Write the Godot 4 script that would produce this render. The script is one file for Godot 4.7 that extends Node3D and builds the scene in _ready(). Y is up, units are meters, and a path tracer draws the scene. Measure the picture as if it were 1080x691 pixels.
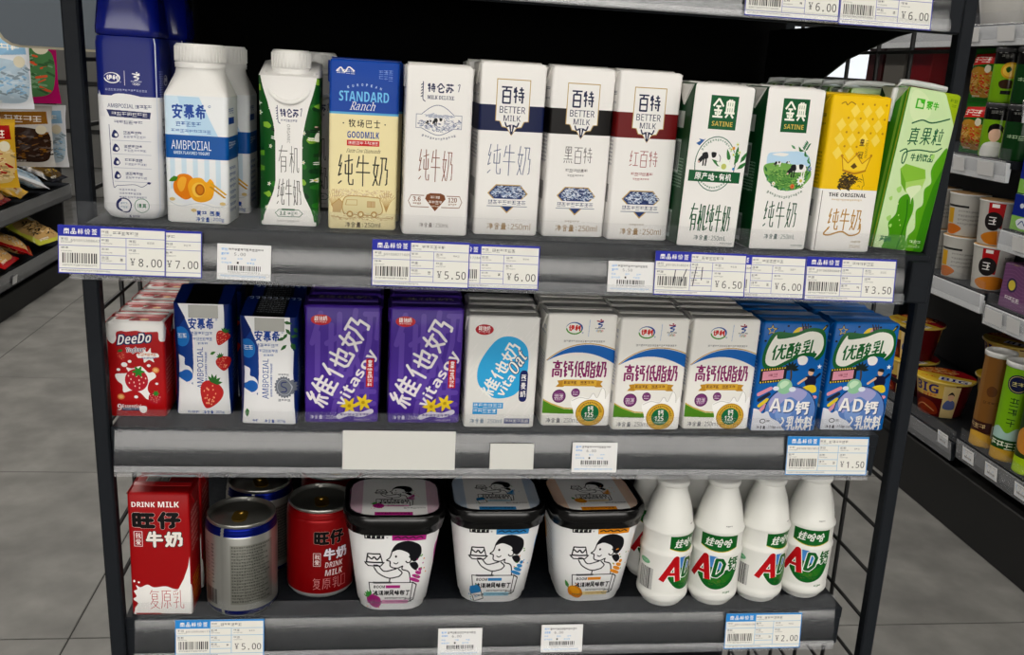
extends Node3D
# A small drinks rack between two shop aisles. Metres; the floor is y = 0; +z points from the rack towards the camera.

const S1 := 1.02          # height of the top edge of the price channel on each shelf
const S2 := 0.845
const S3 := 0.6605
const S4 := 1.235
const Z1 := 0.0           # how far forward each price channel stands
const Z2 := -0.04
const Z3 := -0.0516
const DECK := 0.002       # shelf board above the channel's top edge

func _ready():
	# ---- camera
	var cam := Camera3D.new()
	cam.name = "camera"
	add_child(cam)
	cam.position = Vector3(-0.0731, 1.1501, 0.7172)
	cam.rotation = Vector3(-0.2657, -0.1388, 0.0627)
	cam.fov = 37.99
	cam.near = 0.02
	cam.current = true
	# ---- air
	var env := Environment.new()
	env.background_mode = Environment.BG_COLOR
	env.background_color = Color(1.0, 0.985, 0.96)          # overcast daylight outside the open shop front
	env.background_energy_multiplier = 3.8
	env.tonemap_mode = Environment.TONE_MAPPER_LINEAR
	env.tonemap_exposure = 1.4
	env.sdfgi_enabled = true
	env.ssao_enabled = true
	env.ssil_enabled = true
	var we := WorldEnvironment.new()
	we.name = "air"
	we.environment = env
	add_child(we)
	# ---- ceiling lamps: rows of long LED panels over the cross aisle in front of the rack and over both side aisles
	for e in LAMPS:
		ceiling_lamp(Vector3(e[0], 2.93, e[1]), e[2], e[3], e[4], e[5])
	shop_shell()
	rack()
	cards()
	top_row()
	middle_row()
	bottom_row()
	right_unit()
	left_unit()
	behind()

const LAMPS := [
	[-1.6, 1.5, 1.2, 0.3, 0.9, "left panel lamp of the row over the cross aisle"], [0.3, 1.5, 1.2, 0.3, 0.9, "middle panel lamp of the row over the cross aisle"], [2.2, 1.5, 1.2, 0.3, 0.9, "right panel lamp of the row over the cross aisle"],
	[-1.6, 3.9, 1.2, 0.3, 0.6, "left panel lamp of the row near the shop front"], [0.3, 3.9, 1.2, 0.3, 0.6, "middle panel lamp of the row near the shop front"], [2.2, 3.9, 1.2, 0.3, 0.6, "right panel lamp of the row near the shop front"],
	[-1.1, -1.6, 0.3, 1.2, 2.4, "near panel lamp over the left aisle"], [-1.1, -4.2, 0.3, 1.2, 3.0, "far panel lamp over the left aisle"],
	[1.0, -1.7, 0.3, 1.2, 1.0, "near panel lamp over the right aisle"], [1.0, -4.4, 0.3, 1.2, 1.0, "far panel lamp over the right aisle"],
]

func ceiling_lamp(at: Vector3, w: float, d: float, power: float, label: String):
	var o := thing("ceiling_lamp", label, "lamp", at, 0.0, "ceiling panel lamps")
	put("housing", box(w + 0.04, 0.05, d + 0.04, 0.006), mat(Color(0.8, 0.8, 0.8), 0.5), o, Vector3(0, 0.03, 0))
	var glow := mat(Color(0.95, 0.95, 0.95), 0.6)
	glow.emission_enabled = true
	glow.emission = Color(1.0, 0.98, 0.94)
	glow.emission_energy_multiplier = 3.0
	put("diffuser", box(w, 0.006, d), glow, o, Vector3(0, 0.002, 0))
	var l := AreaLight3D.new()
	l.name = "light"
	l.area_size = Vector2(w, d)
	l.light_energy = power
	l.light_color = Color(1.0, 0.975, 0.94)
	l.area_range = 14.0
	l.shadow_enabled = true
	o.add_child(l)
	l.position = Vector3(0, -0.004, 0)
	l.rotation = Vector3(-PI / 2, 0, 0)

# ---------------------------------------------------------------- the shop
func noise_tex(freq: float, lo: Color, hi: Color, seed_: int, size := 512, octaves := 5) -> NoiseTexture2D:
	var n := FastNoiseLite.new()
	n.seed = seed_
	n.frequency = freq
	n.fractal_octaves = octaves
	var g := Gradient.new()
	g.set_color(0, lo)
	g.set_color(1, hi)
	var t := NoiseTexture2D.new()
	t.width = size
	t.height = size
	t.noise = n
	t.seamless = true
	t.color_ramp = g
	return t

func structure(o: Node):
	o.set_meta("kind", "structure")

func shop_shell():
	var fl := Node3D.new()
	fl.name = "floor"
	add_child(fl)
	structure(fl)
	put("floor_bed", box(12.8, 0.1, 16.0), mat(Color(0.16, 0.16, 0.155), 0.9), fl, Vector3(0, -0.0515, -1.5))
	var tm := mat(Color.WHITE, 0.55, 0.0, 0.4)
	tm.albedo_texture = noise_tex(0.012, Color(0.385, 0.384, 0.376), Color(0.51, 0.508, 0.495), 4)
	tm.uv1_triplanar = true
	tm.uv1_world_triplanar = true
	tm.uv1_scale = Vector3(0.9, 0.9, 0.9)
	var tile := box(0.797, 0.01, 0.797, 0.0012)
	for i in 16:
		for j in 18:
			put("tile", tile, tm, fl, Vector3(-0.68 - 0.4 + (i - 7) * 0.8, -0.005, -1.84 - 0.4 + (j - 8) * 0.8))
	var ce := put("ceiling", box(12.8, 0.1, 16.0), mat(Color(0.62, 0.62, 0.61), 0.9), self, Vector3(0, 3.04, -1.5))
	structure(ce)
	var wm := mat(Color(0.7, 0.7, 0.69), 0.85)
	for e in [["wall_back", 12.8, 0.1, 0.0, -9.5], ["wall_left", 0.1, 16.0, -6.4, -1.5], ["wall_right", 0.1, 16.0, 6.4, -1.5]]:
		structure(put(e[0], box(e[1], 3.1, e[2]), wm, self, Vector3(e[3], 1.5, e[4])))
	# glazed shop front, standing open, behind the photographer
	var wf := Node3D.new()
	wf.name = "wall_front"
	add_child(wf)
	structure(wf)
	for e in [[-5.3, 1.5, 2.2, 3.1], [5.3, 1.5, 2.2, 3.1], [0.0, 2.83, 8.4, 0.44], [0.0, 0.12, 8.4, 0.24]]:
		put("masonry", box(e[2], e[3], 0.14), wm, wf, Vector3(e[0], e[1], 6.5))
	for i in 5:
		put("mullion", box(0.06, 2.38, 0.06, 0.004), mat(Color(0.3, 0.3, 0.3), 0.4), wf, Vector3(-4.2 + 2.1 * i, 1.43, 6.5))
	structure(put("added_pavement", box(30.0, 0.1, 14.0), mat(Color(0.3, 0.3, 0.3), 0.9), self, Vector3(0, -0.15, 13.6)))  # unseen slab added outside to block sky light from below

# ---------------------------------------------------------------- the rack
func steel() -> StandardMaterial3D:
	var m := mat(Color(0.11, 0.122, 0.14), 0.6, 0.0, 0.22)
	m.roughness_texture = noise_tex(0.08, Color(0.75, 0.75, 0.75), Color(1, 1, 1), 9, 256, 3)
	m.uv1_triplanar = true
	m.uv1_scale = Vector3(6, 6, 6)
	return m

func pvc(milky: float) -> StandardMaterial3D:
	var m := mat(Color(0.8, 0.81, 0.83, milky), 0.17, 0.0, 0.44)
	m.transparency = BaseMaterial3D.TRANSPARENCY_ALPHA
	return m

func clear() -> StandardMaterial3D:
	var m := mat(Color(0.85, 0.87, 0.9, 0.025), 0.06, 0.0, 0.3)
	m.transparency = BaseMaterial3D.TRANSPARENCY_ALPHA
	return m

func channel_profile(h: float) -> Array:     # a shallow bow that leans back at the top
	var out: Array = []
	for i in 17:
		var t := i / 16.0
		out += [0.0018 * sin(PI * t) + 0.0008 + 0.0052 * t, -h * t]
	for i in 17:
		var t := 1.0 - i / 16.0
		out += [0.0018 * sin(PI * t) - 0.0004 + 0.0052 * t, -h * t]
	return out

var pvc_clear := pvc(0.012)
var pvc_milky := pvc(0.12)

func shelf(parent: Node3D, x0: float, x1: float, cx0: float, cx1: float, y: float, z: float, back: float, m: Material, guard := true):
	var n := Node3D.new()
	n.name = "shelf"
	parent.add_child(n, true)
	put("board", box(x1 - x0, 0.012, z - 0.006 - back, 0.001), m, n, Vector3((x0 + x1) * 0.5, y + DECK - 0.006, (z - 0.006 + back) * 0.5))
	put("front_rail", box(x1 - x0, 0.034, 0.012, 0.0015), m, n, Vector3((x0 + x1) * 0.5, y - 0.022, z - 0.0125))
	put("price_channel", extrude(channel_profile(0.0365), cx0, cx1), pvc_clear, n, Vector3(0, y, z - 0.006))
	put("channel_lip", extrude([0.0030, -0.0295, 0.0042, -0.0290, 0.0056, -0.0335, 0.0056, -0.0378, 0.0040, -0.0384, 0.0028, -0.0370], cx0, cx1), pvc_milky, n, Vector3(0, y, z - 0.002))
	if guard:
		var g := extrude([-0.0035, -0.001, -0.0022, -0.001, -0.0022, 0.0175, -0.0035, 0.0185], cx0 + 0.003, cx1 - 0.002)
		put("clear_guard", g, clear(), n, Vector3(0, y, z))

func rack():
	var o := thing("display_rack", "dark grey steel display rack with wire mesh sides and four drinks shelves", "rack", Vector3.ZERO)
	var st := steel()
	var frame := 0.0176            # the uprights lean a degree to the left
	var up := Vector3(-frame, 1.0, 0.0)
	var foot := -S1
	var head := 0.42
	for e in [[-0.3046, -0.0565, 0.0125], [0.3992, -0.0565, 0.0125], [-0.3027, -0.44, 0.025], [0.3973, -0.44, 0.025]]:
		var p := put("post", box(e[2], head - foot, e[2], 0.0015), st, o, Vector3(e[0], S1, e[1]) + up * (head + foot) * 0.5)
		p.rotation.z = frame
	var wire := mat(Color(0.055, 0.057, 0.06), 0.5)
	for x in [-0.3027, 0.3973]:
		for i in 6:
			var z := -0.130 - 0.0615 * i
			var a := Vector3(x, S1, z) + up * (foot + 0.08)
			var b := Vector3(x, S1, z) + up * (head - 0.01)
			put("upright_wire", tube(PackedVector3Array([a, b]), 0.0021, 6), wire, o)
		for i in 26:
			var y := 0.696 - S1 + 0.0490 * (i - 13)
			if y < head - 0.01:
				var c := Vector3(x, S1, 0) + up * y
				put("cross_wire", tube(PackedVector3Array([c + Vector3(0, 0, -0.066), c + Vector3(0, 0, -0.43)]), 0.0019, 6), wire, o)
	put("back_panel", box(0.69, 1.36, 0.006), mat(Color(0.02, 0.02, 0.021), 0.9, 0.0, 0.2), o, Vector3(0.047, 0.74, -0.424))
	shelf(o, -0.2930, 0.3720, -0.3015, 0.3495, S1, Z1, -0.42, st)
	shelf(o, -0.2930, 0.3780, -0.2894, 0.3681, S2, Z2, -0.42, st)
	shelf(o, -0.2930, 0.3780, -0.2840, 0.3694, S3, Z3, -0.42, st)
	shelf(o, -0.2930, 0.3640, -0.3050, 0.3490, S4, Z1, -0.42, st)
	shelf(o, -0.2930, 0.3780, -0.2840, 0.3694, 0.42, Z3, -0.42, st)
	var black := mat(Color(0.03, 0.03, 0.032), 0.6)
	for x in [-0.290, 0.369]:
		for y in [S4]:
			# tapered bracket under each end of a shelf, deep at the back
			var br := extrude([-0.055, y - 0.024, -0.41, y - 0.024, -0.41, y - 0.15, -0.245, y - 0.074, -0.201, y - 0.057, -0.114, y - 0.038, -0.055, y - 0.031], x - 0.001, x + 0.001)
			put("bracket", br, black, o)
	put("end_cap", box(0.018, 0.034, 0.016, 0.001), st, o, Vector3(0.3620, S1 - 0.0195, Z1 - 0.006))

func card_at(o_mat: Material, label: String, x0: float, x1: float, y1: float, h: float, z: float, called := "price_card", tilt := 0.0) -> Node3D:
	var o := put(numbered(called), box(x1 - x0, h, 0.0006), o_mat, self, Vector3((x0 + x1) * 0.5, y1 - h * 0.5, z))
	o.rotation = Vector3(-0.14, 0, tilt)
	tag(o, label, "price card", "price cards on the rack")
	return o

func cards():
	var bl := Color(0.1, 0.14, 0.62)
	var sky := Color(0.14, 0.52, 0.82)
	var z1 := Z1 + 0.0010
	card_at(price_card("7.00", bl, 1), "blue-edged price card reading 7.00 tucked behind the 8.00 card", -0.2829, -0.2079, 1.0200, 0.0345, z1)
	card_at(price_card("8.00", bl, 2), "blue-edged price card reading 8.00 at the left end of the upper channel", -0.3087, -0.2335, 1.0213, 0.0352, z1 + 0.001, "price_card", -0.006)
	card_at(small_card("5.00", 3), "small white and pale blue price card under the leafy capped carton", -0.1971, -0.1581, 1.0116, 0.0266, z1, "price_card", -0.012)
	card_at(price_card("6.00", bl, 4), "blue-edged 6.00 price card half covered by the 5.50 card", -0.0298, 0.0452, 1.0185, 0.034, z1)
	card_at(price_card("5.50", bl, 5), "blue-edged price card reading 5.50 under the cream carton", -0.0833, -0.0092, 1.0195, 0.0353, z1 + 0.001)
	card_at(small_card("5.50", 6), "small white price card just left of the scribbled 6.50 card", 0.1002, 0.1372, 1.0093, 0.0243, z1)
	card_at(price_card("6.00", bl, 8), "blue-edged 6.00 price card between the 6.50 and 3.50 cards", 0.1876, 0.2626, 1.0181, 0.0342, z1)
	card_at(price_card("6.50", bl, 7, true), "blue-edged 6.50 price card with black pen strokes across it", 0.1372, 0.2122, 1.0188, 0.0346, z1 + 0.001)
	card_at(price_card("3.50", bl, 9), "blue-edged price card reading 3.50 at the right end of the upper channel", 0.2626, 0.3398, 1.0188, 0.0352, z1 + 0.001)
	var z2 := Z2 + 0.0010
	var blank := mat(Color(0.82, 0.82, 0.8), 0.6)
	card_at(blank, "large blank white card under the two purple boxes", -0.1048, -0.0098, 0.8483, 0.0337, z2, "blank_card")
	card_at(blank, "small blank white card under the oat drink box", 0.0203, 0.0585, 0.8382, 0.0229, z2, "blank_card")
	card_at(small_card("6.00", 11), "small white price card on the middle channel under the white calcium milk boxes", 0.0924, 0.1325, 0.8398, 0.0267, z2)
	card_at(price_card("1.50", sky, 12), "sky-blue headed price card reading 1.50", 0.2882, 0.3657, 0.8474, 0.0355, z2)
	var z3 := Z3 + 0.0010
	card_at(price_card("5.00", sky, 13), "sky-blue headed price card reading 5.00 under the silver can", -0.2490, -0.1722, 0.6626, 0.0355, z3)
	card_at(small_card("6.00", 14), "small white price card under the blue-lettered pudding tub", -0.0162, 0.0244, 0.6500, 0.027, z3)
	card_at(small_card("6.00", 15), "small white price card under the orange-lettered pudding tub", 0.0800, 0.1192, 0.6521, 0.027, z3)
	card_at(price_card("2.00", sky, 16), "sky-blue headed price card reading 2.00 under the white bottles", 0.2581, 0.3344, 0.6608, 0.0355, z3)
	card_at(price_card("6.00", bl, 17), "blue-edged 6.00 price card on the top shelf edge, left of two", 0.1850, 0.2586, 1.2330, 0.035, z1)
	card_at(price_card("6.00", bl, 18), "blue-edged 6.00 price card on the top shelf edge, right of two", 0.2590, 0.3330, 1.2315, 0.035, z1)

# ---------------------------------------------------------------- packages
func brik_mesh(w: float, h: float, d: float) -> ArrayMesh:
	var a := w * 0.5
	var b := d * 0.5
	var r := 0.0022
	return loft([[0.0, a - 0.0012, b - 0.0012, r], [0.0012, a, b, r], [h * 0.2, a, b, r], [h * 0.4, a, b, r], [h * 0.6, a, b, r], [h * 0.8, a, b, r], [h - 0.0022, a, b, r], [h - 0.0006, a - 0.0008, b - 0.0008, r], [h, a - 0.0022, b - 0.0022, r]], 2, h / (h + d), false, true, true, 0.0009)

func brik(called: String, label: String, w: float, h: float, d: float, m: Material, flap: Color, at: Vector3, turn := 0.0, group := "", straw := false) -> Node3D:
	var o := thing(called, label, "carton", at, turn, group)
	put("body", brik_mesh(w, h, d), m, o)
	var fm := mat(flap, 0.4)
	put("top_seam", extrude([-0.0035, h, -0.0035, h + 0.0006, 0.0, h + 0.0013, 0.0045, h + 0.0004, 0.0045, h], -w * 0.47, w * 0.47), fm, o)
	for s in [-1.0, 1.0]:
		var st := SurfaceTool.new()
		st.begin(Mesh.PRIMITIVE_TRIANGLES)
		st.set_smooth_group(-1)
		var x: float = s * w * 0.5
		var x2: float = x + s * 0.0011
		var p0 := Vector3(x, h - 0.001, -d * 0.44)
		var p1 := Vector3(x, h - 0.001, d * 0.44)
		var p2 := Vector3(x, h - d * 0.46, 0)
		var q0 := Vector3(x2, h - 0.0015, -d * 0.42)
		var q1 := Vector3(x2, h - 0.0015, d * 0.42)
		var q2 := Vector3(x2, h - d * 0.44, 0)
		_tri(st, q0, q1, q2, Vector3(s, 0, 0))
		_quad(st, p0, p1, q1, q0, Vector3.UP)
		_quad(st, p1, p2, q2, q1, Vector3(0, -1, 1))
		_quad(st, p2, p0, q0, q2, Vector3(0, -1, -1))
		st.generate_normals()
		put("side_flap", st.commit(), fm, o)
	if straw:
		var x := -w * 0.5 - 0.0028
		var path := PackedVector3Array([Vector3(x, h * 0.78, d * 0.10), Vector3(x, h - 0.003, d * 0.12), Vector3(x + 0.004, h + 0.0032, d * 0.10), Vector3(x + 0.016, h + 0.0042, d * 0.05), Vector3(w * 0.2, h + 0.0042, 0.0), Vector3(w * 0.42, h + 0.003, d * 0.1)])
		put("straw", tube(path, 0.0024, 8), mat(Color(0.85, 0.86, 0.85), 0.3), o)
	return o

const W0 := Color(0.9, 0.89, 0.87)

func top_row():
	var y := S1 + DECK
	# tall navy and white yoghurt bottle, and one behind it
	var bm := art_blue_bottle()
	var navy := mat(Color(0.02, 0.07, 0.42), 0.22, 0.0, 0.5)
	for e in [[Vector3(-0.2635, y, -0.052), "tall navy-topped white yoghurt bottle at the left end of the upper shelf"], [Vector3(-0.2560, y, -0.112), "navy-topped white yoghurt bottle standing behind the front one at the left end"]]:
		var o := thing("yogurt_bottle", e[1], "bottle", e[0], 0.0, "navy yoghurt bottles")
		put("body", loft([[0.0, 0.016, 0.017, 0.008], [0.0016, 0.0195, 0.0205, 0.010], [0.008, 0.0222, 0.0232, 0.008], [0.07, 0.0224, 0.0234, 0.007], [0.1285, 0.0224, 0.0234, 0.007], [0.1330, 0.0218, 0.0228, 0.008]], 2, 1.0), bm, o)
		put("shoulder", loft([[0.1330, 0.0205, 0.0215, 0.009], [0.1347, 0.0226, 0.0236, 0.009], [0.139, 0.0228, 0.0238, 0.010], [0.158, 0.0215, 0.022, 0.012], [0.175, 0.018, 0.018, 0.017], [0.18, 0.0165, 0.0165, 0.0165]], 1), navy, o)
		put("cap", loft([[0.18, 0.0175, 0.0175, 0.0175], [0.198, 0.0172, 0.0172, 0.0172], [0.1995, 0.016, 0.016, 0.016]], 1), navy, o)
	# white peach yoghurt bottles with a round cap
	var pm := art_yogurt_bottle()
	var wp := mat(Color(0.9, 0.895, 0.88), 0.38, 0.0, 0.5)
	for e in [[Vector3(-0.2135, y, -0.042), "white yoghurt bottle with a blue band and printed apricots", -0.07], [Vector3(-0.2060, y, -0.098), "white capped yoghurt bottle hidden behind the apricot one", -0.05]]:
		var o := thing("capped_yogurt_bottle", e[1], "bottle", e[0], e[2], "white apricot yoghurt bottles")
		put("body", loft([[0.0, 0.0215, 0.0165, 0.003], [0.0012, 0.0232, 0.018, 0.003], [0.05, 0.0232, 0.018, 0.0032], [0.0945, 0.0232, 0.018, 0.0032]], 2, 1.0), pm, o)
		put("shoulder", loft([[0.0945, 0.0232, 0.018, 0.0034], [0.0958, 0.0228, 0.0178, 0.004], [0.110, 0.0180, 0.0162, 0.0145], [0.1130, 0.0176, 0.0168, 0.0165], [0.1150, 0.0170, 0.0168, 0.0167]], 1, 1.0, false, false, true), wp, o)
		var cap := put("cap", loft([[0.1140, 0.0182, 0.0182, 0.0182], [0.1175, 0.0184, 0.0184, 0.0184], [0.1177, 0.0180, 0.0180, 0.0180], [0.1181, 0.0180, 0.0180, 0.0180], [0.1183, 0.0183, 0.0183, 0.0183], [0.1298, 0.0179, 0.0179, 0.0179], [0.1312, 0.0168, 0.0168, 0.0168]], 1), wp, o)
		for k in 40:
			var a := k * TAU / 40
			var rib := put("rib", box(0.0009, 0.0105, 0.0007), wp, cap, Vector3(0.0181 * cos(a), 0.1240, 0.0181 * sin(a)))
			rib.rotation.y = -a + PI / 2
	# organic milk carton with a screw cap
	var om := art_organic()
	for e in [[Vector3(-0.1478, y, -0.0497), "white carton with a screw cap and leafy green corners", 0.0], [Vector3(-0.1340, y, -0.150), "leafy green capped carton hidden behind the front one", 0.0]]:
		var o := thing("capped_milk_carton", e[1], "carton", e[0], e[2], "capped organic cartons")
		put("body", loft([[0.0, 0.0212, 0.0192, 0.002], [0.0010, 0.0220, 0.02, 0.002], [0.012, 0.0220, 0.02, 0.0035], [0.035, 0.0220, 0.02, 0.0068], [0.065, 0.0220, 0.02, 0.0068], [0.09, 0.0221, 0.02, 0.0045], [0.108, 0.0222, 0.02, 0.0022], [0.112, 0.0222, 0.0202, 0.0016]], 2, 112.0 / 152.0, true), om, o)
		put("sloping_top", loft([[0.112, 0.0222, 0.0202, 0.0016, 0.0, 0.0], [0.1125, 0.0218, 0.0199, 0.0016, 0.0, 0.010], [0.1128, 0.0200, 0.0180, 0.003, 0.0, 0.0105]], 1, 1.0, true, false, true), wp, o)
		var collar := PackedVector3Array()
		for k in 13:
			var a := PI * k / 12.0
			collar.append(Vector3(0.0185 * cos(a), 0.1145 - 0.0215 * sin(a), 0.0125 + 0.0078 * sqrt(sin(a))))
		put("spout_collar", tube(collar, 0.0019, 8), wp, o)
		var cap := put("cap", loft([[0.1135, 0.0146, 0.0146, 0.0146, 0.002], [0.1165, 0.0148, 0.0148, 0.0148, 0.002], [0.1168, 0.0142, 0.0142, 0.0142, 0.002], [0.1176, 0.0142, 0.0142, 0.0142, 0.002], [0.1178, 0.0146, 0.0146, 0.0146, 0.002], [0.1300, 0.0142, 0.0142, 0.0142, 0.002], [0.1312, 0.0130, 0.0130, 0.0130, 0.002], [0.1308, 0.0118, 0.0118, 0.0118, 0.002]], 1), wp, o)
		for k in 30:
			var a := k * TAU / 30
			var rib := put("rib", box(0.0011, 0.0105, 0.0007), wp, cap, Vector3(0.0145 * cos(a), 0.1238, 0.0145 * sin(a) + 0.002))
			rib.rotation.y = -a + PI / 2
	# slim milk cartons, each kind with the ones behind it that can be glimpsed
	var d := 0.038
	var std := brik("milk_carton", "cream carton with a blue top, bus drawing and thin black characters", 0.052, 0.127, d, art_standard(), Color(0.04, 0.2, 0.56), Vector3(-0.0929, y, -0.0445), 0.06)
	again(std, Vector3(-0.089, y, -0.088), 0.02, "cream and blue carton standing behind the front cream one")
	var dlx := brik("milk_carton", "white carton with a cow scene in an arch and a brown diamond", 0.050, 0.127, d, art_deluxe(), W0, Vector3(-0.0368, y, -0.032), 0.03)
	again(dlx, Vector3(-0.034, y, -0.076), 0.0, "white arch-and-cow carton behind the front one")
	var kinds := [["white carton with a navy band and a gold-edged crest", 0.0194, -0.0445, 0.05, 0.0105], ["white carton with a black band and a gold-edged crest", 0.0738, -0.0485, 0.1, 0.078], ["white carton with a dark red band and a gold-edged crest", 0.1264, -0.0450, 0.08, 0.128]]
	for i in 3:
		var e: Array = kinds[i]
		var o := brik("milk_carton", e[0], 0.051, 0.132, d, art_better(i), W0, Vector3(e[1], y, e[2]), e[3])
		again(o, Vector3(e[4] + 0.003, y, e[2] - 0.045), 0.02, ["navy-banded white carton behind the front one, showing at its left edge", "black-banded white carton behind the front one", "red-banded white carton behind the front one"][i])
	var s1 := brik("milk_carton", "white carton with a green name square and a green ribbon across a cow seal", 0.0500, 0.1255, d, art_satine(0), W0, Vector3(0.1791, y, -0.0275), 0.05)
	s1.rotation.z = -0.018
	for k in 3:
		again(s1, Vector3(0.1795 + 0.001 * k, y, -0.071 - 0.041 * k), 0.0, "green-sided white carton, number %s behind the ribboned seal one" % ["one", "two", "three"][k])
	var s2 := brik("milk_carton", "white carton with a green name square and a grazing cow in a flower wreath", 0.0500, 0.1265, d, art_satine(1), W0, Vector3(0.2382, y, -0.0275), 0.09)
	for k in 3:
		again(s2, Vector3(0.2385, y, -0.072 - 0.041 * k), 0.02, "green-sided white carton, number %s behind the flower wreath one" % ["one", "two", "three"][k])
	var yl := brik("milk_carton", "yellow and white carton with a crowned head and diamond pattern", 0.0510, 0.124, d, art_crown(), Color(0.9, 0.76, 0.05), Vector3(0.2928, y, -0.0280), 0.06)
	again(yl, Vector3(0.2935, y, -0.072), 0.02, "yellow crowned-head carton behind the front one")
	var gn := brik("milk_carton", "leaning green carton with aloe leaves and a white straw", 0.0500, 0.1295, d, art_aloe(), Color(0.75, 0.8, 0.72), Vector3(0.3455, y, -0.0345), 0.14, "", true)
	gn.rotation.z = -0.085
	gn.position.y = y + 0.0021
	for k in 5:
		var r := again(gn, Vector3(0.3335, y, -0.080 - 0.042 * k), 0.0, "green aloe carton, number %s in the column behind the leaning one" % ["one", "two", "three", "four", "five"][k])
		r.rotation.z = 0.0

func middle_row():
	var y := S2 + DECK
	var dee := brik("yogurt_carton", "small red strawberry yoghurt box at the front left of the middle shelf", 0.0460, 0.0835, 0.036, art_berry_carton(), Color(0.66, 0.03, 0.05), Vector3(-0.2765, y, -0.0885), 0.0)
	for k in 3:
		again(dee, Vector3(-0.2755, y, -0.128 - 0.040 * k), 0.0, "red strawberry yoghurt box, number %s behind the front one" % ["one", "two", "three"][k])
	# blue and white yoghurt boxes with a slanted top and a pull tab
	var silver := mat(Color(0.62, 0.62, 0.6), 0.32, 0.6)
	var spots := [[0, Vector3(-0.2240, y, -0.097), 0.0, "blue and white yoghurt box with printed strawberries"], [1, Vector3(-0.1666, y, -0.076), -0.04, "blue and white yoghurt box with a grey seal and green leaves"], [0, Vector3(-0.2230, y, -0.140), 0.0, "strawberry-printed blue box behind the front one"], [1, Vector3(-0.1660, y, -0.120), 0.0, "grey-seal blue box behind the front one"]]
	var arts := [art_greek_carton(0), art_greek_carton(1)]
	for e in spots:
		var o := thing("slanted_yogurt_carton", e[3], "carton", e[1], e[2], "blue and white yoghurt boxes")
		var hh: float = [0.0965, 0.0925][e[0]]
		put("body", loft([[0.0, 0.0222, 0.0182, 0.002], [0.0010, 0.0232, 0.019, 0.002], [0.015, 0.0232, 0.019, 0.004], [0.045, 0.0232, 0.019, 0.006], [0.075, 0.0232, 0.019, 0.004], [hh, 0.0232, 0.019, 0.0022], [hh + 0.0015, 0.0230, 0.0188, 0.002, 0.0, 0.008]], 2, 96.0 / 134.0, true), arts[e[0]], o)
		var tab := put("pull_tab", box(0.024, 0.011, 0.0008), silver, o, Vector3(0.001, hh - 0.005, 0.0194))
		tab.rotation.x = -0.02
	var sm := art_soy()
	var soy := brik("soy_drink_carton", "purple soy drink box with white diagonal lettering, left of the two", 0.0622, 0.1040, 0.040, sm, Color(0.27, 0.15, 0.55), Vector3(-0.1077, y, -0.0825), 0.035)
	again(soy, Vector3(-0.0374, y, -0.0833), 0.03, "purple soy drink box with white diagonal lettering, right of the two")
	again(soy, Vector3(-0.1060, y, -0.1265), 0.0, "purple soy drink box behind the left purple one")
	again(soy, Vector3(-0.0360, y, -0.1275), 0.0, "purple soy drink box behind the right purple one")
	var oat := brik("oat_drink_carton", "pale grey oat drink box with a blue egg shape", 0.0615, 0.1005, 0.040, art_oat(), Color(0.88, 0.875, 0.86), Vector3(0.0281, y, -0.0751), 0.015)
	again(oat, Vector3(0.0315, y, -0.1190), 0.0, "pale grey oat drink box behind the front one")
	var cal := brik("calcium_milk_carton", "white milk box with purple characters next to the oat drink box", 0.0620, 0.1030, 0.040, art_calcium(), Color(0.92, 0.91, 0.89), Vector3(0.0970, y, -0.0811), 0.02)
	again(cal, Vector3(0.1590, y, -0.0735), 0.03, "white milk box with purple characters, middle of the three")
	again(cal, Vector3(0.2248, y, -0.0770), 0.03, "white milk box with purple characters next to the bright blue boxes")
	again(cal, Vector3(0.0975, y, -0.125), 0.0, "purple-lettered white milk box behind the left of the three")
	again(cal, Vector3(0.1600, y, -0.119), 0.0, "purple-lettered white milk box behind the middle of the three")
	again(cal, Vector3(0.2255, y, -0.122), 0.0, "purple-lettered white milk box behind the right of the three")
	var sour := brik("milk_drink_carton", "bright blue milk drink box with a globe, left of the two", 0.0620, 0.1030, 0.040, art_sour_milk(), Color(0.02, 0.36, 0.66), Vector3(0.2880, y, -0.0745), 0.02)
	again(sour, Vector3(0.3565, y, -0.0783), 0.0, "bright blue milk drink box with a globe at the right end of the shelf")
	for k in 3:
		again(sour, Vector3(0.2870, y, -0.119 - 0.043 * k), 0.0, "bright blue milk drink box, number %s behind the left blue one" % ["one", "two", "three"][k])
		again(sour, Vector3(0.3550, y, -0.122 - 0.043 * k), 0.0, "bright blue milk drink box, number %s behind the right blue one" % ["one", "two", "three"][k])

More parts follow.
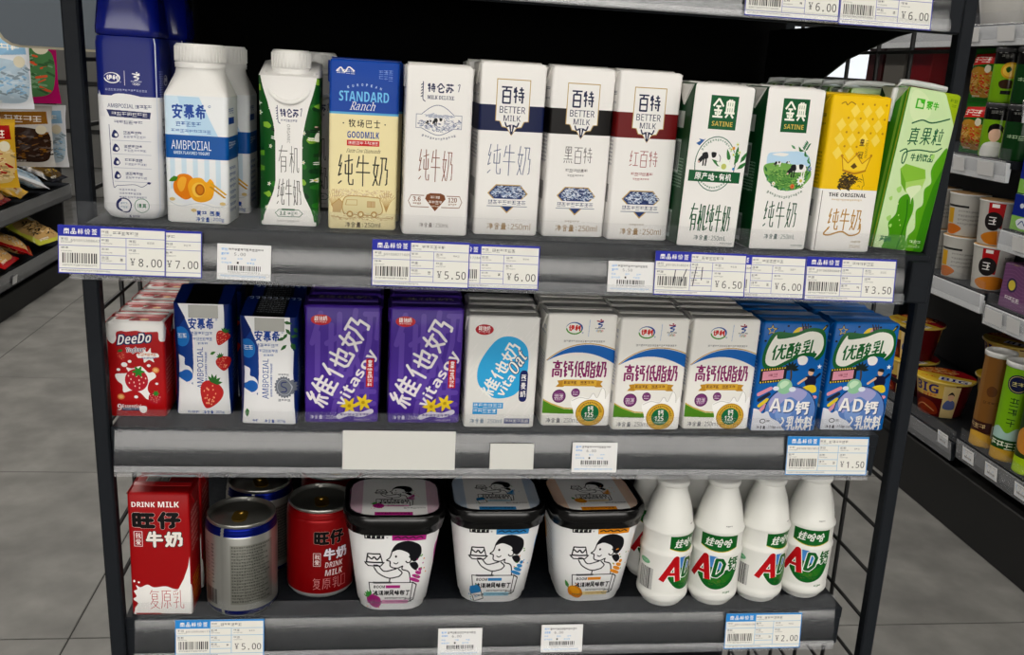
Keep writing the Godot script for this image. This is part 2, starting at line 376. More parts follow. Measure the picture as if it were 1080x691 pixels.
func can(label: String, at: Vector3, turn: float, m: Material):
	var o := thing("drink_can", label, "can", at, turn, "drink cans")
	var tin := mat(Color(0.62, 0.62, 0.6), 0.28, 0.85)
	put("body", lathe([0.0, 0.0015, 0.024, 0.001, 0.0262, 0.0, 0.0285, 0.0012, 0.0312, 0.005, 0.0315, 0.007, 0.0315, 0.078, 0.0312, 0.0795, 0.0306, 0.081, 0.0312, 0.0824, 0.0300, 0.0838, 0.0306, 0.0850, 0.0292, 0.0868], 40, 0.004, 0.084), m, o)
	var lid := put("lid", lathe([0.0292, 0.0866, 0.0300, 0.0882, 0.0300, 0.0900, 0.0292, 0.0907, 0.0284, 0.0900, 0.0280, 0.0868, 0.0262, 0.0860, 0.0256, 0.0870, 0.0, 0.0870], 40), tin, o)
	var brass := mat(Color(0.62, 0.5, 0.22), 0.3, 0.85)
	put("pull_tab", loft([[0.0874, 0.0065, 0.0105, 0.006, 0.006], [0.0886, 0.0065, 0.0105, 0.006, 0.006]], 1), brass, lid)
	put("rivet", lathe([0.0030, 0.0885, 0.0030, 0.0895, 0.0, 0.0900], 12), brass, lid)

func tub(kind: int, label: String, at: Vector3, turn := 0.0):
	var o := thing("pudding_tub", label, "tub", at, turn, "pudding tubs")
	put("body", loft([[0.0, 0.0275, 0.0275, 0.016], [0.0018, 0.0296, 0.0296, 0.017], [0.0085, 0.0308, 0.0308, 0.018], [0.009, 0.0322, 0.0322, 0.019], [0.04, 0.0362, 0.0362, 0.020], [0.0885, 0.0424, 0.0424, 0.023]], 2, 1.0), art_tub(kind), o)
	var black := mat(Color(0.018, 0.018, 0.02), 0.22, 0.0, 0.5)
	var lid := put("lid", loft([[0.0835, 0.0432, 0.0432, 0.024], [0.0850, 0.0440, 0.0440, 0.024], [0.0900, 0.0443, 0.0443, 0.024], [0.0908, 0.0454, 0.0454, 0.025], [0.0960, 0.0461, 0.0461, 0.025], [0.1010, 0.0457, 0.0457, 0.025], [0.1030, 0.0440, 0.0440, 0.024], [0.1025, 0.0412, 0.0412, 0.023], [0.1000, 0.0402, 0.0402, 0.022]], 1), black, o)
	put("lid_print", plate(0.0398, 0.0398, 0.0216, 0.1004), art_tub_lid(kind), lid)

func ad_bottle(label: String, at: Vector3, turn: float, m: Material, tilt := 0.0):
	var o := thing("milk_drink_bottle", label, "bottle", at, turn, "white milk drink bottles")
	var pts := [0.0, 0.0012, 0.014, 0.0008, 0.0165, 0.0, 0.0182, 0.0016, 0.0186, 0.0042, 0.0205, 0.0052, 0.0226, 0.0085, 0.0232, 0.0105, 0.0232, 0.0140, 0.0225, 0.0150, 0.0228, 0.018, 0.0231, 0.03, 0.0229, 0.040, 0.0232, 0.0545, 0.0236, 0.0556, 0.0236, 0.0578, 0.0226, 0.0590, 0.0222, 0.062, 0.0222, 0.0760, 0.0230, 0.0775, 0.0233, 0.0790, 0.0230, 0.0806, 0.0216, 0.0825, 0.0208, 0.088, 0.0190, 0.098, 0.0164, 0.108, 0.0140, 0.1150, 0.0128, 0.1190, 0.0126, 0.1215]
	for i in pts.size():
		pts[i] *= 1.055 if i % 2 == 0 else 1.0
	put("body", lathe(pts, 36, 0.0, 0.0886), m, o)
	var foil := mat(Color(0.86, 0.86, 0.84), 0.4)
	put("foil_cap", lathe([0.0132, 0.1208, 0.0150, 0.1210, 0.0156, 0.1224, 0.0156, 0.1252, 0.0148, 0.1264, 0.0, 0.1266], 30), foil, o)

func bottom_row():
	var y := S3 + DECK
	var rm := brik("red_milk_carton", "red milk box with black characters at the left end of the bottom shelf", 0.0515, 0.1180, 0.040, art_red_milk(), Color(0.6, 0.02, 0.04), Vector3(-0.2610, y, -0.0812), -0.02)
	again(rm, Vector3(-0.2600, y, -0.125), 0.0, "red milk box behind the front red one")
	var sil := art_can(false)
	var red := art_can(true)
	can("silver can turned to its text side beside the red milk box", Vector3(-0.1955, y, -0.0845), -0.05, sil)
	can("silver can with a blue rim band standing behind the front silver one", Vector3(-0.1885, y, -0.1550), 0.3, sil)
	can("red can with black characters and a tab lid, in front", Vector3(-0.1270, y, -0.1140), 0.14, red)
	can("red can standing in the dark behind the front red one", Vector3(-0.1200, y, -0.1840), 0.4, red)
	tub(0, "white pudding tub with a black lid and pink print", Vector3(-0.0590, y, -0.0925))
	tub(1, "white pudding tub with a black lid and blue print", Vector3(0.0352, y, -0.1035))
	tub(2, "white pudding tub with a black lid and orange print", Vector3(0.1280, y, -0.1035), 0.05)
	var bm := art_ad_bottle()
	var spots := [[0.2010, -0.0820, 0.62], [0.2510, -0.0825, -0.24], [0.2990, -0.0870, 0.55], [0.3480, -0.0930, -0.26]]
	var labels := ["white milk drink bottle turned to its barcode, next to the orange tub", "white milk drink bottle with a full red and green label, second from left", "white milk drink bottle turned to its barcode, third from left", "white milk drink bottle with a full label at the right end"]
	for i in 4:
		ad_bottle(labels[i], Vector3(spots[i][0], y, spots[i][1]), spots[i][2], bm)
		ad_bottle("white milk drink bottle in the second rank behind the %s bottle" % ["first", "second", "third", "fourth"][i], Vector3(spots[i][0] - 0.001, y, spots[i][1] - 0.0510), 0.3 * i, bm)

# ---------------------------------------------------------------- flat print: a small painter for package artwork
class Canvas:
	var im: Image
	var s: float
	var t := Transform2D()
	var owner_node
	func _init(w: float, h: float, scale: float, bg: Color, host):
		im = Image.create(int(ceil(w * scale)), int(ceil(h * scale)), false, Image.FORMAT_RGB8)
		im.fill(bg)
		s = scale
		owner_node = host
	func poly(pts: PackedVector2Array, c: Color):
		var n := pts.size()
		var q := PackedVector2Array()
		q.resize(n)
		var lo := 1e9
		var hi := -1e9
		for i in n:
			var v: Vector2 = (t * pts[i]) * s
			q[i] = v
			lo = minf(lo, v.y)
			hi = maxf(hi, v.y)
		var y0 := maxi(0, int(ceil(lo - 0.5)))
		var y1 := mini(im.get_height() - 1, int(floor(hi - 0.5)))
		var wmax := im.get_width()
		for y in range(y0, y1 + 1):
			var yy := y + 0.5
			var xs: Array[float] = []
			var a := q[n - 1]
			for i in n:
				var b := q[i]
				if (a.y <= yy) != (b.y <= yy):
					xs.append(a.x + (yy - a.y) / (b.y - a.y) * (b.x - a.x))
				a = b
			if xs.size() > 2:
				xs.sort()
			elif xs.size() == 2 and xs[0] > xs[1]:
				var k := xs[0]
				xs[0] = xs[1]
				xs[1] = k
			for i in range(0, xs.size() - 1, 2):
				var x0 := maxi(0, int(round(xs[i])))
				var x1 := mini(wmax, int(round(xs[i + 1])))
				if x1 > x0:
					im.fill_rect(Rect2i(x0, y, x1 - x0, 1), c)
	func rect(x: float, y: float, w: float, h: float, c: Color):
		if t == Transform2D():
			im.fill_rect(Rect2i(int(round(x * s)), int(round(y * s)), maxi(1, int(round(w * s))), maxi(1, int(round(h * s)))), c)
		else:
			poly(PackedVector2Array([Vector2(x, y), Vector2(x + w, y), Vector2(x + w, y + h), Vector2(x, y + h)]), c)
	func p(flat: Array, c: Color):
		var pts := PackedVector2Array()
		for i in range(0, flat.size(), 2):
			pts.append(Vector2(flat[i], flat[i + 1]))
		poly(pts, c)
	func blob(flat: Array, c: Color):            # closed smooth curve through points
		var pts := smooth(flat, true)
		poly(pts, c)
	func smooth(flat: Array, closed: bool) -> PackedVector2Array:
		var a: Array[Vector2] = []
		for i in range(0, flat.size(), 2):
			a.append(Vector2(flat[i], flat[i + 1]))
		var out := PackedVector2Array()
		var n := a.size()
		for i in (n if closed else n - 1):
			var p0: Vector2 = a[(i - 1 + n) % n] if closed or i > 0 else a[0]
			var p1: Vector2 = a[i]
			var p2: Vector2 = a[(i + 1) % n]
			var p3: Vector2 = a[(i + 2) % n] if closed or i + 2 < n else a[n - 1]
			for k in 8:
				out.append(p1.cubic_interpolate(p2, p0, p3, k / 8.0))
		if not closed:
			out.append(a[n - 1])
		return out
	func oval(cx: float, cy: float, rx: float, ry: float, c: Color, a0 := 0.0, a1 := TAU):
		var pts := PackedVector2Array()
		for i in 33:
			var a := a0 + (a1 - a0) * i / 32.0
			pts.append(Vector2(cx + rx * cos(a), cy + ry * sin(a)))
		poly(pts, c)
	func line(pts: PackedVector2Array, w: float, c: Color, round_ends := true):
		var r := w * 0.5
		for i in pts.size() - 1:
			var a := pts[i]
			var b := pts[i + 1]
			var d := (b - a)
			if d.length() < 1e-6:
				continue
			var nn := d.normalized().orthogonal() * r
			poly(PackedVector2Array([a + nn, b + nn, b - nn, a - nn]), c)
		if w * s > 2.2:
			for i in pts.size():
				if round_ends or (i > 0 and i < pts.size() - 1):
					var cc := PackedVector2Array()
					for k in 10:
						cc.append(pts[i] + Vector2(cos(k * TAU / 10), sin(k * TAU / 10)) * r)
					poly(cc, c)
	func l(flat: Array, w: float, c: Color):
		var pts := PackedVector2Array()
		for i in range(0, flat.size(), 2):
			pts.append(Vector2(flat[i], flat[i + 1]))
		line(pts, w, c)
	func curve(flat: Array, w: float, c: Color):
		line(smooth(flat, false), w, c)
	func arc(cx: float, cy: float, rx: float, ry: float, a0: float, a1: float, w: float, c: Color):
		var pts := PackedVector2Array()
		for i in 29:
			var a := a0 + (a1 - a0) * i / 28.0
			pts.append(Vector2(cx + rx * cos(a), cy + ry * sin(a)))
		line(pts, w, c)
	func hanzi(ch: String, x: float, y: float, w: float, h: float, lw: float, c: Color, round_ends := false):
		if not owner_node.GLYPHS.has(ch):
			return
		for st in owner_node.GLYPHS[ch]:
			if st[0] is String:
				hanzi(st[0], x + st[1] * w / 100.0, y + st[2] * h / 100.0, st[3] * w / 100.0, st[4] * h / 100.0, lw, c, round_ends)
				continue
			var pts := PackedVector2Array()
			for i in range(0, st.size(), 2):
				pts.append(Vector2(x + st[i] * w / 100.0, y + st[i + 1] * h / 100.0))
			line(pts, lw, c, round_ends)
	func row(text: String, x: float, y: float, w: float, h: float, gap: float, lw: float, c: Color, round_ends := false):
		for i in text.length():
			hanzi(text[i], x + i * (w + gap), y, w, h, lw, c, round_ends)
	func column(text: String, x: float, y: float, w: float, h: float, gap: float, lw: float, c: Color):
		for i in text.length():
			hanzi(text[i], x, y + i * (h + gap), w, h, lw, c)
	func text(words: String, x: float, y: float, w: float, h: float, c: Color, face := "sans", bold := true, slant := 0.0):
		var tri: PackedVector2Array = owner_node.text_triangles(words, face, bold)
		if tri.is_empty():
			return
		var keep := t
		t = t * Transform2D(Vector2(w, 0), Vector2(-slant * h, h), Vector2(x + slant * h, y))
		for i in range(0, tri.size(), 3):
			poly(PackedVector2Array([tri[i], tri[i + 1], tri[i + 2]]), c)
		t = keep
	func fine(x: float, y: float, w: float, h: float, c: Color, seed_ := 1, gap := 0.12):   # rows of print too small to read: little stroke clusters
		var rng := RandomNumberGenerator.new()
		rng.seed = seed_ * 7919 + int(x * 31 + y * 17)
		var n := maxi(1, int(round(w / (h * (1.0 + gap)))))
		var cw := w / n
		var g := cw * (1.0 - gap)
		var lw := maxf(h * 0.11, 0.9 / s)
		for i in n:
			var x0 := x + i * cw
			for k in rng.randi_range(2, 3):
				rect(x0, y + h * (0.08 + 0.4 * k + rng.randf() * 0.1) * 0.95, g, lw, c)
			for k in rng.randi_range(1, 3):
				rect(x0 + g * rng.randf_range(0.1, 0.85), y + h * rng.randf_range(0.0, 0.3), lw, h * rng.randf_range(0.4, 0.7), c)
	func bars(x: float, y: float, w: float, h: float, c: Color, seed_ := 3):
		var rng := RandomNumberGenerator.new()
		rng.seed = seed_
		var u := x
		while u < x + w:
			var b := rng.randf_range(0.3, 1.0) * w / 22.0
			rect(u, y, b, h, c)
			u += b + rng.randf_range(0.4, 1.0) * w / 22.0
	func turn(deg: float, cx: float, cy: float, squeeze := Vector2.ONE):
		t = Transform2D(deg_to_rad(deg), squeeze, 0.0, Vector2(cx, cy))
	func plain():
		t = Transform2D()
	func tex() -> ImageTexture:
		return ImageTexture.create_from_image(im)

var text_cache := {}
func text_triangles(words: String, face: String, bold: bool) -> PackedVector2Array:
	var key := words + "|" + face + ("b" if bold else "r")
	if text_cache.has(key):
		return text_cache[key]
	var f := SystemFont.new()
	f.font_names = PackedStringArray([{"sans": "Droid Sans", "serif": "Droid Serif", "mono": "Droid Sans Mono"}[face]])
	f.font_weight = 700 if bold else 400
	var tm := TextMesh.new()
	tm.font = f
	tm.font_size = 48
	tm.pixel_size = 0.01
	tm.depth = 0.0
	tm.curve_step = 1.5
	tm.text = words
	var out := PackedVector2Array()
	if tm.get_surface_count() > 0:
		var ar := tm.surface_get_arrays(0)
		var vs: PackedVector3Array = ar[Mesh.ARRAY_VERTEX]
		var ix: PackedInt32Array = ar[Mesh.ARRAY_INDEX]
		var lo := Vector2(1e9, 1e9)
		var hi := Vector2(-1e9, -1e9)
		for v in vs:
			lo = lo.min(Vector2(v.x, v.y))
			hi = hi.max(Vector2(v.x, v.y))
		var d := hi - lo
		for i in ix:
			var v := vs[i]
			out.append(Vector2((v.x - lo.x) / d.x, 1.0 - (v.y - lo.y) / d.y))
	text_cache[key] = out
	return out

# ---------------------------------------------------------------- shapes
func put(called: String, mesh: Mesh, m: Material, parent: Node = self, at := Vector3.ZERO) -> MeshInstance3D:
	var o := MeshInstance3D.new()
	o.name = called
	o.mesh = mesh
	o.material_override = m
	o.position = at
	parent.add_child(o, true)
	return o

var used := {}
func numbered(called: String) -> String:
	if not used.has(called):
		used[called] = 0
		return called
	used[called] += 1
	return "%s_%03d" % [called, used[called]]

func thing(called: String, label: String, category: String, at: Vector3, turn := 0.0, group := "") -> Node3D:
	var o := Node3D.new()
	o.name = numbered(called)
	add_child(o)
	o.position = at
	o.rotation.y = turn
	o.set_meta("label", label)
	o.set_meta("category", category)
	if group:
		o.set_meta("group", group)
	return o

func tag(o: Node, label: String, category: String, group := ""):
	o.set_meta("label", label)
	o.set_meta("category", category)
	if group:
		o.set_meta("group", group)

func again(src: Node3D, at: Vector3, turn: float, label: String) -> Node3D:
	var base := str(src.name)
	if base.length() > 4 and base[base.length() - 4] == "_" and base.right(3).is_valid_int():
		base = base.left(base.length() - 4)
	var o: Node3D = src.duplicate()
	o.name = numbered(base)
	add_child(o)
	o.position = at
	o.rotation = Vector3(0, turn, 0)
	o.set_meta("label", label)
	return o

func mat(c: Color, rough := 0.5, metal := 0.0, spec := 0.5) -> StandardMaterial3D:
	var m := StandardMaterial3D.new()
	m.albedo_color = c
	m.roughness = rough
	m.metallic = metal
	m.metallic_specular = spec
	return m

func print_mat(c: Canvas, rough := 0.42, spec := 0.3) -> StandardMaterial3D:
	var m := mat(Color.WHITE, rough, 0.0, spec)
	m.albedo_texture = c.tex()
	return m

# outline of a rounded rectangle, starting at the middle of the front left corner, running along the front (+z), right, back, left.
# returns [points, share of the perimeter at each point]; a = half width, b = half depth, r = corner radius, flat corners when chamfer is set
func outline(a: float, b: float, r: float, chamfer := false) -> Array:
	r = minf(r, minf(a, b) * 0.9999)
	var pts := PackedVector2Array()
	var us := PackedFloat32Array()
	var arcs := 1 if chamfer else 4
	var w := 2.0 * a
	var d := 2.0 * b
	var per := 2.0 * (w + d)
	var corners := [Vector2(a - r, b - r), Vector2(a - r, -(b - r)), Vector2(-(a - r), -(b - r)), Vector2(-(a - r), b - r)]
	var first := [PI / 2, 0.0, -PI / 2, PI]
	var at := 0.0
	var seq: Array = []           # [point, u]
	var run := 0.0
	for side in 4:
		var len_: float = w if side % 2 == 0 else d
		var c0: Vector2 = corners[(side + 3) % 4]
		var c1: Vector2 = corners[side]
		var ang: float = first[side]
		# second half of the corner before, the straight run, first half of the corner after
		var local: Array = []
		if chamfer:
			var k := 0.5
			var p0 := c0 + Vector2(cos(ang + PI / 2), sin(ang + PI / 2)) * r
			var p1 := c0 + Vector2(cos(ang), sin(ang)) * r
			var p2 := c1 + Vector2(cos(ang), sin(ang)) * r
			var p3 := c1 + Vector2(cos(ang - PI / 2), sin(ang - PI / 2)) * r
			local = [p0.lerp(p1, k), p1]
			for i in range(1, 4):
				local.append(p1.lerp(p2, i / 4.0))
			local += [p2, p2.lerp(p3, k)]
		else:
			for i in range(0, 3):
				var q := ang + PI / 4 - PI / 4 * i / 2.0
				local.append(c0 + Vector2(cos(q), sin(q)) * r)
			for i in range(1, 4):
				local.append((c0 + Vector2(cos(ang), sin(ang)) * r).lerp(c1 + Vector2(cos(ang), sin(ang)) * r, i / 4.0))
			for i in range(0, 3):
				var q := ang - PI / 4 * i / 2.0
				local.append(c1 + Vector2(cos(q), sin(q)) * r)
		var total := 0.0
		for i in range(1, local.size()):
			total += local[i].distance_to(local[i - 1])
		var acc := 0.0
		for i in local.size():
			if i > 0:
				acc += local[i].distance_to(local[i - 1])
			seq.append([local[i], (run + len_ * acc / total) / per, side])
		run += len_
	for e in seq:
		pts.append(e[0])
		us.append(e[1])
	return [pts, us]

# rings: array of [y, half width, half depth, corner radius, forward shift of the ring, tilt (rise towards the back)]
# wraps = how often the print runs round the body; print_h = share of the picture height that the wall uses (the rest is the top)
func loft(rings: Array, wraps := 1, print_h := 1.0, chamfer := false, close_bottom := true, close_top := true, bulge := 0.0, v_top := -1.0, v_bottom := 0.0) -> ArrayMesh:
	var st := SurfaceTool.new()
	st.begin(Mesh.PRIMITIVE_TRIANGLES)
	var y0: float = rings[0][0]
	var y1: float = rings[rings.size() - 1][0] if v_top < 0.0 else v_top
	if v_top >= 0.0:
		y0 = v_bottom
	var all: Array = []
	var uu: PackedFloat32Array
	for rg in rings:
		var o := outline(rg[1], rg[2], rg[3], chamfer)
		var pts: PackedVector2Array = o[0]
		uu = o[1]
		var row := PackedVector3Array()
		var sh: float = rg[4] if rg.size() > 4 else 0.0
		var tilt: float = rg[5] if rg.size() > 5 else 0.0
		for q in pts:
			var f := 0.0
			if bulge != 0.0:
				f = bulge * (1.0 - pow(absf(q.x) / rg[1], 2.0)) * sin(PI * clampf((rg[0] - y0) / (y1 - y0), 0.0, 1.0))
			row.append(Vector3(q.x, rg[0] + tilt * (0.5 - 0.5 * q.y / rg[2]), q.y + sh + (f if q.y > 0 else -f)))
		all.append(row)
	var n: int = all[0].size()
	var per_side := n / 4
	st.set_smooth_group(0)
	for i in all.size() - 1:
		var va := clampf(1.0 - (rings[i][0] - y0) / (y1 - y0), 0.0, 1.0) * print_h
		var vb := clampf(1.0 - (rings[i + 1][0] - y0) / (y1 - y0), 0.0, 1.0) * print_h
		for k in n:
			var k2 := (k + 1) % n
			var ua := uu[k]
			var ub := uu[k2] if k2 > 0 else 1.0
			if ub - ua < 1e-7:
				continue
			var base := floorf((ua + ub) * 0.5 * wraps)
			var fa := ua * wraps - base
			var fb := ub * wraps - base
			var quad := [[all[i][k], Vector2(fa, va)], [all[i][k2], Vector2(fb, va)], [all[i + 1][k2], Vector2(fb, vb)], [all[i + 1][k], Vector2(fa, vb)]]
			for j in [0, 2, 1, 0, 3, 2]:
				st.set_uv(quad[j][1])
				st.add_vertex(quad[j][0])
	for cap in [[close_bottom, 0, true], [close_top, all.size() - 1, false]]:
		if not cap[0]:
			continue
		st.set_smooth_group(1 if cap[2] else 2)
		var row: PackedVector3Array = all[cap[1]]
		var rg: Array = rings[cap[1]]
		var mid := Vector3.ZERO
		for q in row:
			mid += q / n
		for k in n:
			var q0 := row[k]
			var q1 := row[(k + 1) % n]
			var trio := [mid, q0, q1] if cap[2] else [mid, q1, q0]
			for q in trio:
				var sh: float = rg[4] if rg.size() > 4 else 0.0
				var pu: float = (q.x / rg[1] * 0.5 + 0.5)
				var pv: float = ((q.z - sh) / rg[2] * 0.5 + 0.5)
				if print_h < 1.0:
					var share: float = rings[0][1] / (rings[0][1] + rings[0][2]) if wraps == 2 else 0.5
					st.set_uv(Vector2(pu * share, print_h + (1.0 - print_h) * clampf(pv, 0.02, 0.98)))
				else:
					st.set_uv(Vector2(pu, 0.003))
				st.add_vertex(q)
	st.generate_normals()
	return st.commit()

func disc_print(r: float, y: float, up := true) -> ArrayMesh: # flat round face with the picture laid on it
	var st := SurfaceTool.new()
	st.begin(Mesh.PRIMITIVE_TRIANGLES)
	for k in 32:
		var a := k * TAU / 32
		var b := (k + 1) * TAU / 32
		for q in ([Vector2.ZERO, Vector2(cos(a), sin(a)), Vector2(cos(b), sin(b))]):
			st.set_uv(q * 0.5 + Vector2(0.5, 0.5))
			st.add_vertex(Vector3(q.x * r, y, q.y * r))
	st.generate_normals()
	return st.commit()

func lathe(profile: Array, seg := 32, p0 := -1.0, p1 := -1.0) -> ArrayMesh:           # profile: radius, height pairs from the bottom up; u once round from the back, the print between heights p0 and p1
	var st := SurfaceTool.new()
	st.begin(Mesh.PRIMITIVE_TRIANGLES)
	st.set_smooth_group(0)
	var n := profile.size() / 2
	var y0: float = profile[1] if p0 < 0.0 else p0
	var y1: float = profile[n * 2 - 1] if p1 < 0.0 else p1
	for i in n - 1:
		for k in seg:
			var quad: Array = []
			for e in [[k, i], [k + 1, i], [k + 1, i + 1], [k, i + 1]]:
				var a: float = -PI / 2 - TAU * e[0] / seg
				var r: float = profile[e[1] * 2]
				var y: float = profile[e[1] * 2 + 1]
				quad.append([Vector3(r * cos(a), y, r * sin(a)), Vector2(e[0] / float(seg), clampf(1.0 - (y - y0) / maxf(y1 - y0, 1e-6), 0.004, 0.996))])
			for j in [0, 2, 1, 0, 3, 2]:
				st.set_uv(quad[j][1])
				st.add_vertex(quad[j][0])
	st.generate_normals()
	return st.commit()

func plate(a: float, b: float, r: float, y: float) -> ArrayMesh:      # flat rounded rectangle facing up with the picture laid on it
	var st := SurfaceTool.new()
	st.begin(Mesh.PRIMITIVE_TRIANGLES)
	var pts: PackedVector2Array = outline(a, b, r)[0]
	for k in pts.size():
		for q: Vector2 in [Vector2.ZERO, pts[(k + 1) % pts.size()], pts[k]]:
			st.set_uv(Vector2(q.x / a * 0.5 + 0.5, q.y / b * 0.5 + 0.5))
			st.set_normal(Vector3.UP)
			st.add_vertex(Vector3(q.x, y, q.y))
	return st.commit()

func pillow(w: float, h: float, t: float, seed_ := 1, crimp := 0.012) -> ArrayMesh:    # sealed snack bag standing in the x y plane, centred, print on the front and the back
	var st := SurfaceTool.new()
	st.begin(Mesh.PRIMITIVE_TRIANGLES)
	st.set_smooth_group(0)
	var noise := FastNoiseLite.new()
	noise.seed = seed_
	noise.frequency = 14.0
	var nx := 14
	var ny := 20
	for face in [1.0, -1.0]:
		var rows: Array = []
		for j in ny + 1:
			var v := j / float(ny)
			var row: Array = []
			for i in nx + 1:
				var u := i / float(nx)
				var ex := pow(maxf(0.0, 1.0 - pow(absf(u * 2 - 1), 2.6)), 0.6)
				var dy := minf(v, 1.0 - v) * h
				var ey := clampf((dy - crimp) / (h * 0.22), 0.0, 1.0)
				ey = sin(ey * PI / 2)
				var z: float = face * (t * 0.5 * ex * ey + 0.0006) + noise.get_noise_2d(u * w * 4, v * h * 4) * t * 0.14 * (0.3 + ex * ey)
				var squeeze := 1.0 - 0.05 * ey
				row.append([Vector3((u - 0.5) * w * squeeze, (v - 0.5) * h, z), Vector2(u if face > 0 else 1.0 - u, 1.0 - v)])
			rows.append(row)
		for j in ny:
			for i in nx:
				var order := [[j, i], [j + 1, i + 1], [j, i + 1], [j, i], [j + 1, i], [j + 1, i + 1]]
				if face < 0:
					order = [[j, i], [j, i + 1], [j + 1, i + 1], [j, i], [j + 1, i + 1], [j + 1, i]]
				for e in order:
					st.set_uv(rows[e[0]][e[1]][1])
					st.add_vertex(rows[e[0]][e[1]][0])
	st.generate_normals()
	return st.commit()

func box(w: float, h: float, d: float, bevel := 0.0) -> ArrayMesh:    # centred box with chamfered edges, u v over each face
	var e := minf(bevel, minf(w, minf(h, d)) * 0.45)
	var hs := Vector3(w, h, d) * 0.5
	var st := SurfaceTool.new()
	st.begin(Mesh.PRIMITIVE_TRIANGLES)
	st.set_smooth_group(-1)
	var dirs := [Vector3.RIGHT, Vector3.LEFT, Vector3.UP, Vector3.DOWN, Vector3.BACK, Vector3.FORWARD]
	for nrm: Vector3 in dirs:
		var up := Vector3.UP if absf(nrm.y) < 0.5 else Vector3.FORWARD
		var side := up.cross(nrm)
		var c := nrm * hs
		var su := side * (hs - Vector3(e, e, e))
		var vu := up * (hs - Vector3(e, e, e))
		_quad(st, c - su - vu, c + su - vu, c + su + vu, c - su + vu, nrm)
	if e > 0.0:
		for i in 6:
			for j in range(i + 1, 6):
				var n1: Vector3 = dirs[i]
				var n2: Vector3 = dirs[j]
				if absf(n1.dot(n2)) > 0.5:
					continue
				var ax := n1.cross(n2).abs()
				var lenv := ax * (hs - Vector3(e, e, e))
				var q1 := n1 * hs + n2 * (hs - Vector3(e, e, e))
				var q2 := n2 * hs + n1 * (hs - Vector3(e, e, e))
				_quad(st, q1 - lenv, q1 + lenv, q2 + lenv, q2 - lenv, n1 + n2)
		for sx in [-1, 1]:
			for sy in [-1, 1]:
				for sz in [-1, 1]:
					var sg := Vector3(sx, sy, sz)
					var a := sg * Vector3(hs.x, hs.y - e, hs.z - e)
					var b := sg * Vector3(hs.x - e, hs.y, hs.z - e)
					var c2 := sg * Vector3(hs.x - e, hs.y - e, hs.z)
					_tri(st, a, b, c2, sg)
	st.generate_normals()
	return st.commit()

func _quad(st: SurfaceTool, a: Vector3, b: Vector3, c: Vector3, d: Vector3, out_dir: Vector3):
	var uv := [Vector2(0, 1), Vector2(1, 1), Vector2(1, 0), Vector2(0, 0)]
	var v := [a, b, c, d]
	var order := [0, 2, 1, 0, 3, 2]
	if (c - a).cross(b - a).dot(out_dir) < 0.0:
		order = [0, 1, 2, 0, 2, 3]
	for i in order:
		st.set_uv(uv[i])
		st.add_vertex(v[i])

func _tri(st: SurfaceTool, a: Vector3, b: Vector3, c: Vector3, out_dir: Vector3):
	var v := [a, b, c] if (c - a).cross(b - a).dot(out_dir) > 0.0 else [a, c, b]
	for q in v:
		st.set_uv(Vector2(0.5, 0.5))
		st.add_vertex(q)

func tube(path: PackedVector3Array, r: float, seg := 8, flat := 1.0) -> ArrayMesh:    # round bar along a path
	var st := SurfaceTool.new()
	st.begin(Mesh.PRIMITIVE_TRIANGLES)
	st.set_smooth_group(0)
	var rows: Array = []
	for i in path.size():
		var d := (path[mini(i + 1, path.size() - 1)] - path[maxi(i - 1, 0)]).normalized()
		var ref := Vector3.UP if absf(d.y) < 0.9 else Vector3.RIGHT
		var sx := d.cross(ref).normalized()
		var sy := sx.cross(d).normalized()
		var row := PackedVector3Array()
		for k in seg:
			var a := k * TAU / seg
			row.append(path[i] + sx * cos(a) * r + sy * sin(a) * r * flat)
		rows.append(row)
	for i in rows.size() - 1:
		for k in seg:
			var k2 := (k + 1) % seg
			for v in [rows[i][k], rows[i][k2], rows[i + 1][k2], rows[i][k], rows[i + 1][k2], rows[i + 1][k]]:
				st.set_uv(Vector2.ZERO)
				st.add_vertex(v)
	for e in [[rows[0], true], [rows[rows.size() - 1], false]]:
		var row: PackedVector3Array = e[0]
		for k in range(1, seg - 1):
			var trio := [row[0], row[k + 1], row[k]] if e[1] else [row[0], row[k], row[k + 1]]
			for v in trio:
				st.set_uv(Vector2.ZERO)
				st.add_vertex(v)
	st.generate_normals()
	return st.commit()

func extrude(profile: Array, x0: float, x1: float, closed := true) -> ArrayMesh:   # profile of z, y pairs swept along x, flat shaded
	var st := SurfaceTool.new()
	st.begin(Mesh.PRIMITIVE_TRIANGLES)
	st.set_smooth_group(-1)
	var n := profile.size() / 2
	var pts := PackedVector2Array()
	for i in n:
		pts.append(Vector2(profile[i * 2], profile[i * 2 + 1]))
	var mid := Vector2.ZERO
	for q in pts:
		mid += q / n
	var area := 0.0
	for i in n:
		area += pts[i].cross(pts[(i + 1) % n])
	for i in (n if closed else n - 1):
		var a := pts[i]
		var b := pts[(i + 1) % n]
		var nn := (b - a).orthogonal() * (1.0 if area < 0.0 else -1.0)
		_quad(st, Vector3(x0, a.y, a.x), Vector3(x1, a.y, a.x), Vector3(x1, b.y, b.x), Vector3(x0, b.y, b.x), Vector3(0, nn.y, nn.x))
	if closed:
		var idx := Geometry2D.triangulate_polygon(pts)
		for i in range(0, idx.size(), 3):
			for e in [[x0, Vector3.LEFT], [x1, Vector3.RIGHT]]:
				var v: Array = []
				for j in 3:
					var q := pts[idx[i + j]]
					v.append(Vector3(e[0], q.y, q.x))
				_tri(st, v[0], v[1], v[2], e[1])
	st.generate_normals()
	return st.commit()

# ---------------------------------------------------------------- artwork printed on the packages (millimetres; front from 0, side to its right, top below)
const WHITE := Color(0.93, 0.925, 0.91)
const INK := Color(0.07, 0.07, 0.09)
const NAVY := Color(0.08, 0.12, 0.32)
const GREEN := Color(0.03, 0.33, 0.17)

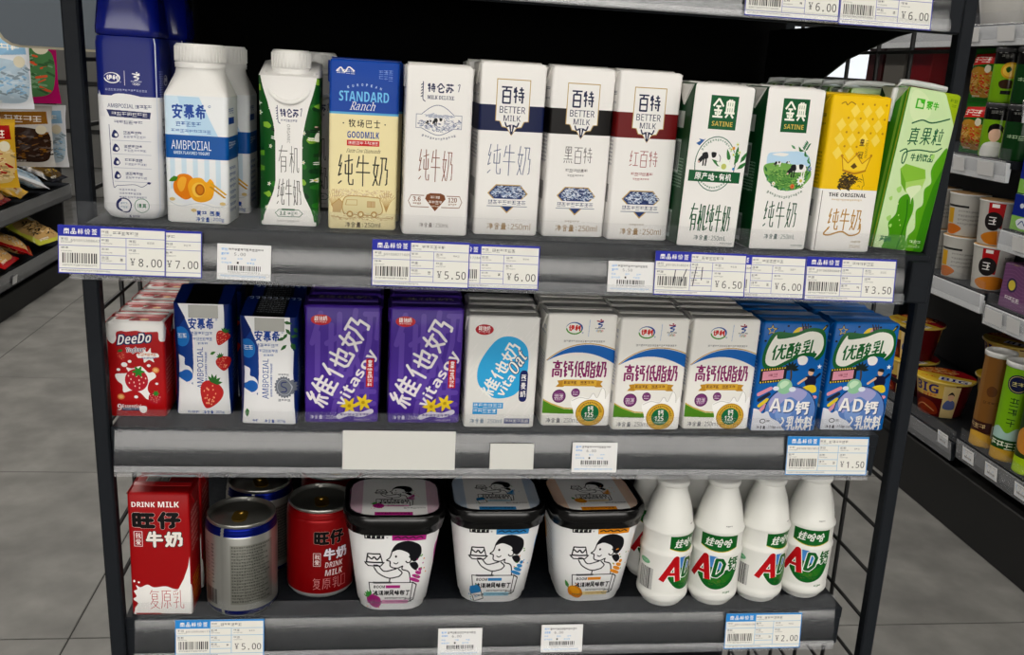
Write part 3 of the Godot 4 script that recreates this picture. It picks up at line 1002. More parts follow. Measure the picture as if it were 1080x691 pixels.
func carton_canvas(w: float, h: float, d: float, bg: Color, side: Color, top: Color, px := 6.0) -> Canvas:
	var c := Canvas.new(w + d, h + d, px, bg, self)
	c.rect(w, 0, d, h, side)
	c.rect(0, h, w + d, d, top)
	return c

func side_print(c: Canvas, w: float, h: float, d: float, ink: Color, paper: Color, seed_: int):
	for i in 9:
		c.fine(w + 4, h * 0.36 + i * 3.0, d - 8, 1.7, ink, seed_ + i)
	c.rect(w + 6, h * 0.66, d - 12, h * 0.15, paper)
	c.bars(w + 7, h * 0.67, d - 14, h * 0.11, INK, seed_)
	c.fine(w + 5, h * 0.12, d - 10, 3.0, ink, seed_ + 40)
	c.fine(w + 5, h * 0.18, d - 10, 2.0, ink, seed_ + 41)

func net_weight(c: Canvas, x: float, y: float, h: float, col: Color, what := "250ml"):
	c.row("净含量", x, y, h * 0.95, h, h * 0.12, h * 0.11, col)
	c.rect(x + h * 3.35, y + h * 0.25, h * 0.14, h * 0.14, col)
	c.rect(x + h * 3.35, y + h * 0.7, h * 0.14, h * 0.14, col)
	c.text(what, x + h * 3.8, y + h * 0.02, h * 0.62 * what.length(), h * 0.95, col, "sans", false)

func swoosh_logo(c: Canvas, x: float, y: float, k: float, ink: Color, ring_a: Color, ring_b: Color, paper: Color):   # red two-character logo inside a two-tone ring
	c.oval(x, y, 6.6 * k, 4.5 * k, ring_a)
	c.oval(x - 0.6 * k, y + 0.5 * k, 6.0 * k, 4.3 * k, paper)
	c.arc(x, y + 0.2 * k, 6.2 * k, 4.4 * k, 0.5, 3.0, 1.0 * k, ring_b)
	c.row("伊利", x - 4.4 * k, y - 2.2 * k, 4.3 * k, 4.6 * k, 0.4 * k, 0.85 * k, ink)
	c.arc(x + 6.6 * k, y + 3.6 * k, 0.5 * k, 0.5 * k, 0, TAU, 0.2 * k, ring_a)

func games_emblem(c: Canvas, x: float, y: float, k: float, a: Color, b: Color, ink: Color, ring_cols: Array):
	c.curve([x - 2.6 * k, y - 3.4 * k, x + 0.4 * k, y - 3.0 * k, x + 2.4 * k, y - 3.6 * k], 1.0 * k, a)
	c.curve([x + 2.6 * k, y - 2.6 * k, x - 1.6 * k, y - 0.9 * k, x + 1.8 * k, y - 0.2 * k], 1.0 * k, b)
	c.curve([x + 1.9 * k, y - 0.2 * k, x + 1.0 * k, y + 1.4 * k, x - 1.0 * k, y + 1.8 * k], 0.9 * k, b)
	c.oval(x + 0.6 * k, y - 4.4 * k, 0.7 * k, 0.7 * k, a)
	c.text("BEIJING 2022", x - 4.2 * k, y + 2.4 * k, 8.4 * k, 1.1 * k, ink, "sans", true, 0.15)
	for i in 5:
		c.arc(x + (-2.2 + 1.1 * i) * k, y + (4.9 + 0.45 * (i % 2)) * k, 0.75 * k, 0.75 * k, 0, TAU, 0.26 * k, ring_cols[i])

func rings_colours() -> Array:
	return [Color(0.0, 0.4, 0.75), Color(0.85, 0.65, 0.1), Color(0.1, 0.1, 0.1), Color(0.1, 0.55, 0.3), Color(0.8, 0.15, 0.2)]

func mottle(c: Canvas, pts: Array, cols: Array, n: int, size: float, seed_: int):   # strokes and dots scattered in a polygon: engraved pictures too small to read
	var rng := RandomNumberGenerator.new()
	rng.seed = seed_
	var pg := PackedVector2Array()
	var lo := Vector2(1e9, 1e9)
	var hi := -lo
	for i in range(0, pts.size(), 2):
		var v := Vector2(pts[i], pts[i + 1])
		pg.append(v)
		lo = lo.min(v)
		hi = hi.max(v)
	for i in n:
		var v := Vector2(rng.randf_range(lo.x, hi.x), rng.randf_range(lo.y, hi.y))
		if Geometry2D.is_point_in_polygon(v, pg):
			var a := rng.randf_range(-0.6, 0.6)
			c.line(PackedVector2Array([v, v + Vector2(cos(a), sin(a)) * size * rng.randf_range(0.4, 1.3)]), size * rng.randf_range(0.18, 0.4), cols[rng.randi() % cols.size()])

func cow(c: Canvas, x: float, y: float, k: float):       # small black and white cow, head down to the left
	c.blob([x - 5 * k, y - 2 * k, x, y - 3.2 * k, x + 6 * k, y - 3 * k, x + 7 * k, y + 1 * k, x + 1 * k, y + 2.2 * k, x - 5 * k, y + 1.4 * k], WHITE)
	c.blob([x - 5.4 * k, y - 2.2 * k, x - 2 * k, y - 3.2 * k, x - 1 * k, y + 0.6 * k, x - 4.5 * k, y + 1.2 * k], INK)
	c.blob([x + 1.2 * k, y - 3.3 * k, x + 4.6 * k, y - 3.2 * k, x + 4.2 * k, y - 0.4 * k, x + 2 * k, y], INK)
	c.blob([x - 4.6 * k, y - 1.4 * k, x - 7.4 * k, y + 1.2 * k, x - 8 * k, y + 3.6 * k, x - 6.6 * k, y + 4 * k, x - 4.4 * k, y + 1.6 * k], INK)
	c.oval(x - 7.4 * k, y + 3.4 * k, 0.8 * k, 0.7 * k, Color(0.85, 0.7, 0.65))
	for q in [-4.0, -2.2, 4.2, 6.0]:
		c.l([x + q * k, y + 1 * k, x + (q - 0.2) * k, y + 5.6 * k], 1.0 * k, INK if q < 0 else WHITE)
	c.curve([x + 6.8 * k, y - 2 * k, x + 8 * k, y, x + 7.6 * k, y + 3 * k], 0.4 * k, INK)

func leaf(c: Canvas, x: float, y: float, a: float, len_: float, w: float, col: Color):
	var d := Vector2(cos(a), sin(a))
	var n := d.orthogonal() * w
	var p0 := Vector2(x, y)
	c.poly(PackedVector2Array([p0, p0 + d * len_ * 0.35 + n, p0 + d * len_ * 0.7 + n * 0.7, p0 + d * len_, p0 + d * len_ * 0.7 - n * 0.7, p0 + d * len_ * 0.35 - n]), col)

func flower(c: Canvas, x: float, y: float, r: float, petal: Color, mid: Color, n := 8):
	for i in n:
		leaf(c, x, y, i * TAU / n, r, r * 0.24, petal)
	c.oval(x, y, r * 0.3, r * 0.3, mid)

func strawberry(c: Canvas, x: float, y: float, r: float, tilt := 0.0):
	c.turn(tilt, x, y)
	c.blob([0, r * 1.15, -r * 0.75, r * 0.3, -r * 0.85, -r * 0.45, -r * 0.3, -r * 0.85, r * 0.3, -r * 0.85, r * 0.85, -r * 0.45, r * 0.75, r * 0.3], Color(0.72, 0.12, 0.12))
	var rng := RandomNumberGenerator.new()
	rng.seed = int(x * 100 + y)
	for i in 26:
		var v := Vector2(rng.randf_range(-0.7, 0.7), rng.randf_range(-0.6, 0.8))
		if absf(v.x) < 0.75 - 0.55 * maxf(v.y, 0.0):
			c.oval(v.x * r, v.y * r, r * 0.05, r * 0.07, Color(0.9, 0.6, 0.45))
	for a in [-2.6, -2.1, -1.57, -1.0, -0.5]:
		leaf(c, 0, -r * 0.72, a, r * 0.7, r * 0.13, Color(0.16, 0.4, 0.14))
	c.plain()

func art_standard() -> Material:
	var w := 52.0
	var h := 127.0
	var d := 38.0
	var cream := Color(0.93, 0.88, 0.68)
	var blue := Color(0.06, 0.26, 0.62)
	var c := carton_canvas(w, h, d, cream, cream, blue)
	c.rect(0, 0, w + d, 38, blue)
	c.rect(0, 38, w + d, 1.6, Color(0.35, 0.66, 0.84))
	c.curve([5, 8.5, 8, 6, 11, 9, 14, 5.5, 18, 8], 1.0, WHITE)
	c.fine(5, 7, 14, 3.2, WHITE, 5)
	c.fine(37, 6, 11, 3.6, Color(0.5, 0.6, 0.85), 6)
	c.fine(37, 10.4, 11, 3.6, Color(0.5, 0.6, 0.85), 7)
	for i in 8:
		c.turn(-14.0 + i * 4.0, 13.0 + i * 3.6, 19.0 - 2.2 * sin(PI * i / 7.0))
		c.text("EUROPEAN"[i], 0, 0, 1.3, 1.8, Color(0.75, 0.85, 0.95))
	c.plain()
	c.text("STANDARD", 7, 22.6, 38, 7.4, Color(0.45, 0.76, 0.93))
	c.text("Ranch", 15, 30, 19, 6.4, WHITE, "serif", false, 0.35)
	c.row("牧场巴士", 14.5, 43.0, 5.2, 6.2, 1.2, 0.62, Color(0.25, 0.22, 0.18))
	c.oval(10.5, 46.3, 0.5, 0.5, INK)
	c.oval(42.5, 46.3, 0.5, 0.5, INK)
	c.text("GOODMILK", 13.6, 52.2, 24.5, 4.8, Color(0.05, 0.22, 0.58))
	c.rect(13.4, 58.6, 25, 4.2, Color(0.78, 0.08, 0.1))
	c.fine(14.4, 59.4, 12, 2.4, WHITE, 8)
	c.text("3.8g", 27, 59.3, 5, 2.6, WHITE)
	c.fine(32.5, 59.4, 5, 2.4, WHITE, 9)
	c.text("Farm Cow Diamonds", 13, 65, 26, 3.0, Color(0.35, 0.3, 0.2), "serif", false, 0.3)
	c.row("纯牛奶", 6.6, 68.5, 12.2, 25.5, 1.2, 0.95, Color(0.1, 0.1, 0.1))
	var br := Color(0.72, 0.57, 0.33)
	mottle(c, [2, 96, 50, 96, 50, 102, 2, 102], [br.lightened(0.3), br.lightened(0.45)], 220, 1.5, 3)
	for e in [[4.0, 99.0], [45.0, 97.0]]:
		for i in 9:
			c.curve([e[0], 113, e[0] + (i - 4) * 0.8, 105, e[0] + (i - 4) * 1.9, 96 + absf(i - 4) * 1.2], 0.35, br)
	c.p([3, 108, 8, 104, 12, 108, 12, 114, 3, 114], br.lightened(0.2))
	c.l([2, 108.5, 8, 103.5, 13, 108.5], 0.6, br)
	c.blob([12, 103, 18, 101, 38, 102, 40, 104, 40, 115, 12, 115, 10.5, 110], cream.darkened(0.06))
	c.curve([12, 115, 10.5, 110, 12, 103, 18, 101, 38, 102, 40, 104, 40, 115, 12, 115], 0.7, br)
	c.rect(30, 105, 6, 4.5, br.lightened(0.25))
	c.l([30, 105, 36, 105, 36, 109.5, 30, 109.5, 30, 105], 0.4, br)
	c.l([33, 105, 33, 109.5], 0.35, br)
	c.l([14, 104, 22, 104, 22, 108, 13, 108, 14, 104], 0.45, br)
	for x in [16.5, 25.0, 35.5]:
		c.oval(x, 115.2, 2.6, 2.6, br)
		c.oval(x, 115.2, 1.4, 1.4, cream)
	c.curve([2, 117, 14, 118.5, 30, 117.5, 50, 118], 0.4, br)
	mottle(c, [2, 116, 50, 116, 50, 120, 2, 120], [br.lightened(0.2)], 80, 1.4, 4)
	net_weight(c, 13, 121.4, 4.0, Color(0.35, 0.3, 0.2))
	side_print(c, w, h, d, Color(0.3, 0.28, 0.22), WHITE, 11)
	return print_mat(c)

func mongol(c: Canvas, x: float, y: float, h: float, col: Color):     # vertical script line
	c.l([x, y, x, y + h * 0.8], h * 0.045, col)
	for i in 5:
		c.l([x, y + h * (0.1 + 0.15 * i), x - h * 0.1, y + h * (0.16 + 0.15 * i)], h * 0.045, col)
	c.curve([x, y + h * 0.78, x + h * 0.02, y + h * 0.92, x + h * 0.13, y + h], h * 0.045, col)

func art_deluxe() -> Material:
	var w := 50.0
	var h := 127.0
	var d := 38.0
	var c := carton_canvas(w, h, d, WHITE, WHITE, WHITE)
	var ink := Color(0.13, 0.15, 0.3)
	mongol(c, 12.5, 12.5, 14, ink)
	c.row("特仑苏", 16, 13, 6.0, 6.8, 0.9, 0.95, ink)
	c.curve([39, 14, 40.4, 13.4, 39.6, 18.4], 0.5, ink)
	c.text("MILK DELUXE", 16, 22, 20.5, 2.6, ink, "serif", true)
	var sl := Color(0.33, 0.37, 0.5)
	var fr := PackedVector2Array()
	for i in 17:
		fr.append(Vector2(12 + 25 * i / 16.0, 36 - 7 * sin(PI * i / 16.0)))
	c.line(fr, 0.45, sl)
	c.l([12, 36, 8, 36, 8, 46, 12, 46], 0.45, sl)
	c.l([37, 36, 43, 36, 43, 46, 37, 46], 0.45, sl)
	c.curve([12, 46, 25, 51, 37, 46], 0.45, sl)
	mottle(c, [9, 41, 42, 39, 42, 45, 25, 49, 9, 45], [sl, sl.lightened(0.35), sl.lightened(0.6)], 330, 1.5, 12)
	mottle(c, [14, 36, 36, 36, 36, 38, 14, 38], [sl.lightened(0.5)], 60, 2.2, 13)
	cow(c, 25, 40.5, 0.62)
	cow(c, 18, 41.5, 0.36)
	for i in 13:
		c.turn(16.0 - i * 2.7, 13.0 + i * 2.0, 50.4 + 2.6 * sin(PI * i / 12.0))
		c.fine(0, 0, 1.6, 1.7, ink, i)
	c.plain()
	c.row("纯牛奶", 11, 60.5, 8.2, 26, 0.9, 0.62, Color(0.48, 0.27, 0.2))
	var br := Color(0.45, 0.24, 0.1)
	c.p([18, 96, 21, 94.6, 29, 94.6, 32, 96, 33, 99, 25, 108.5, 17, 99], br)
	c.fine(21, 96.4, 8, 3.0, WHITE, 21)
	c.fine(19.6, 100.2, 11, 2.8, WHITE, 22)
	c.fine(22, 104, 6, 1.4, WHITE, 23)
	for e in [[4.0, 16.0, 1.0], [46.0, 34.0, -1.0]]:
		c.l([e[1], 96.6, e[0] + e[2] * 2, 96.6, e[0], 101, e[0] + e[2] * 2, 105.4, e[1] + e[2] * 4, 105.4], 0.4, br)
	c.text("3.6", 7.5, 97.6, 6, 3.6, br, "serif", true)
	c.fine(7.5, 102, 6.5, 1.6, br, 24)
	c.text("120", 35, 97.6, 7, 3.6, br, "serif", true)
	c.fine(35.4, 102, 6.5, 1.6, br, 25)
	net_weight(c, 13, 117.6, 3.4, Color(0.55, 0.52, 0.5), "250mL")
	side_print(c, w, h, d, ink, WHITE, 31)
	return print_mat(c)

func art_better(kind: int) -> Material:
	var w := 51.0
	var h := 132.0
	var d := 38.0
	var band: Color = [Color(0.06, 0.1, 0.26), Color(0.07, 0.06, 0.055), Color(0.4, 0.04, 0.05)][kind]
	var gold := Color(0.72, 0.6, 0.36)
	var ink := Color(0.09, 0.12, 0.26)
	var c := carton_canvas(w, h, d, WHITE, WHITE, WHITE)
	c.rect(0, 31.5, w + d, 19.5, band)
	var sh := [12.5, 12, 39.5, 12, 39.5, 43.5, 36, 43.8, 34, 48, 30, 48.6, 26, 54.5, 22, 48.6, 18, 48, 16, 43.8, 12.5, 43.5]
	c.p(sh, gold)
	c.turn(0, 26, 31, Vector2(0.945, 0.965))
	var inner: Array = []
	for i in range(0, sh.size(), 2):
		inner += [sh[i] - 26.0, sh[i + 1] - 31.0]
	c.p(inner, WHITE)
	c.plain()
	c.row("百特", 16.2, 17, 9.0, 13.2, 0.8, 1.25, ink)
	c.text("BETTER", 15.6, 32.4, 20.6, 5.0, ink, "sans", false)
	c.text("MILK", 19.2, 39, 13.6, 4.4, ink, "sans", false)
	c.p([23.8, 46, 28.2, 46, 27.4, 50, 26.8, 53.4, 25.2, 53.4, 24.6, 50], ink)
	c.curve([20.6, 44.6, 22.0, 47.4, 24.4, 46.6], 1.1, ink)
	c.curve([31.4, 44.6, 30.0, 47.4, 27.6, 46.6], 1.1, ink)
	c.p([25.4, 46.4, 26.6, 46.4, 26.3, 51, 25.7, 51], WHITE)
	if kind == 0:
		c.row("纯牛奶", 8, 60, 11, 25.5, 1.0, 0.6, Color(0.26, 0.32, 0.46))
	else:
		var tint: Color = Color(0.22, 0.2, 0.2) if kind == 1 else Color(0.55, 0.13, 0.13)
		c.row(["", "黑百特", "红百特"][kind], 13, 60, 7.6, 13.6, 0.6, 0.5, tint)
		c.fine(15.4, 77.6, 19, 2.7, tint, 41)
		c.fine(17.4, 82, 14, 1.8, tint, 42)
	c.p([26 - 16.5, 99, 26 - 10, 92, 26 + 10, 92, 26 + 16.5, 99, 26, 114.5], gold)
	c.p([26 - 15.3, 99, 26 - 9.4, 92.8, 26 + 9.4, 92.8, 26 + 15.3, 99, 26, 113.3], Color(0.14, 0.22, 0.42))
	mottle(c, [12, 99, 17, 93.4, 35, 93.4, 40, 99, 37, 102, 15, 102], [Color(0.55, 0.62, 0.74), Color(0.85, 0.88, 0.92), Color(0.1, 0.16, 0.34)], 420, 2.0, 50 + kind)
	c.rect(9.5, 103.2, 33, 5.6, WHITE)
	c.fine(10.5, 104.2, 31, 3.3, Color(0.18, 0.22, 0.38), 43)
	c.rect(9.5, 108.8, 33, 0.5, Color(0.4, 0.45, 0.55))
	net_weight(c, 10.5, 122.4, 5.2, Color(0.62, 0.5, 0.34))
	if kind > 0:
		c.fine(18, 118.6, 13, 1.8, Color(0.5, 0.42, 0.32), 44)
	side_print(c, w, h, d, ink, WHITE, 60 + kind)
	return print_mat(c)

func art_satine(kind: int) -> Material:
	var w := 50.0
	var h := 125.5
	var d := 38.0
	var c := carton_canvas(w, h, d, WHITE, Color(0.03, 0.24, 0.11), WHITE)
	for i in 10:
		c.fine(w + 6, 58 + i * 2.4, d - 12, 1.3, Color(0.7, 0.8, 0.72), i)
	c.rect(w + 9, 22, 14, 13, Color(0.75, 0.78, 0.75))
	c.rect(w + 10, 44, 12, 26, Color(0.72, 0.76, 0.74))
	c.bars(w + 11, 46, 10, 22, INK, 7)
	c.rect(w + 4, 100, 16, 22, Color(0.72, 0.76, 0.74))
	c.bars(w + 5, 102, 14, 17, INK, 5)
	c.rect(14, 8, 23, 25.5, GREEN)
	c.row("金典", 16.2, 10, 9.0, 14.6, 0.8, 1.55, Color(0.95, 0.95, 0.9))
	c.text("SATINE", 16.8, 27.4, 17.4, 3.6, Color(0.78, 0.68, 0.3))
	c.arc(38.6, 9.4, 0.7, 0.7, 0, TAU, 0.25, WHITE)
	if kind == 0:
		c.arc(24, 60, 17, 21, 0, TAU, 0.7, Color(0.25, 0.42, 0.35))
		for i in 15:
			var a := PI * (1.2 + 0.6 * i / 14.0)
			c.turn(rad_to_deg(a) + 90, 24 + 15 * cos(a), 60 + 18.6 * sin(a))
			c.fine(-0.9, -0.9, 1.7, 1.8, GREEN, i)
		for i in 15:
			var a := PI * (0.8 - 0.6 * i / 14.0)
			c.turn(rad_to_deg(a) - 90, 24 + 15 * cos(a), 60 + 18.6 * sin(a))
			c.fine(-0.9, -0.9, 1.7, 1.8, GREEN, i + 20)
		c.plain()
		cow(c, 18.5, 55, 1.15)
		for e in [[36.0, 58.0, -1.9], [40.0, 60.0, -1.2], [43.0, 63.0, -0.6], [30.0, 62.0, -2.6], [41.0, 56.0, -1.5], [45.0, 58.0, -1.0]]:
			leaf(c, e[0], e[1], e[2], 11, 1.6, Color(0.18, 0.45, 0.2))
		for e in [[36.0, 48.0], [41.0, 44.0], [43.5, 50.0], [38.5, 52.0]]:
			flower(c, e[0], e[1], 2.2, Color(0.85, 0.92, 0.8), Color(0.8, 0.7, 0.2), 6)
		flower(c, 31.5, 61.5, 7.5, Color(0.93, 0.95, 0.9), Color(0.75, 0.78, 0.4), 7)
		c.oval(40, 63, 1.1, 1.1, Color(0.2, 0.5, 0.75))
		c.oval(38, 47, 1.2, 1.2, Color(0.85, 0.55, 0.15))
		c.p([6, 45, 9.5, 42.8, 8, 41.4, 12, 42, 13.6, 41, 11, 44.2, 9, 46.6], Color(0.15, 0.35, 0.6))
		c.rect(3, 65.5, 43.5, 8.6, GREEN)
		c.row("原产地", 8.4, 66.9, 5.0, 5.8, 0.5, 0.72, WHITE)
		c.oval(26.3, 69.8, 0.7, 0.7, WHITE)
		c.row("有机", 28.6, 66.9, 5.0, 5.8, 0.5, 0.72, WHITE)
		c.row("有机纯牛奶", 8.5, 90.5, 6.3, 23.5, 0.7, 0.95, Color(0.06, 0.3, 0.17))
		net_weight(c, 14, 116.4, 4.0, Color(0.35, 0.42, 0.4), "250mL")
	else:
		c.blob([6, 52, 14, 49, 36, 48, 44, 54, 44, 66, 34, 74, 20, 75, 9, 68], Color(0.72, 0.84, 0.93))
		c.blob([10, 51, 16, 49.4, 24, 50, 20, 52], WHITE)
		c.blob([4, 60, 14, 57, 30, 58, 44, 60, 46, 68, 36, 77, 20, 78, 8, 70], Color(0.45, 0.66, 0.3))
		c.blob([10, 66, 24, 63, 42, 66, 40, 73, 24, 77, 12, 72], Color(0.33, 0.56, 0.24))
		mottle(c, [8, 62, 44, 62, 40, 76, 14, 76], [Color(0.2, 0.42, 0.16), Color(0.55, 0.72, 0.35)], 260, 1.6, 70)
		for i in 26:
			var a := PI * (-0.42 + 1.35 * i / 25.0)
			leaf(c, 25 + 18 * cos(a), 61 + 15.5 * sin(a), a + (1.2 if i % 2 else -1.2), 5.2, 0.9, Color(0.13, 0.4, 0.18) if i % 3 else Color(0.3, 0.55, 0.35))
		for i in 9:
			leaf(c, 38 + i * 0.3, 46.5 - i * 0.6 + (i % 2), -1.5 + (0.8 if i % 2 else -0.8), 3.6, 0.7, Color(0.2, 0.45, 0.3))
		flower(c, 38, 70.5, 4.2, WHITE, Color(0.8, 0.75, 0.3), 9)
		flower(c, 31, 75, 2.4, Color(0.85, 0.4, 0.2), Color(0.7, 0.3, 0.1), 8)
		flower(c, 44.5, 61, 2.2, Color(0.35, 0.45, 0.75), Color(0.8, 0.8, 0.4), 7)
		flower(c, 14, 73.5, 2.0, WHITE, Color(0.8, 0.75, 0.3), 7)
		cow(c, 33.5, 61.5, 1.1)
		cow(c, 15.5, 57.5, 0.42)
		cow(c, 24.5, 56.5, 0.25)
		for i in 15:
			c.turn(24.0 - i * 3.6, 10.0 + i * 2.05, 78.6 + 4.2 * sin(PI * i / 14.0))
			c.fine(0, 0, 1.8, 2.2, Color(0.15, 0.3, 0.2), i)
		c.plain()
		c.row("纯牛奶", 9.4, 86, 9.0, 23, 0.9, 0.85, Color(0.06, 0.27, 0.16))
		net_weight(c, 12, 113.4, 4.0, Color(0.35, 0.42, 0.4), "250mL")
	c.fine(37, 121.6, 11, 1.6, Color(0.35, 0.4, 0.38), 88)
	return print_mat(c)

func art_crown() -> Material:
	var w := 50.0
	var h := 124.0
	var d := 38.0
	var y := Color(0.93, 0.76, 0.0)
	var c := carton_canvas(w, h, d, WHITE, WHITE, y)
	c.rect(0, 0, w + d, 73.5, y)
	for i in 4:
		for j in 4:
			var cx := 10.0 + j * 10.6
			var cy := 12.0 + i * 11.0
			if i == 0 and j == 0 or i == 3 and j > 1:
				continue
			c.p([cx, cy - 5.2, cx + 4.2, cy, cx, cy + 5.2, cx - 4.2, cy], Color(0.95, 0.83, 0.32))
			var gx := cx + 5.3
			var gy := cy - 5.5
			c.oval(gx, gy, 0.9, 0.9, Color(0.72, 0.52, 0.06))
	c.curve([8, 7, 11, 5.6, 13, 7.6, 16, 5.4, 20, 7], 0.8, Color(0.6, 0.42, 0.08))
	c.hanzi("皇", 28, 33, 4.6, 5.6, 0.6, Color(0.3, 0.2, 0.04))
	c.hanzi("冠", 28, 43, 4.6, 5.6, 0.6, Color(0.3, 0.2, 0.04))
	c.turn(90, 36, 34)
	c.text("CROWN", 0, 0, 14, 2.2, Color(0.6, 0.45, 0.06), "serif", false)
	c.plain()
	var au := Color(0.7, 0.47, 0.05)
	c.p([17, 58, 14.5, 47.5, 20.5, 52.5, 27, 45.5, 33, 52.5, 40, 46.5, 36.5, 58], Color(0.95, 0.8, 0.18))
	c.l([17, 58, 14.5, 47.5, 20.5, 52.5, 27, 45.5, 33, 52.5, 40, 46.5, 36.5, 58], 0.7, au)
	for e in [[14.5, 47.0], [27.0, 45.0], [40.0, 46.0]]:
		c.oval(e[0], e[1], 1.1, 1.1, au)
	c.curve([17, 58.2, 27, 60.4, 36.6, 58], 1.5, au)
	c.p([26, 52, 29, 55, 26, 57, 23, 55], Color(0.35, 0.25, 0.05))
	mottle(c, [14, 73.2, 14, 65, 17, 60.5, 27, 62, 30, 66, 25, 70, 25, 73.2], [Color(0.16, 0.12, 0.04), Color(0.3, 0.22, 0.05)], 300, 2.2, 81)
	c.curve([34.5, 61, 36.6, 66, 37.6, 69.6, 36.4, 70.6, 36.4, 73.4], 0.4, Color(0.35, 0.25, 0.05))
	c.curve([31, 65.4, 33, 64.6, 35.4, 65.4], 0.5, Color(0.2, 0.15, 0.04))
	c.curve([31.4, 67, 33, 66.2, 34.8, 67.2], 0.4, Color(0.2, 0.15, 0.04))
	c.curve([31.6, 70.4, 33, 69.8, 34, 71.2], 0.4, Color(0.4, 0.3, 0.06))
	c.text("THE ORIGINAL", 8, 76.4, 33, 3.0, INK, "sans", true)
	c.fine(11, 81, 27, 1.6, Color(0.75, 0.6, 0.35), 82)
	var g := Color(0.68, 0.5, 0.2)
	c.row("纯牛奶", 10.5, 88, 9.4, 19, 0.6, 0.95, g)
	c.curve([12, 105, 8.5, 109.5, 13, 110.5, 24, 107.5, 32, 110.5, 40, 108, 40, 101], 1.2, g)
	c.fine(34, 114.6, 9, 2.4, Color(0.68, 0.62, 0.5), 83)
	c.text("250mL", 33, 118, 10.5, 2.8, Color(0.68, 0.62, 0.5), "sans", false)
	c.l([2.2, 75, 2.2, 123], 0.5, Color(0.3, 0.28, 0.25))
	side_print(c, w, h, d, Color(0.3, 0.25, 0.1), WHITE, 84)
	return print_mat(c)

func art_aloe() -> Material:
	var w := 50.0
	var h := 129.5
	var d := 38.0
	var pale := Color(0.78, 0.88, 0.66)
	var dk := Color(0.12, 0.42, 0.04)
	var c := carton_canvas(w, h, d, pale, Color(0.06, 0.27, 0.05), Color(0.1, 0.34, 0.08))
	c.rect(w + 22, 0, 16, h, Color(0.22, 0.55, 0.1))
	c.rect(w + 30, 0, 3, h, Color(0.5, 0.72, 0.25))
	c.rect(w + 35.5, 0, 1.4, h, Color(0.62, 0.66, 0.2))
	for i in 42:
		c.fine(w + 8, 28 + i * 2.3, 11, 1.4, Color(0.6, 0.72, 0.55), i)
	c.rect(w + 9, 6, 9, 14, Color(0.75, 0.82, 0.7))
	c.blob([3, 4, 10, 2, 20, 8, 24, 20, 12, 26, 4, 18], Color(0.82, 0.9, 0.7))
	c.p([34, 0, 50, 0, 50, 25], Color(0.58, 0.68, 0.06))
	c.fine(40.5, 4, 8, 3.2, Color(0.3, 0.45, 0.05), 90)
	c.fine(43, 8.4, 5, 3.2, Color(0.3, 0.45, 0.05), 91)
	c.rect(8.5, 8, 8, 7.6, Color(0.25, 0.68, 0.1))
	c.p([10, 9, 12, 9, 13, 11, 15.5, 11.6, 15.5, 14.5, 10, 14.5], pale)
	c.hanzi("蒙", 18.5, 8.6, 6, 6.6, 0.85, Color(0.25, 0.68, 0.1))
	c.hanzi("牛", 25, 8.6, 6, 6.6, 0.85, Color(0.25, 0.68, 0.1))
	var tg := Color(0.05, 0.35, 0.2)
	c.curve([9, 27.5, 18, 24, 28, 25, 44, 20], 1.1, tg)
	c.t = Transform2D(Vector2(1, -0.09), Vector2(-0.04, 1), Vector2(8.4, 30.5))
	c.row("真果粒", 0, 0, 10.6, 14.4, 1.0, 1.0, tg)
	c.plain()
	c.curve([4, 50.5, 9, 48, 10.8, 52, 9.6, 59, 7.6, 58, 8.6, 51, 20, 47.5, 36, 47.2, 43, 43.5], 1.0, tg)
	c.t = Transform2D(Vector2(1, -0.07), Vector2(-0.04, 1), Vector2(15, 50.6))
	c.row("牛奶饮品", 0, 0, 5.2, 6.6, 0.5, 0.75, tg)
	c.plain()
	c.blob([50.5, 48, 42, 52, 38, 62, 41, 72, 36, 78, 38, 90, 33, 96, 36, 110, 31, 118, 33, 130, 50.5, 130], Color(0.33, 0.62, 0.07))
	c.p([50, 56, 44, 74, 41, 96, 40, 130, 50, 130], Color(0.2, 0.5, 0.03))
	c.blob([14, 88, 21, 83, 27, 86, 30, 96, 28, 110, 30, 130, 9, 130, 12, 118, 9, 108, 14, 100], Color(0.27, 0.57, 0.04))
	c.curve([22, 88, 25, 104, 23, 130], 1.2, dk)
	for i in 12:
		c.oval(14.0 + (i * 37 % 30), 92.0 + (i * 53 % 36), 0.5, 0.7, Color(0.75, 0.86, 0.5))
	c.p([8, 64, 12, 59.5, 32, 62, 34.5, 69, 16, 74], Color(0.52, 0.74, 0.22))
	c.p([16, 74, 34.5, 69, 33, 77, 27, 84, 18, 82], Color(0.66, 0.82, 0.4))
	c.p([8, 64, 16, 74, 18, 82, 12, 76], Color(0.4, 0.64, 0.14))
	c.blob([18, 79, 30, 75, 32, 78, 26, 86, 25.6, 91, 24, 86], Color(0.85, 0.91, 0.74))
	for e in [[4.0, 88.0, 1.6], [9.0, 80.0, 2.4], [6.0, 104.0, 2.2], [34.0, 51.0, 2.0], [10.0, 110.0, 1.4]]:
		c.blob([e[0], e[1], e[0] + e[2] * 1.6, e[1] - e[2], e[0] + e[2] * 2, e[1] + e[2] * 0.6, e[0] + e[2], e[1] + e[2] * 1.3], Color(0.62, 0.82, 0.42))
	c.row("芦荟味", 4.5, 119, 3.6, 5.0, 0.2, 0.85, Color(0.08, 0.4, 0.2))
	c.fine(34, 120, 12, 3.2, Color(0.93, 0.96, 0.9), 92)
	c.fine(34, 124.4, 12, 2.0, Color(0.93, 0.96, 0.9), 93)
	return print_mat(c, 0.3)

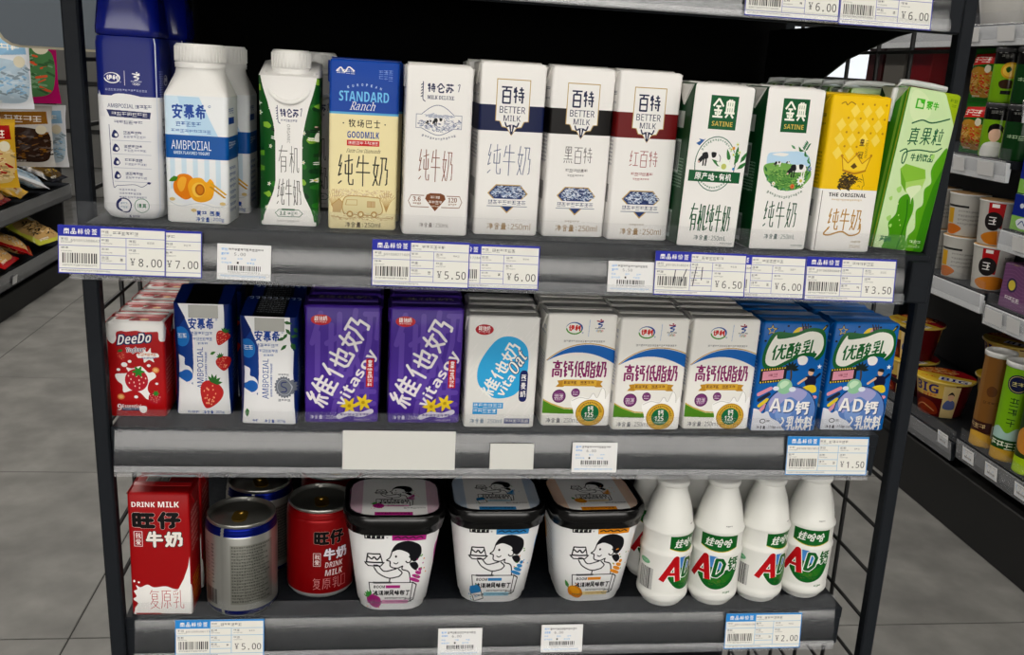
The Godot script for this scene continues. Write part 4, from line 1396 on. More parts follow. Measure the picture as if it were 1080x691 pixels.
func art_organic() -> Material:                      # white pinched panel over a leafy green body
	var w := 43.0
	var h := 112.0
	var d := 40.0
	var gr := Color(0.06, 0.3, 0.1)
	var c := carton_canvas(w, h, d, gr, gr, WHITE)
	var rng := RandomNumberGenerator.new()
	rng.seed = 5
	for x0 in [0.0, w]:
		var span: float = w if x0 == 0.0 else d
		for i in 60:
			var x: float = x0 + rng.randf() * span
			var y := rng.randf() * h
			c.blob([x - 3, y, x, y - 2.2, x + 3, y + 0.6, x + 0.4, y + 2.6], [Color(0.12, 0.42, 0.1), Color(0.35, 0.58, 0.12), Color(0.03, 0.2, 0.08), Color(0.5, 0.68, 0.2)][rng.randi() % 4])
		for i in 22:
			flower(c, x0 + rng.randf() * span, rng.randf() * h, 1.9, WHITE, Color(0.8, 0.75, 0.3), 5)
		for i in 5:
			c.turn(rng.randf_range(60, 110), x0 + rng.randf() * span, 24.0 + i * 18)
			cow(c, 0, 0, 0.75)
		c.plain()
	var left := PackedVector2Array()
	var right := PackedVector2Array()
	for i in 25:
		var y := -1.0 + 114.0 * i / 24.0
		var k := 0.0
		if y < 46:
			k = 7.2 * smoothstep(0.0, 46.0, y) + 0.8
		elif y < 82:
			k = 8.0
		else:
			k = 8.0 - 6.6 * smoothstep(82.0, 106.0, y)
		left.append(Vector2(k, y))
		right.append(Vector2(w - k, y))
	right.reverse()
	left.append_array(right)
	c.poly(left, WHITE)
	c.rect(0, 108.6, w, 4, WHITE)
	var ink := Color(0.14, 0.15, 0.33)
	mongol(c, 11.6, 21.5, 13, ink)
	c.row("特仑苏", 14, 23.4, 4.9, 6.2, 0.6, 0.9, ink)
	c.curve([31.6, 23.6, 32.8, 23.2, 32.2, 28.6], 0.5, ink)
	c.fine(14.2, 31.2, 15, 1.9, ink, 4)
	c.turn(90, 22.6, 35)
	c.text("ORGANIC", 0, 0, 14, 2.8, Color(0.5, 0.5, 0.48), "sans", false)
	c.plain()
	var tg := Color(0.3, 0.3, 0.28)
	c.row("有机", 11, 50, 9.4, 22, 1.8, 0.62, tg)
	c.row("纯牛奶", 10.8, 75, 6.8, 22, 0.7, 0.62, tg)
	c.l([13, 99.6, 30, 99.6, 33, 102.2, 30, 105, 13, 105, 10.4, 102.2, 13, 99.6], 0.5, Color(0.3, 0.45, 0.35))
	c.rect(15.5, 98.8, 11, 1.3, Color(0.25, 0.42, 0.3))
	c.text("3.8", 14, 100.8, 5, 3.2, Color(0.3, 0.42, 0.35))
	c.fine(20.5, 101, 8.5, 3.0, Color(0.3, 0.42, 0.35), 6)
	c.fine(12, 107.6, 18, 1.8, Color(0.6, 0.6, 0.58), 7)
	return print_mat(c)

func art_yogurt_bottle() -> Material:                 # printed wrap of the white peach yoghurt bottle
	var w := 46.0
	var h := 96.0
	var d := 36.0
	var c := Canvas.new(w + d, h, 6.0, Color(0.92, 0.93, 0.94), self)
	var ink := Color(0.04, 0.25, 0.6)
	c.p([0, 1, 26, 1, 34, 18, 40, 30, 0, 30], Color(0.72, 0.84, 0.93))
	c.p([0, 1, 10, 1, 18, 30, 0, 30], Color(0.8, 0.89, 0.95))
	for i in 5:
		c.rect(3.0 + i * 8.6, 44, 3.6, 26, Color(0.8, 0.88, 0.93))
	c.row("安慕希", 5.6, 6.4, 8.0, 10.8, 0.7, 1.35, ink)
	c.arc(33.6, 7.4, 0.8, 0.8, 0, TAU, 0.25, ink)
	c.fine(8.4, 19.2, 19, 3.6, ink, 1)
	c.fine(4.6, 24.8, 30, 2.9, ink.lightened(0.25), 2)
	c.rect(0, 29.4, w + d, 17.4, Color(0.02, 0.32, 0.62))
	c.text("AMBPOΣIAL", 4.4, 33.4, 30, 6.6, Color(0.95, 0.96, 0.97), "sans", false)
	c.text("GREEK FLAVORED YOGURT", 6, 41.4, 27, 2.2, Color(0.85, 0.9, 0.95))
	c.fine(w + 4, 8, 16, 4, ink, 60)
	c.rect(w + 3, 15, 18, 5, ink)
	c.fine(w + 4, 33, 22, 5, WHITE, 61)
	for i in 8:
		c.fine(w + 4, 52 + i * 4.6, 20, 2.4, ink, 62 + i)
	c.blob([2, 80, 14, 82, 26, 79, 40, 82, 46, 80, 46, 97, 0, 97, 0, 84], Color(0.95, 0.95, 0.94))
	c.curve([2, 80, 10, 83, 24, 80.5, 38, 83, 46, 80], 0.5, Color(0.8, 0.82, 0.84))
	var o1 := Color(0.9, 0.5, 0.08)
	c.blob([6, 64, 10, 59, 17, 59, 21, 64, 20, 74, 14, 78, 7, 74, 5, 69], o1)
	c.blob([8, 66, 11, 61, 15, 62, 13, 70, 10, 72], Color(0.96, 0.68, 0.2))
	c.blob([16, 68, 19, 62, 26, 61, 30, 64, 33, 61.5, 36, 66, 34, 76, 26, 79.6, 19, 77], Color(0.95, 0.66, 0.14))
	c.blob([19, 69, 22, 65, 27, 65, 29, 70, 26, 75, 21, 75], Color(0.98, 0.78, 0.3))
	c.oval(25, 70, 3.6, 4.4, Color(0.72, 0.38, 0.06))
	c.oval(25, 70, 2.4, 3.2, Color(0.84, 0.5, 0.1))
	leaf(c, 9, 61, 2.7, 8, 2.0, Color(0.25, 0.5, 0.12))
	for i in 9:
		c.turn(18.0, 34 + i * 1.2, 66.5 + i * 0.9)
		c.oval(0, -1.3, 1.3, 0.7, Color(0.86, 0.66, 0.2))
		c.oval(0, 1.3, 1.3, 0.7, Color(0.78, 0.56, 0.14))
	c.plain()
	for e in [[4.0, 78.0], [20.0, 86.0], [42.0, 80.0]]:
		c.oval(e[0], e[1], 2.2, 1.3, Color(0.87, 0.76, 0.5))
	c.row("黄", 22, 86, 3.6, 3.8, 0.4, 0.6, ink)
	c.fine(26, 86, 4, 3.8, ink, 33)
	c.row("燕麦", 32, 86, 3.8, 3.8, 0.4, 0.6, ink)
	net_weight(c, 21.4, 91, 3.4, ink, "200g")
	return print_mat(c, 0.3)

func art_blue_bottle() -> Material:                  # navy top, white body with icons
	var w := 44.0
	var h := 140.0
	var d := 46.0
	var c := Canvas.new(w + d, h, 6.0, Color(0.88, 0.88, 0.885), self)
	var ink := Color(0.1, 0.13, 0.34)
	c.rect(0, 0, w + d, 44, Color(0.04, 0.1, 0.42))
	c.blob([-4, 46, 6, 50, 9, 46, 14, 42.5, 24, 42.6, 40, 45.4, 64, 45.6, 90, 44, 94, 60, -4, 60], Color(0.88, 0.88, 0.885))
	c.p([0, 40, 3.4, 47, 6, 60, 0, 60], Color(0.85, 0.85, 0.855))
	c.rect(w - 0.6, 0, 1.1, h, Color(0.82, 0.84, 0.88))
	swoosh_logo(c, 12, 30.5, 0.85, WHITE, WHITE, WHITE, Color(0.04, 0.1, 0.42))
	c.l([20.5, 25, 20.5, 36], 0.35, WHITE)
	games_emblem(c, 28.5, 30, 0.9, WHITE, WHITE, WHITE, [WHITE, WHITE, WHITE, WHITE, WHITE])
	c.fine(7, 38.6, 29, 1.7, Color(0.8, 0.82, 0.9), 3)
	c.text("AMBPOΣIAL", 8, 50, 18, 3.0, ink, "sans", false)
	c.fine(27, 50, 12, 3.0, ink, 4)
	c.p([7, 54.6, 38, 55.6, 37, 60.6, 9, 59.8], ink)
	c.fine(10.5, 56, 25, 3.0, WHITE, 5)
	c.fine(12, 62.4, 20, 2.8, ink, 6)
	for i in 4:
		var y := 70.0 + i * 10.6
		c.blob([10, y + 3, 11.6, y, 13.6, y + 1.4, 14.6, y + 4.4, 12.4, y + 6.2, 9.8, y + 5.4], ink)
		c.oval(12.8, y + 3.8, 1.2, 1.3, Color(0.88, 0.88, 0.885))
		c.fine(18, y + 0.4, 13, 2.5, ink, 10 + i)
		c.fine(18, y + 3.8, 16, 2.0, ink.lightened(0.2), 20 + i)
		c.rect(9.5, y + 7.8, 28, 0.25, Color(0.62, 0.64, 0.72))
	c.curve([8.4, 66, 8.4, 111, 12, 113, 24, 112, 30, 113.6, 35, 110], 0.35, ink)
	c.oval(35.2, 110.4, 1.4, 0.9, ink)
	for i in 3:
		c.fine(12.5, 115.4 + i * 2.9, 13.0 + 4 * i, 1.8, ink.lightened(0.15), 30 + i)
	c.arc(15.6, 128.6, 5.6, 5.6, 0, TAU, 0.9, ink)
	c.arc(15.6, 128.6, 4.8, 4.8, 2.2, 4.2, 1.6, ink)
	c.fine(13, 126, 5.4, 1.8, Color(0.3, 0.45, 0.6), 41)
	c.fine(13, 129, 5.4, 1.8, Color(0.3, 0.45, 0.6), 42)
	c.arc(29.4, 128.6, 5.6, 5.6, 0, TAU, 0.5, Color(0.3, 0.5, 0.4))
	c.row("清真", 26, 126.8, 3.2, 3.4, 0.4, 0.45, Color(0.2, 0.45, 0.3))
	c.fine(17, 136.4, 3, 3, ink, 44)
	c.fine(21, 136.6, 8, 1.6, ink, 45)
	for i in 14:
		c.fine(w + 4, 24 + i * 1.7, 10, 1.2, Color(0.75, 0.78, 0.9), 50 + i)
	swoosh_logo(c, w + 22, 31, 0.85, WHITE, WHITE, WHITE, Color(0.04, 0.1, 0.42))
	for i in 8:
		c.fine(w + 8, 60 + i * 6, 24, 2.6, ink, 70 + i)
	return print_mat(c, 0.32)

func art_berry_carton() -> Material:                 # small red strawberry yoghurt box
	var w := 46.0
	var h := 84.0
	var d := 36.0
	var red := Color(0.66, 0.03, 0.05)
	var c := carton_canvas(w, h, d, red, red, WHITE)
	c.blob([-6, -8, 52, -8, 52, 14, 45, 17, 42.5, 15, 42, 9, 38, 8.6, 30, 9, 24, 8, 16, 9, 12, 8.4, 8, 10, 7.6, 16, 4.5, 19.5, 0, 16, -6, 12], WHITE)
	for e in [[14.0, 11.6, 6.4]]:
		for k in [[1.0, NAVY], [0.0, WHITE]]:
			c.t = Transform2D(Vector2(1, -0.1), Vector2(-0.18, 1), Vector2(10, 12))
			for dx in ([-0.9, 0.0, 0.9] if k[0] > 0 else [0.0]):
				for dy in ([-0.8, 0.0, 0.8] if k[0] > 0 else [0.0]):
					c.text("DeeDo", dx, dy, 27, 8.4, k[1])
	c.plain()
	c.t = Transform2D(Vector2(1, -0.05), Vector2(-0.1, 1), Vector2(15.6, 22.6))
	for q in [[-0.5, 0.0], [0.5, 0.0], [0.0, -0.5], [0.0, 0.5]]:
		c.text("Yoghurt", q[0], q[1], 16, 5.2, WHITE, "serif", true)
	c.text("Yoghurt", 0, 0, 16, 5.2, Color(0.25, 0.2, 0.35), "serif", true)
	c.plain()
	c.blob([24, 28, 29, 26.5, 30, 23.8, 32.5, 26, 35.5, 22.6, 36, 26.6, 41, 27.4, 42, 30.4, 37.5, 31.6, 38, 35, 34, 33, 30, 35.4, 29, 31.6, 25, 31.4], WHITE)
	c.fine(25, 27.2, 15, 2.4, Color(0.8, 0.4, 0.15), 3)
	c.fine(28, 30.6, 12, 1.6, Color(0.2, 0.3, 0.6), 4)
	strawberry(c, 11.5, 29.5, 4.2, -14)
	c.blob([6, 46, 16, 44.6, 15, 40, 20, 40.6, 27, 38.6, 33, 44, 37, 43.6, 39, 48, 33.5, 52.6, 32, 60, 36, 66.6, 31, 68, 26, 62.6, 20, 60, 12, 62, 11, 55.4, 7, 51.6], WHITE)
	for e in [[13.5, 37.5, 2.6], [18.0, 34.6, 1.6], [33.5, 38.0, 1.6], [8.5, 42.0, 1.6], [39.5, 54.0, 1.3], [22.0, 66.0, 1.7]]:
		c.oval(e[0], e[1], e[2], e[2] * 0.8, WHITE)
	for e in [[23.0, 51.0, 10.0], [37.5, 67.0, 5.6]]:
		c.oval(e[0], e[1], e[2] * 0.95, e[2], Color(0.68, 0.05, 0.13))
		for i in 14:
			var a := i * 2.4
			var rr: float = e[2] * 0.8 * sqrt((i + 1) / 15.0)
			c.oval(e[0] + rr * cos(a), e[1] + rr * sin(a), e[2] * 0.055, e[2] * 0.08, Color(0.94, 0.8, 0.75))
		flower(c, e[0] + e[2] * 0.18, e[1] - e[2] * 0.75, e[2] * 0.55, Color(0.14, 0.5, 0.14), Color(0.14, 0.5, 0.14), 6)
	for e in [[39.0, 42.0], [9.5, 66.0]]:
		c.oval(e[0], e[1], 3.0, 2.6, Color(0.86, 0.5, 0.25))
		c.oval(e[0], e[1], 1.8, 1.5, Color(0.9, 0.72, 0.45))
	c.text("9", 6.2, 72.4, 3.6, 5.8, WHITE)
	c.rect(9.8, 75.6, 20, 2.8, NAVY)
	c.text("Essential", 10.2, 72.6, 15.5, 3.4, WHITE)
	c.fine(10.6, 76.2, 15, 1.6, WHITE, 7)
	c.blob([24.6, 74.6, 30, 74.6, 30, 79, 27.4, 80.6, 24.8, 79], WHITE)
	for i in 8:
		c.fine(w + 4, 34 + i * 4, d - 8, 2.0, Color(0.95, 0.85, 0.8), i)
	c.blob([w - 6, -8, w + d, -8, w + d + 4, 12, w + 20, 15, w + 10, 8, w, 14], WHITE)
	c.rect(0, h, w, d, WHITE)
	c.rect(0, h, w, 5, red)
	strawberry(c, 11, h + 26, 7, 60)
	c.blob([18, h + 36, 26, h + 20, 46, h + 24, 46, h + 36], red)
	c.oval(30, h + 30, 4, 3, Color(0.9, 0.7, 0.45))
	return print_mat(c)

func art_greek_carton(kind: int) -> Material:        # blue and white yoghurt box with the name running upwards
	var w := 46.0
	var h := 96.0
	var d := 38.0
	var blue := Color(0.02, 0.12, 0.38)
	var c := carton_canvas(w, h, d, Color(0.9, 0.9, 0.905), blue, blue)
	var ink := Color(0.05, 0.22, 0.56)
	c.p([0, 0, 3, 0, 13.5, 27, 12.5, 70, 3, 58, 0, 58], Color(0.03, 0.2, 0.5))
	c.p([0, 0, 3, 0, 8, 12, 0, 22], blue)
	c.oval(3.5, 28, 7, 8.5, Color(0.1, 0.42, 0.72))
	c.fine(0.5, 25, 8, 4, WHITE, 5)
	c.blob([-2, 46, 4, 46, 4, 52, 9, 54, 12, 58, 12, 68, 0, 68], Color(0.88, 0.88, 0.9))
	c.oval(6, 62, 6.4, 5.4, Color(0.1, 0.36, 0.68))
	c.p([0, 64, 6, 67, 10, 74, 0, 78], Color(0.9, 0.9, 0.905))
	c.p([46, 0, 41, 0, 43, 20, 46, 30], blue)
	c.row("安慕希", 10.5, 12, 7.2, 9.6, 0.6, 1.2, ink)
	c.arc(35.4, 13, 0.7, 0.7, 0, TAU, 0.25, ink)
	c.fine(11.5, 23.4, 21, 3.2, ink, 1)
	c.fine(14, 28.4, 18, 2.8, ink.lightened(0.2), 2)
	c.fine(18, 32.6, 10, 2.6, ink.lightened(0.2), 3)
	c.turn(-90, 17, 73)
	c.text("AMBPOΣIAL", 0, 0, 36, 6.0, ink, "sans", false)
	c.text("GREEK FLAVORED YOGURT", 2, 7.8, 30, 1.9, ink)
	c.plain()
	if kind == 0:
		strawberry(c, 41, 28, 6.5, 25)
		strawberry(c, 42, 50, 6.5, -20)
		leaf(c, 30, 43, -0.4, 6, 1.4, Color(0.2, 0.45, 0.15))
		strawberry(c, 30, 77, 12.5, 20)
		c.fine(9, 92.6, 10, 2.8, ink, 7)
		net_weight(c, 22, 92.6, 2.9, ink, "205g")
	else:
		for e in [[38.0, 10.0, 0.8], [40.0, 14.0, 2.2], [43.0, 16.0, 0.2], [38.0, 18.0, 2.8], [44.0, 22.0, 1.2], [34.0, 8.0, 2.9], [36.0, 4.0, 0.2], [40.0, 24.0, 2.4], [45.0, 9.0, 0.9]]:
			leaf(c, e[0], e[1], e[2], 7.5, 1.5, Color(0.16, 0.36, 0.16))
		c.oval(38.5, 62, 8.6, 9.0, Color(0.42, 0.44, 0.48))
		for i in 20:
			var a := i * TAU / 20
			c.oval(38.5 + 8.6 * cos(a), 62 + 9.0 * sin(a), 1.0, 1.0, Color(0.42, 0.44, 0.48))
		c.arc(38.5, 62, 6.8, 7.2, 0, TAU, 0.4, Color(0.7, 0.72, 0.76))
		c.curve([41, 57.5, 36.5, 58, 36, 61, 40.5, 63, 40, 66, 35.6, 66.4], 1.0, Color(0.15, 0.2, 0.4))
		c.fine(33, 49.6, 11, 2.4, Color(0.4, 0.42, 0.46), 8)
		c.fine(32, 72.6, 12, 2.4, Color(0.4, 0.42, 0.46), 9)
		c.fine(9, 91.8, 5, 2.8, ink, 10)
		net_weight(c, 19, 91.8, 2.9, ink, "205g")
		leaf(c, 3, 82, 1.4, 8, 2, Color(0.2, 0.42, 0.2))
	for i in 10:
		c.fine(w + 5, 30 + i * 4, d - 10, 2.2, Color(0.8, 0.85, 0.92), 80 + i)
	c.rect(10, h, 26, d, Color(0.02, 0.02, 0.03))
	if kind == 1:
		for i in 8:
			c.fine(12, h + 4 + i * 3.4, 22, 2.0, Color(0.75, 0.78, 0.8), 90 + i)
		for i in 9:
			c.l([2.0 + i * 5, h + 2, 5.0 + i * 5, h + 2, 5.0 + i * 5, h + 5, 3.4 + i * 5, h + 5], 0.7, Color(0.75, 0.8, 0.9))
	return print_mat(c)

func soy_strokes(c: Canvas, k: float, lw: float, col: Color):
	c.row("維他奶", 0, 0, 26 * k, 21 * k, 2.6 * k, lw, col, true)

func art_soy() -> Material:
	var w := 62.0
	var h := 104.0
	var d := 40.0
	var pu := Color(0.27, 0.15, 0.55)
	var c := carton_canvas(w, h, d, pu, pu, pu, 5.5)
	var faint := Color(0.36, 0.25, 0.63)
	c.hanzi("他", 4, 4, 36, 60, 4.6, faint, true)
	c.hanzi("奶", 36, 0, 30, 60, 4.6, faint, true)
	c.hanzi("維", 22, 52, 40, 50, 4.6, faint, true)
	c.oval(13, 12.5, 8.6, 4.6, Color(0.72, 0.06, 0.12))
	c.row("維他奶", 7.4, 9, 3.3, 4.4, 0.4, 0.5, WHITE)
	c.fine(7.6, 13.6, 10.6, 1.8, WHITE, 2)
	c.turn(-62, -2.2, 82.0)
	soy_strokes(c, 1.02, 2.4, Color(0.9, 0.88, 0.88))
	c.plain()
	c.turn(-60, 27.0, 86.5)
	var u := 0.0
	for e in [["v", 8.0, 6.4, 0.0], ["i", 2.4, 9.2, -2.8], ["t", 5.8, 9.4, -3.0], ["a", 8.0, 6.4, 0.0], ["s", 6.8, 6.4, 0.0], ["o", 8.4, 6.4, 0.0], ["y", 8.2, 9.0, 0.0]]:
		c.text(e[0], u, e[3], e[1], e[2] * 1.12, Color(0.9, 0.88, 0.88))
		u += e[1] + 1.5
	c.plain()
	c.rect(52, 46, 6.6, 25.5, Color(0.72, 0.05, 0.1))
	c.column("香草味豆奶饮料", 53.2, 47.2, 4.2, 3.0, 0.42, 0.5, WHITE)
	for e in [[38.0, 88.5, 1.0], [50.0, 85.5, 0.8]]:
		for i in 6:
			leaf(c, e[0], e[1], i * 1.05 + e[2], 8.4, 1.8, Color(0.88, 0.76, 0.14))
		c.oval(e[0], e[1], 1.5, 1.5, Color(0.7, 0.56, 0.06))
	c.curve([29, 98.5, 38, 95.6, 48, 96.6, 57, 93.6], 4.6, Color(0.84, 0.82, 0.88))
	c.fine(30, 95.4, 26, 2.9, Color(0.25, 0.15, 0.5), 5)
	net_weight(c, 4, 97, 3.6, Color(0.85, 0.83, 0.9), "250ml")
	c.fine(42, 100.6, 14, 1.6, Color(0.8, 0.78, 0.88), 6)
	side_print(c, w, h, d, Color(0.8, 0.78, 0.88), WHITE, 101)
	c.turn(0, 8, h + 4)
	soy_strokes(c, 0.6, 1.6, Color(0.9, 0.88, 0.88))
	c.plain()
	return print_mat(c, 0.32)

func art_oat() -> Material:
	var w := 62.0
	var h := 100.5
	var d := 40.0
	var pa := Color(0.88, 0.875, 0.86)
	var c := carton_canvas(w, h, d, pa, pa, pa, 5.5)
	var rng := RandomNumberGenerator.new()
	rng.seed = 8
	for i in 120:
		var v := Vector2(rng.randf() * w, rng.randf() * h)
		c.line(PackedVector2Array([v, v + Vector2(4, -6)]), 1.0, pa.lightened(0.12))
	c.oval(14, 12, 8.0, 4.6, Color(0.66, 0.05, 0.12))
	c.row("維他奶", 8.8, 8.6, 3.1, 4.2, 0.4, 0.5, WHITE)
	c.fine(9, 13, 10, 1.8, WHITE, 2)
	c.turn(17, 33, 46)
	c.blob([0, -29, 13, -24, 20, -9, 22, 7, 16, 21, 0, 28, -16, 21, -22, 7, -20, -9, -13, -24], Color(0.18, 0.64, 0.86))
	c.plain()
	c.turn(-62, 11.5, 67.5)
	soy_strokes(c, 0.63, 1.7, Color(0.92, 0.92, 0.9))
	c.plain()
	c.turn(-60, 28.5, 69.5)
	var u := 0.0
	for e in [["v", 6.0, 5.2, 0.0], ["i", 1.9, 7.4, -2.2], ["t", 4.4, 7.6, -2.4], ["a", 6.0, 5.2, 0.0]]:
		c.text(e[0], u, e[3], e[1], e[2] * 1.1, Color(0.92, 0.92, 0.9))
		u += e[1] + 1.0
	for q in [[-0.7, 0.0], [0.7, 0.0], [0.0, 0.7], [0.0, -0.7]]:
		c.text("Oat", u + q[0], -6.0 + q[1], 19, 11, Color(0.2, 0.25, 0.4), "serif", true, 0.3)
	c.text("Oat", u, -6.0, 19, 11, Color(0.93, 0.93, 0.9), "serif", true, 0.3)
	c.plain()
	c.line(PackedVector2Array([Vector2(51.5, 51), Vector2(51.5, 73)]), 7.2, Color(0.06, 0.1, 0.34))
	c.column("燕麦奶", 49.1, 51.2, 4.8, 6.2, 1.2, 0.75, WHITE)
	c.rect(7, 77.4, 27, 5.2, Color(0.12, 0.55, 0.8))
	c.fine(7.6, 78, 26, 3.6, WHITE, 4)
	c.rect(7, 83, 22, 5.0, Color(0.12, 0.55, 0.8))
	c.fine(7.6, 83.4, 21, 3.6, WHITE, 5)
	net_weight(c, 5, 92.4, 4.2, Color(0.42, 0.5, 0.58), "250ml")
	c.rect(36, 92, 23, 4.8, Color(0.3, 0.32, 0.5))
	c.fine(36.6, 92.6, 22, 3.4, WHITE, 6)
	side_print(c, w, h, d, Color(0.3, 0.35, 0.45), WHITE, 111)
	return print_mat(c)

func art_calcium() -> Material:
	var w := 62.0
	var h := 103.0
	var d := 40.0
	var pa := Color(0.92, 0.91, 0.89)
	var c := carton_canvas(w, h, d, pa, pa, pa, 5.5)
	var blue := Color(0.07, 0.38, 0.70)
	swoosh_logo(c, 24, 12.6, 1.15, Color(0.78, 0.08, 0.06), Color(0.03, 0.25, 0.55), Color(0.25, 0.52, 0.12), pa)
	c.l([37.6, 5, 37.0, 20], 0.4, Color(0.55, 0.65, 0.8))
	games_emblem(c, 47, 9.6, 1.05, Color(0.55, 0.1, 0.2), Color(0.04, 0.25, 0.55), INK, rings_colours())
	c.fine(15, 23.4, 38, 1.9, Color(0.3, 0.3, 0.32), 3)
	var up := PackedVector2Array()
	var dn := PackedVector2Array()
	for i in 21:
		var t := i / 20.0
		up.append(Vector2(1, 43).lerp(Vector2(28, 18), t).lerp(Vector2(28, 18).lerp(Vector2(64, 33), t), t))
		dn.append(Vector2(1, 43).lerp(Vector2(30, 25), t).lerp(Vector2(30, 25).lerp(Vector2(64, 45), t), t))
	var gold := PackedVector2Array()
	for q in up:
		gold.append(q + Vector2(0, -0.9))
	dn.reverse()
	var band := up.duplicate()
	band.append_array(dn)
	c.line(gold, 0.8, Color(0.75, 0.58, 0.25))
	c.poly(band, blue)
	c.row("高钙低脂奶", 6.4, 41.6, 9.4, 16.2, 0.7, 1.55, Color(0.5, 0.08, 0.36))
	c.p([12, 60.6, 16, 60, 50, 60, 54, 60.6, 52, 63.4, 54.6, 66.4, 48, 66.4, 46, 65.4, 19, 65.4, 17, 66.4, 10.6, 66.4, 13.4, 63.4], Color(0.72, 0.52, 0.12))
	c.rect(17, 59.4, 31, 5.6, Color(0.82, 0.64, 0.2))
	c.fine(18, 60.6, 12, 3.0, Color(0.3, 0.1, 0.1), 4)
	c.fine(33, 60.6, 13, 3.0, Color(0.3, 0.1, 0.1), 5)
	c.p([0, 79, 8, 83, 20, 87, 30, 87.4, 30, 91.4, 16, 91.4, 0, 91], Color(0.3, 0.52, 0.1))
	c.p([0, 77.6, 8, 81.6, 20, 85.6, 32, 86.2, 32, 87.2, 20, 86.8, 8, 83, 0, 79], Color(0.78, 0.66, 0.3))
	for e in [[14.5, 75.0, 6.2], [29.5, 71.5, 4.0]]:
		c.oval(e[0], e[1], e[2], e[2], Color(0.32, 0.08, 0.3))
		c.oval(e[0], e[1], e[2] * 0.86, e[2] * 0.86, Color(0.46, 0.2, 0.44))
		c.fine(e[0] - e[2] * 0.7, e[1] - e[2] * 0.35, e[2] * 1.4, e[2] * 0.6, WHITE, 6)
		c.fine(e[0] - e[2] * 0.6, e[1] + e[2] * 0.3, e[2] * 1.2, e[2] * 0.3, WHITE, 7)
	var mk := Color(0.97, 0.968, 0.955)
	c.blob([26, 79, 34, 75, 42, 76, 46, 71.5, 50, 75, 54, 66, 57, 68.5, 58, 76, 61.6, 73, 61.6, 103, 30, 103, 29, 90], mk)
	c.curve([27, 79, 34, 76, 42, 77, 46, 72, 50, 76, 54, 67, 57, 70, 58, 77], 0.6, Color(0.78, 0.77, 0.75))
	c.oval(44.5, 90.6, 13.4, 12.6, Color(0.72, 0.52, 0.1))
	c.oval(44.5, 90.6, 12.4, 11.6, Color(0.83, 0.66, 0.2))
	c.oval(44.5, 90.6, 8.4, 8.0, Color(0.04, 0.4, 0.22))
	for i in 16:
		var a := PI * (1.06 + 0.9 * i / 15.0)
		c.turn(rad_to_deg(a) + 90, 44.5 + 10.2 * cos(a), 90.6 + 9.8 * sin(a))
		c.fine(-0.9, -0.9, 1.8, 1.9, Color(0.3, 0.2, 0.05), i)
	c.plain()
	c.fine(35, 97.4, 6, 2.2, Color(0.3, 0.2, 0.05), 31)
	c.fine(48, 97.4, 6, 2.2, Color(0.3, 0.2, 0.05), 32)
	c.hanzi("钙", 42, 84, 5.4, 5.6, 0.75, WHITE)
	c.text("125", 39.4, 90, 8.4, 4.6, WHITE)
	c.fine(39.4, 95.2, 10, 1.6, WHITE, 8)
	net_weight(c, 4, 95.6, 4.4, Color(0.45, 0.45, 0.46), "250mL")
	side_print(c, w, h, d, Color(0.15, 0.25, 0.5), WHITE, 121)
	c.turn(0, 16, h + 14)
	swoosh_logo(c, 6, 4, 1.3, Color(0.78, 0.08, 0.06), Color(0.03, 0.25, 0.55), Color(0.25, 0.52, 0.12), pa)
	c.curve([22, 0, 25, 3, 22, 7], 1.6, Color(0.04, 0.25, 0.55))
	c.plain()
	return print_mat(c)

func star(c: Canvas, x: float, y: float, r: float, col: Color, rot := 0.0):
	var pts := PackedVector2Array()
	for i in 10:
		var a := rot + i * TAU / 10 - PI / 2
		var q := r if i % 2 == 0 else r * 0.45
		pts.append(Vector2(x + q * cos(a), y + q * sin(a)))
	c.poly(pts, col)

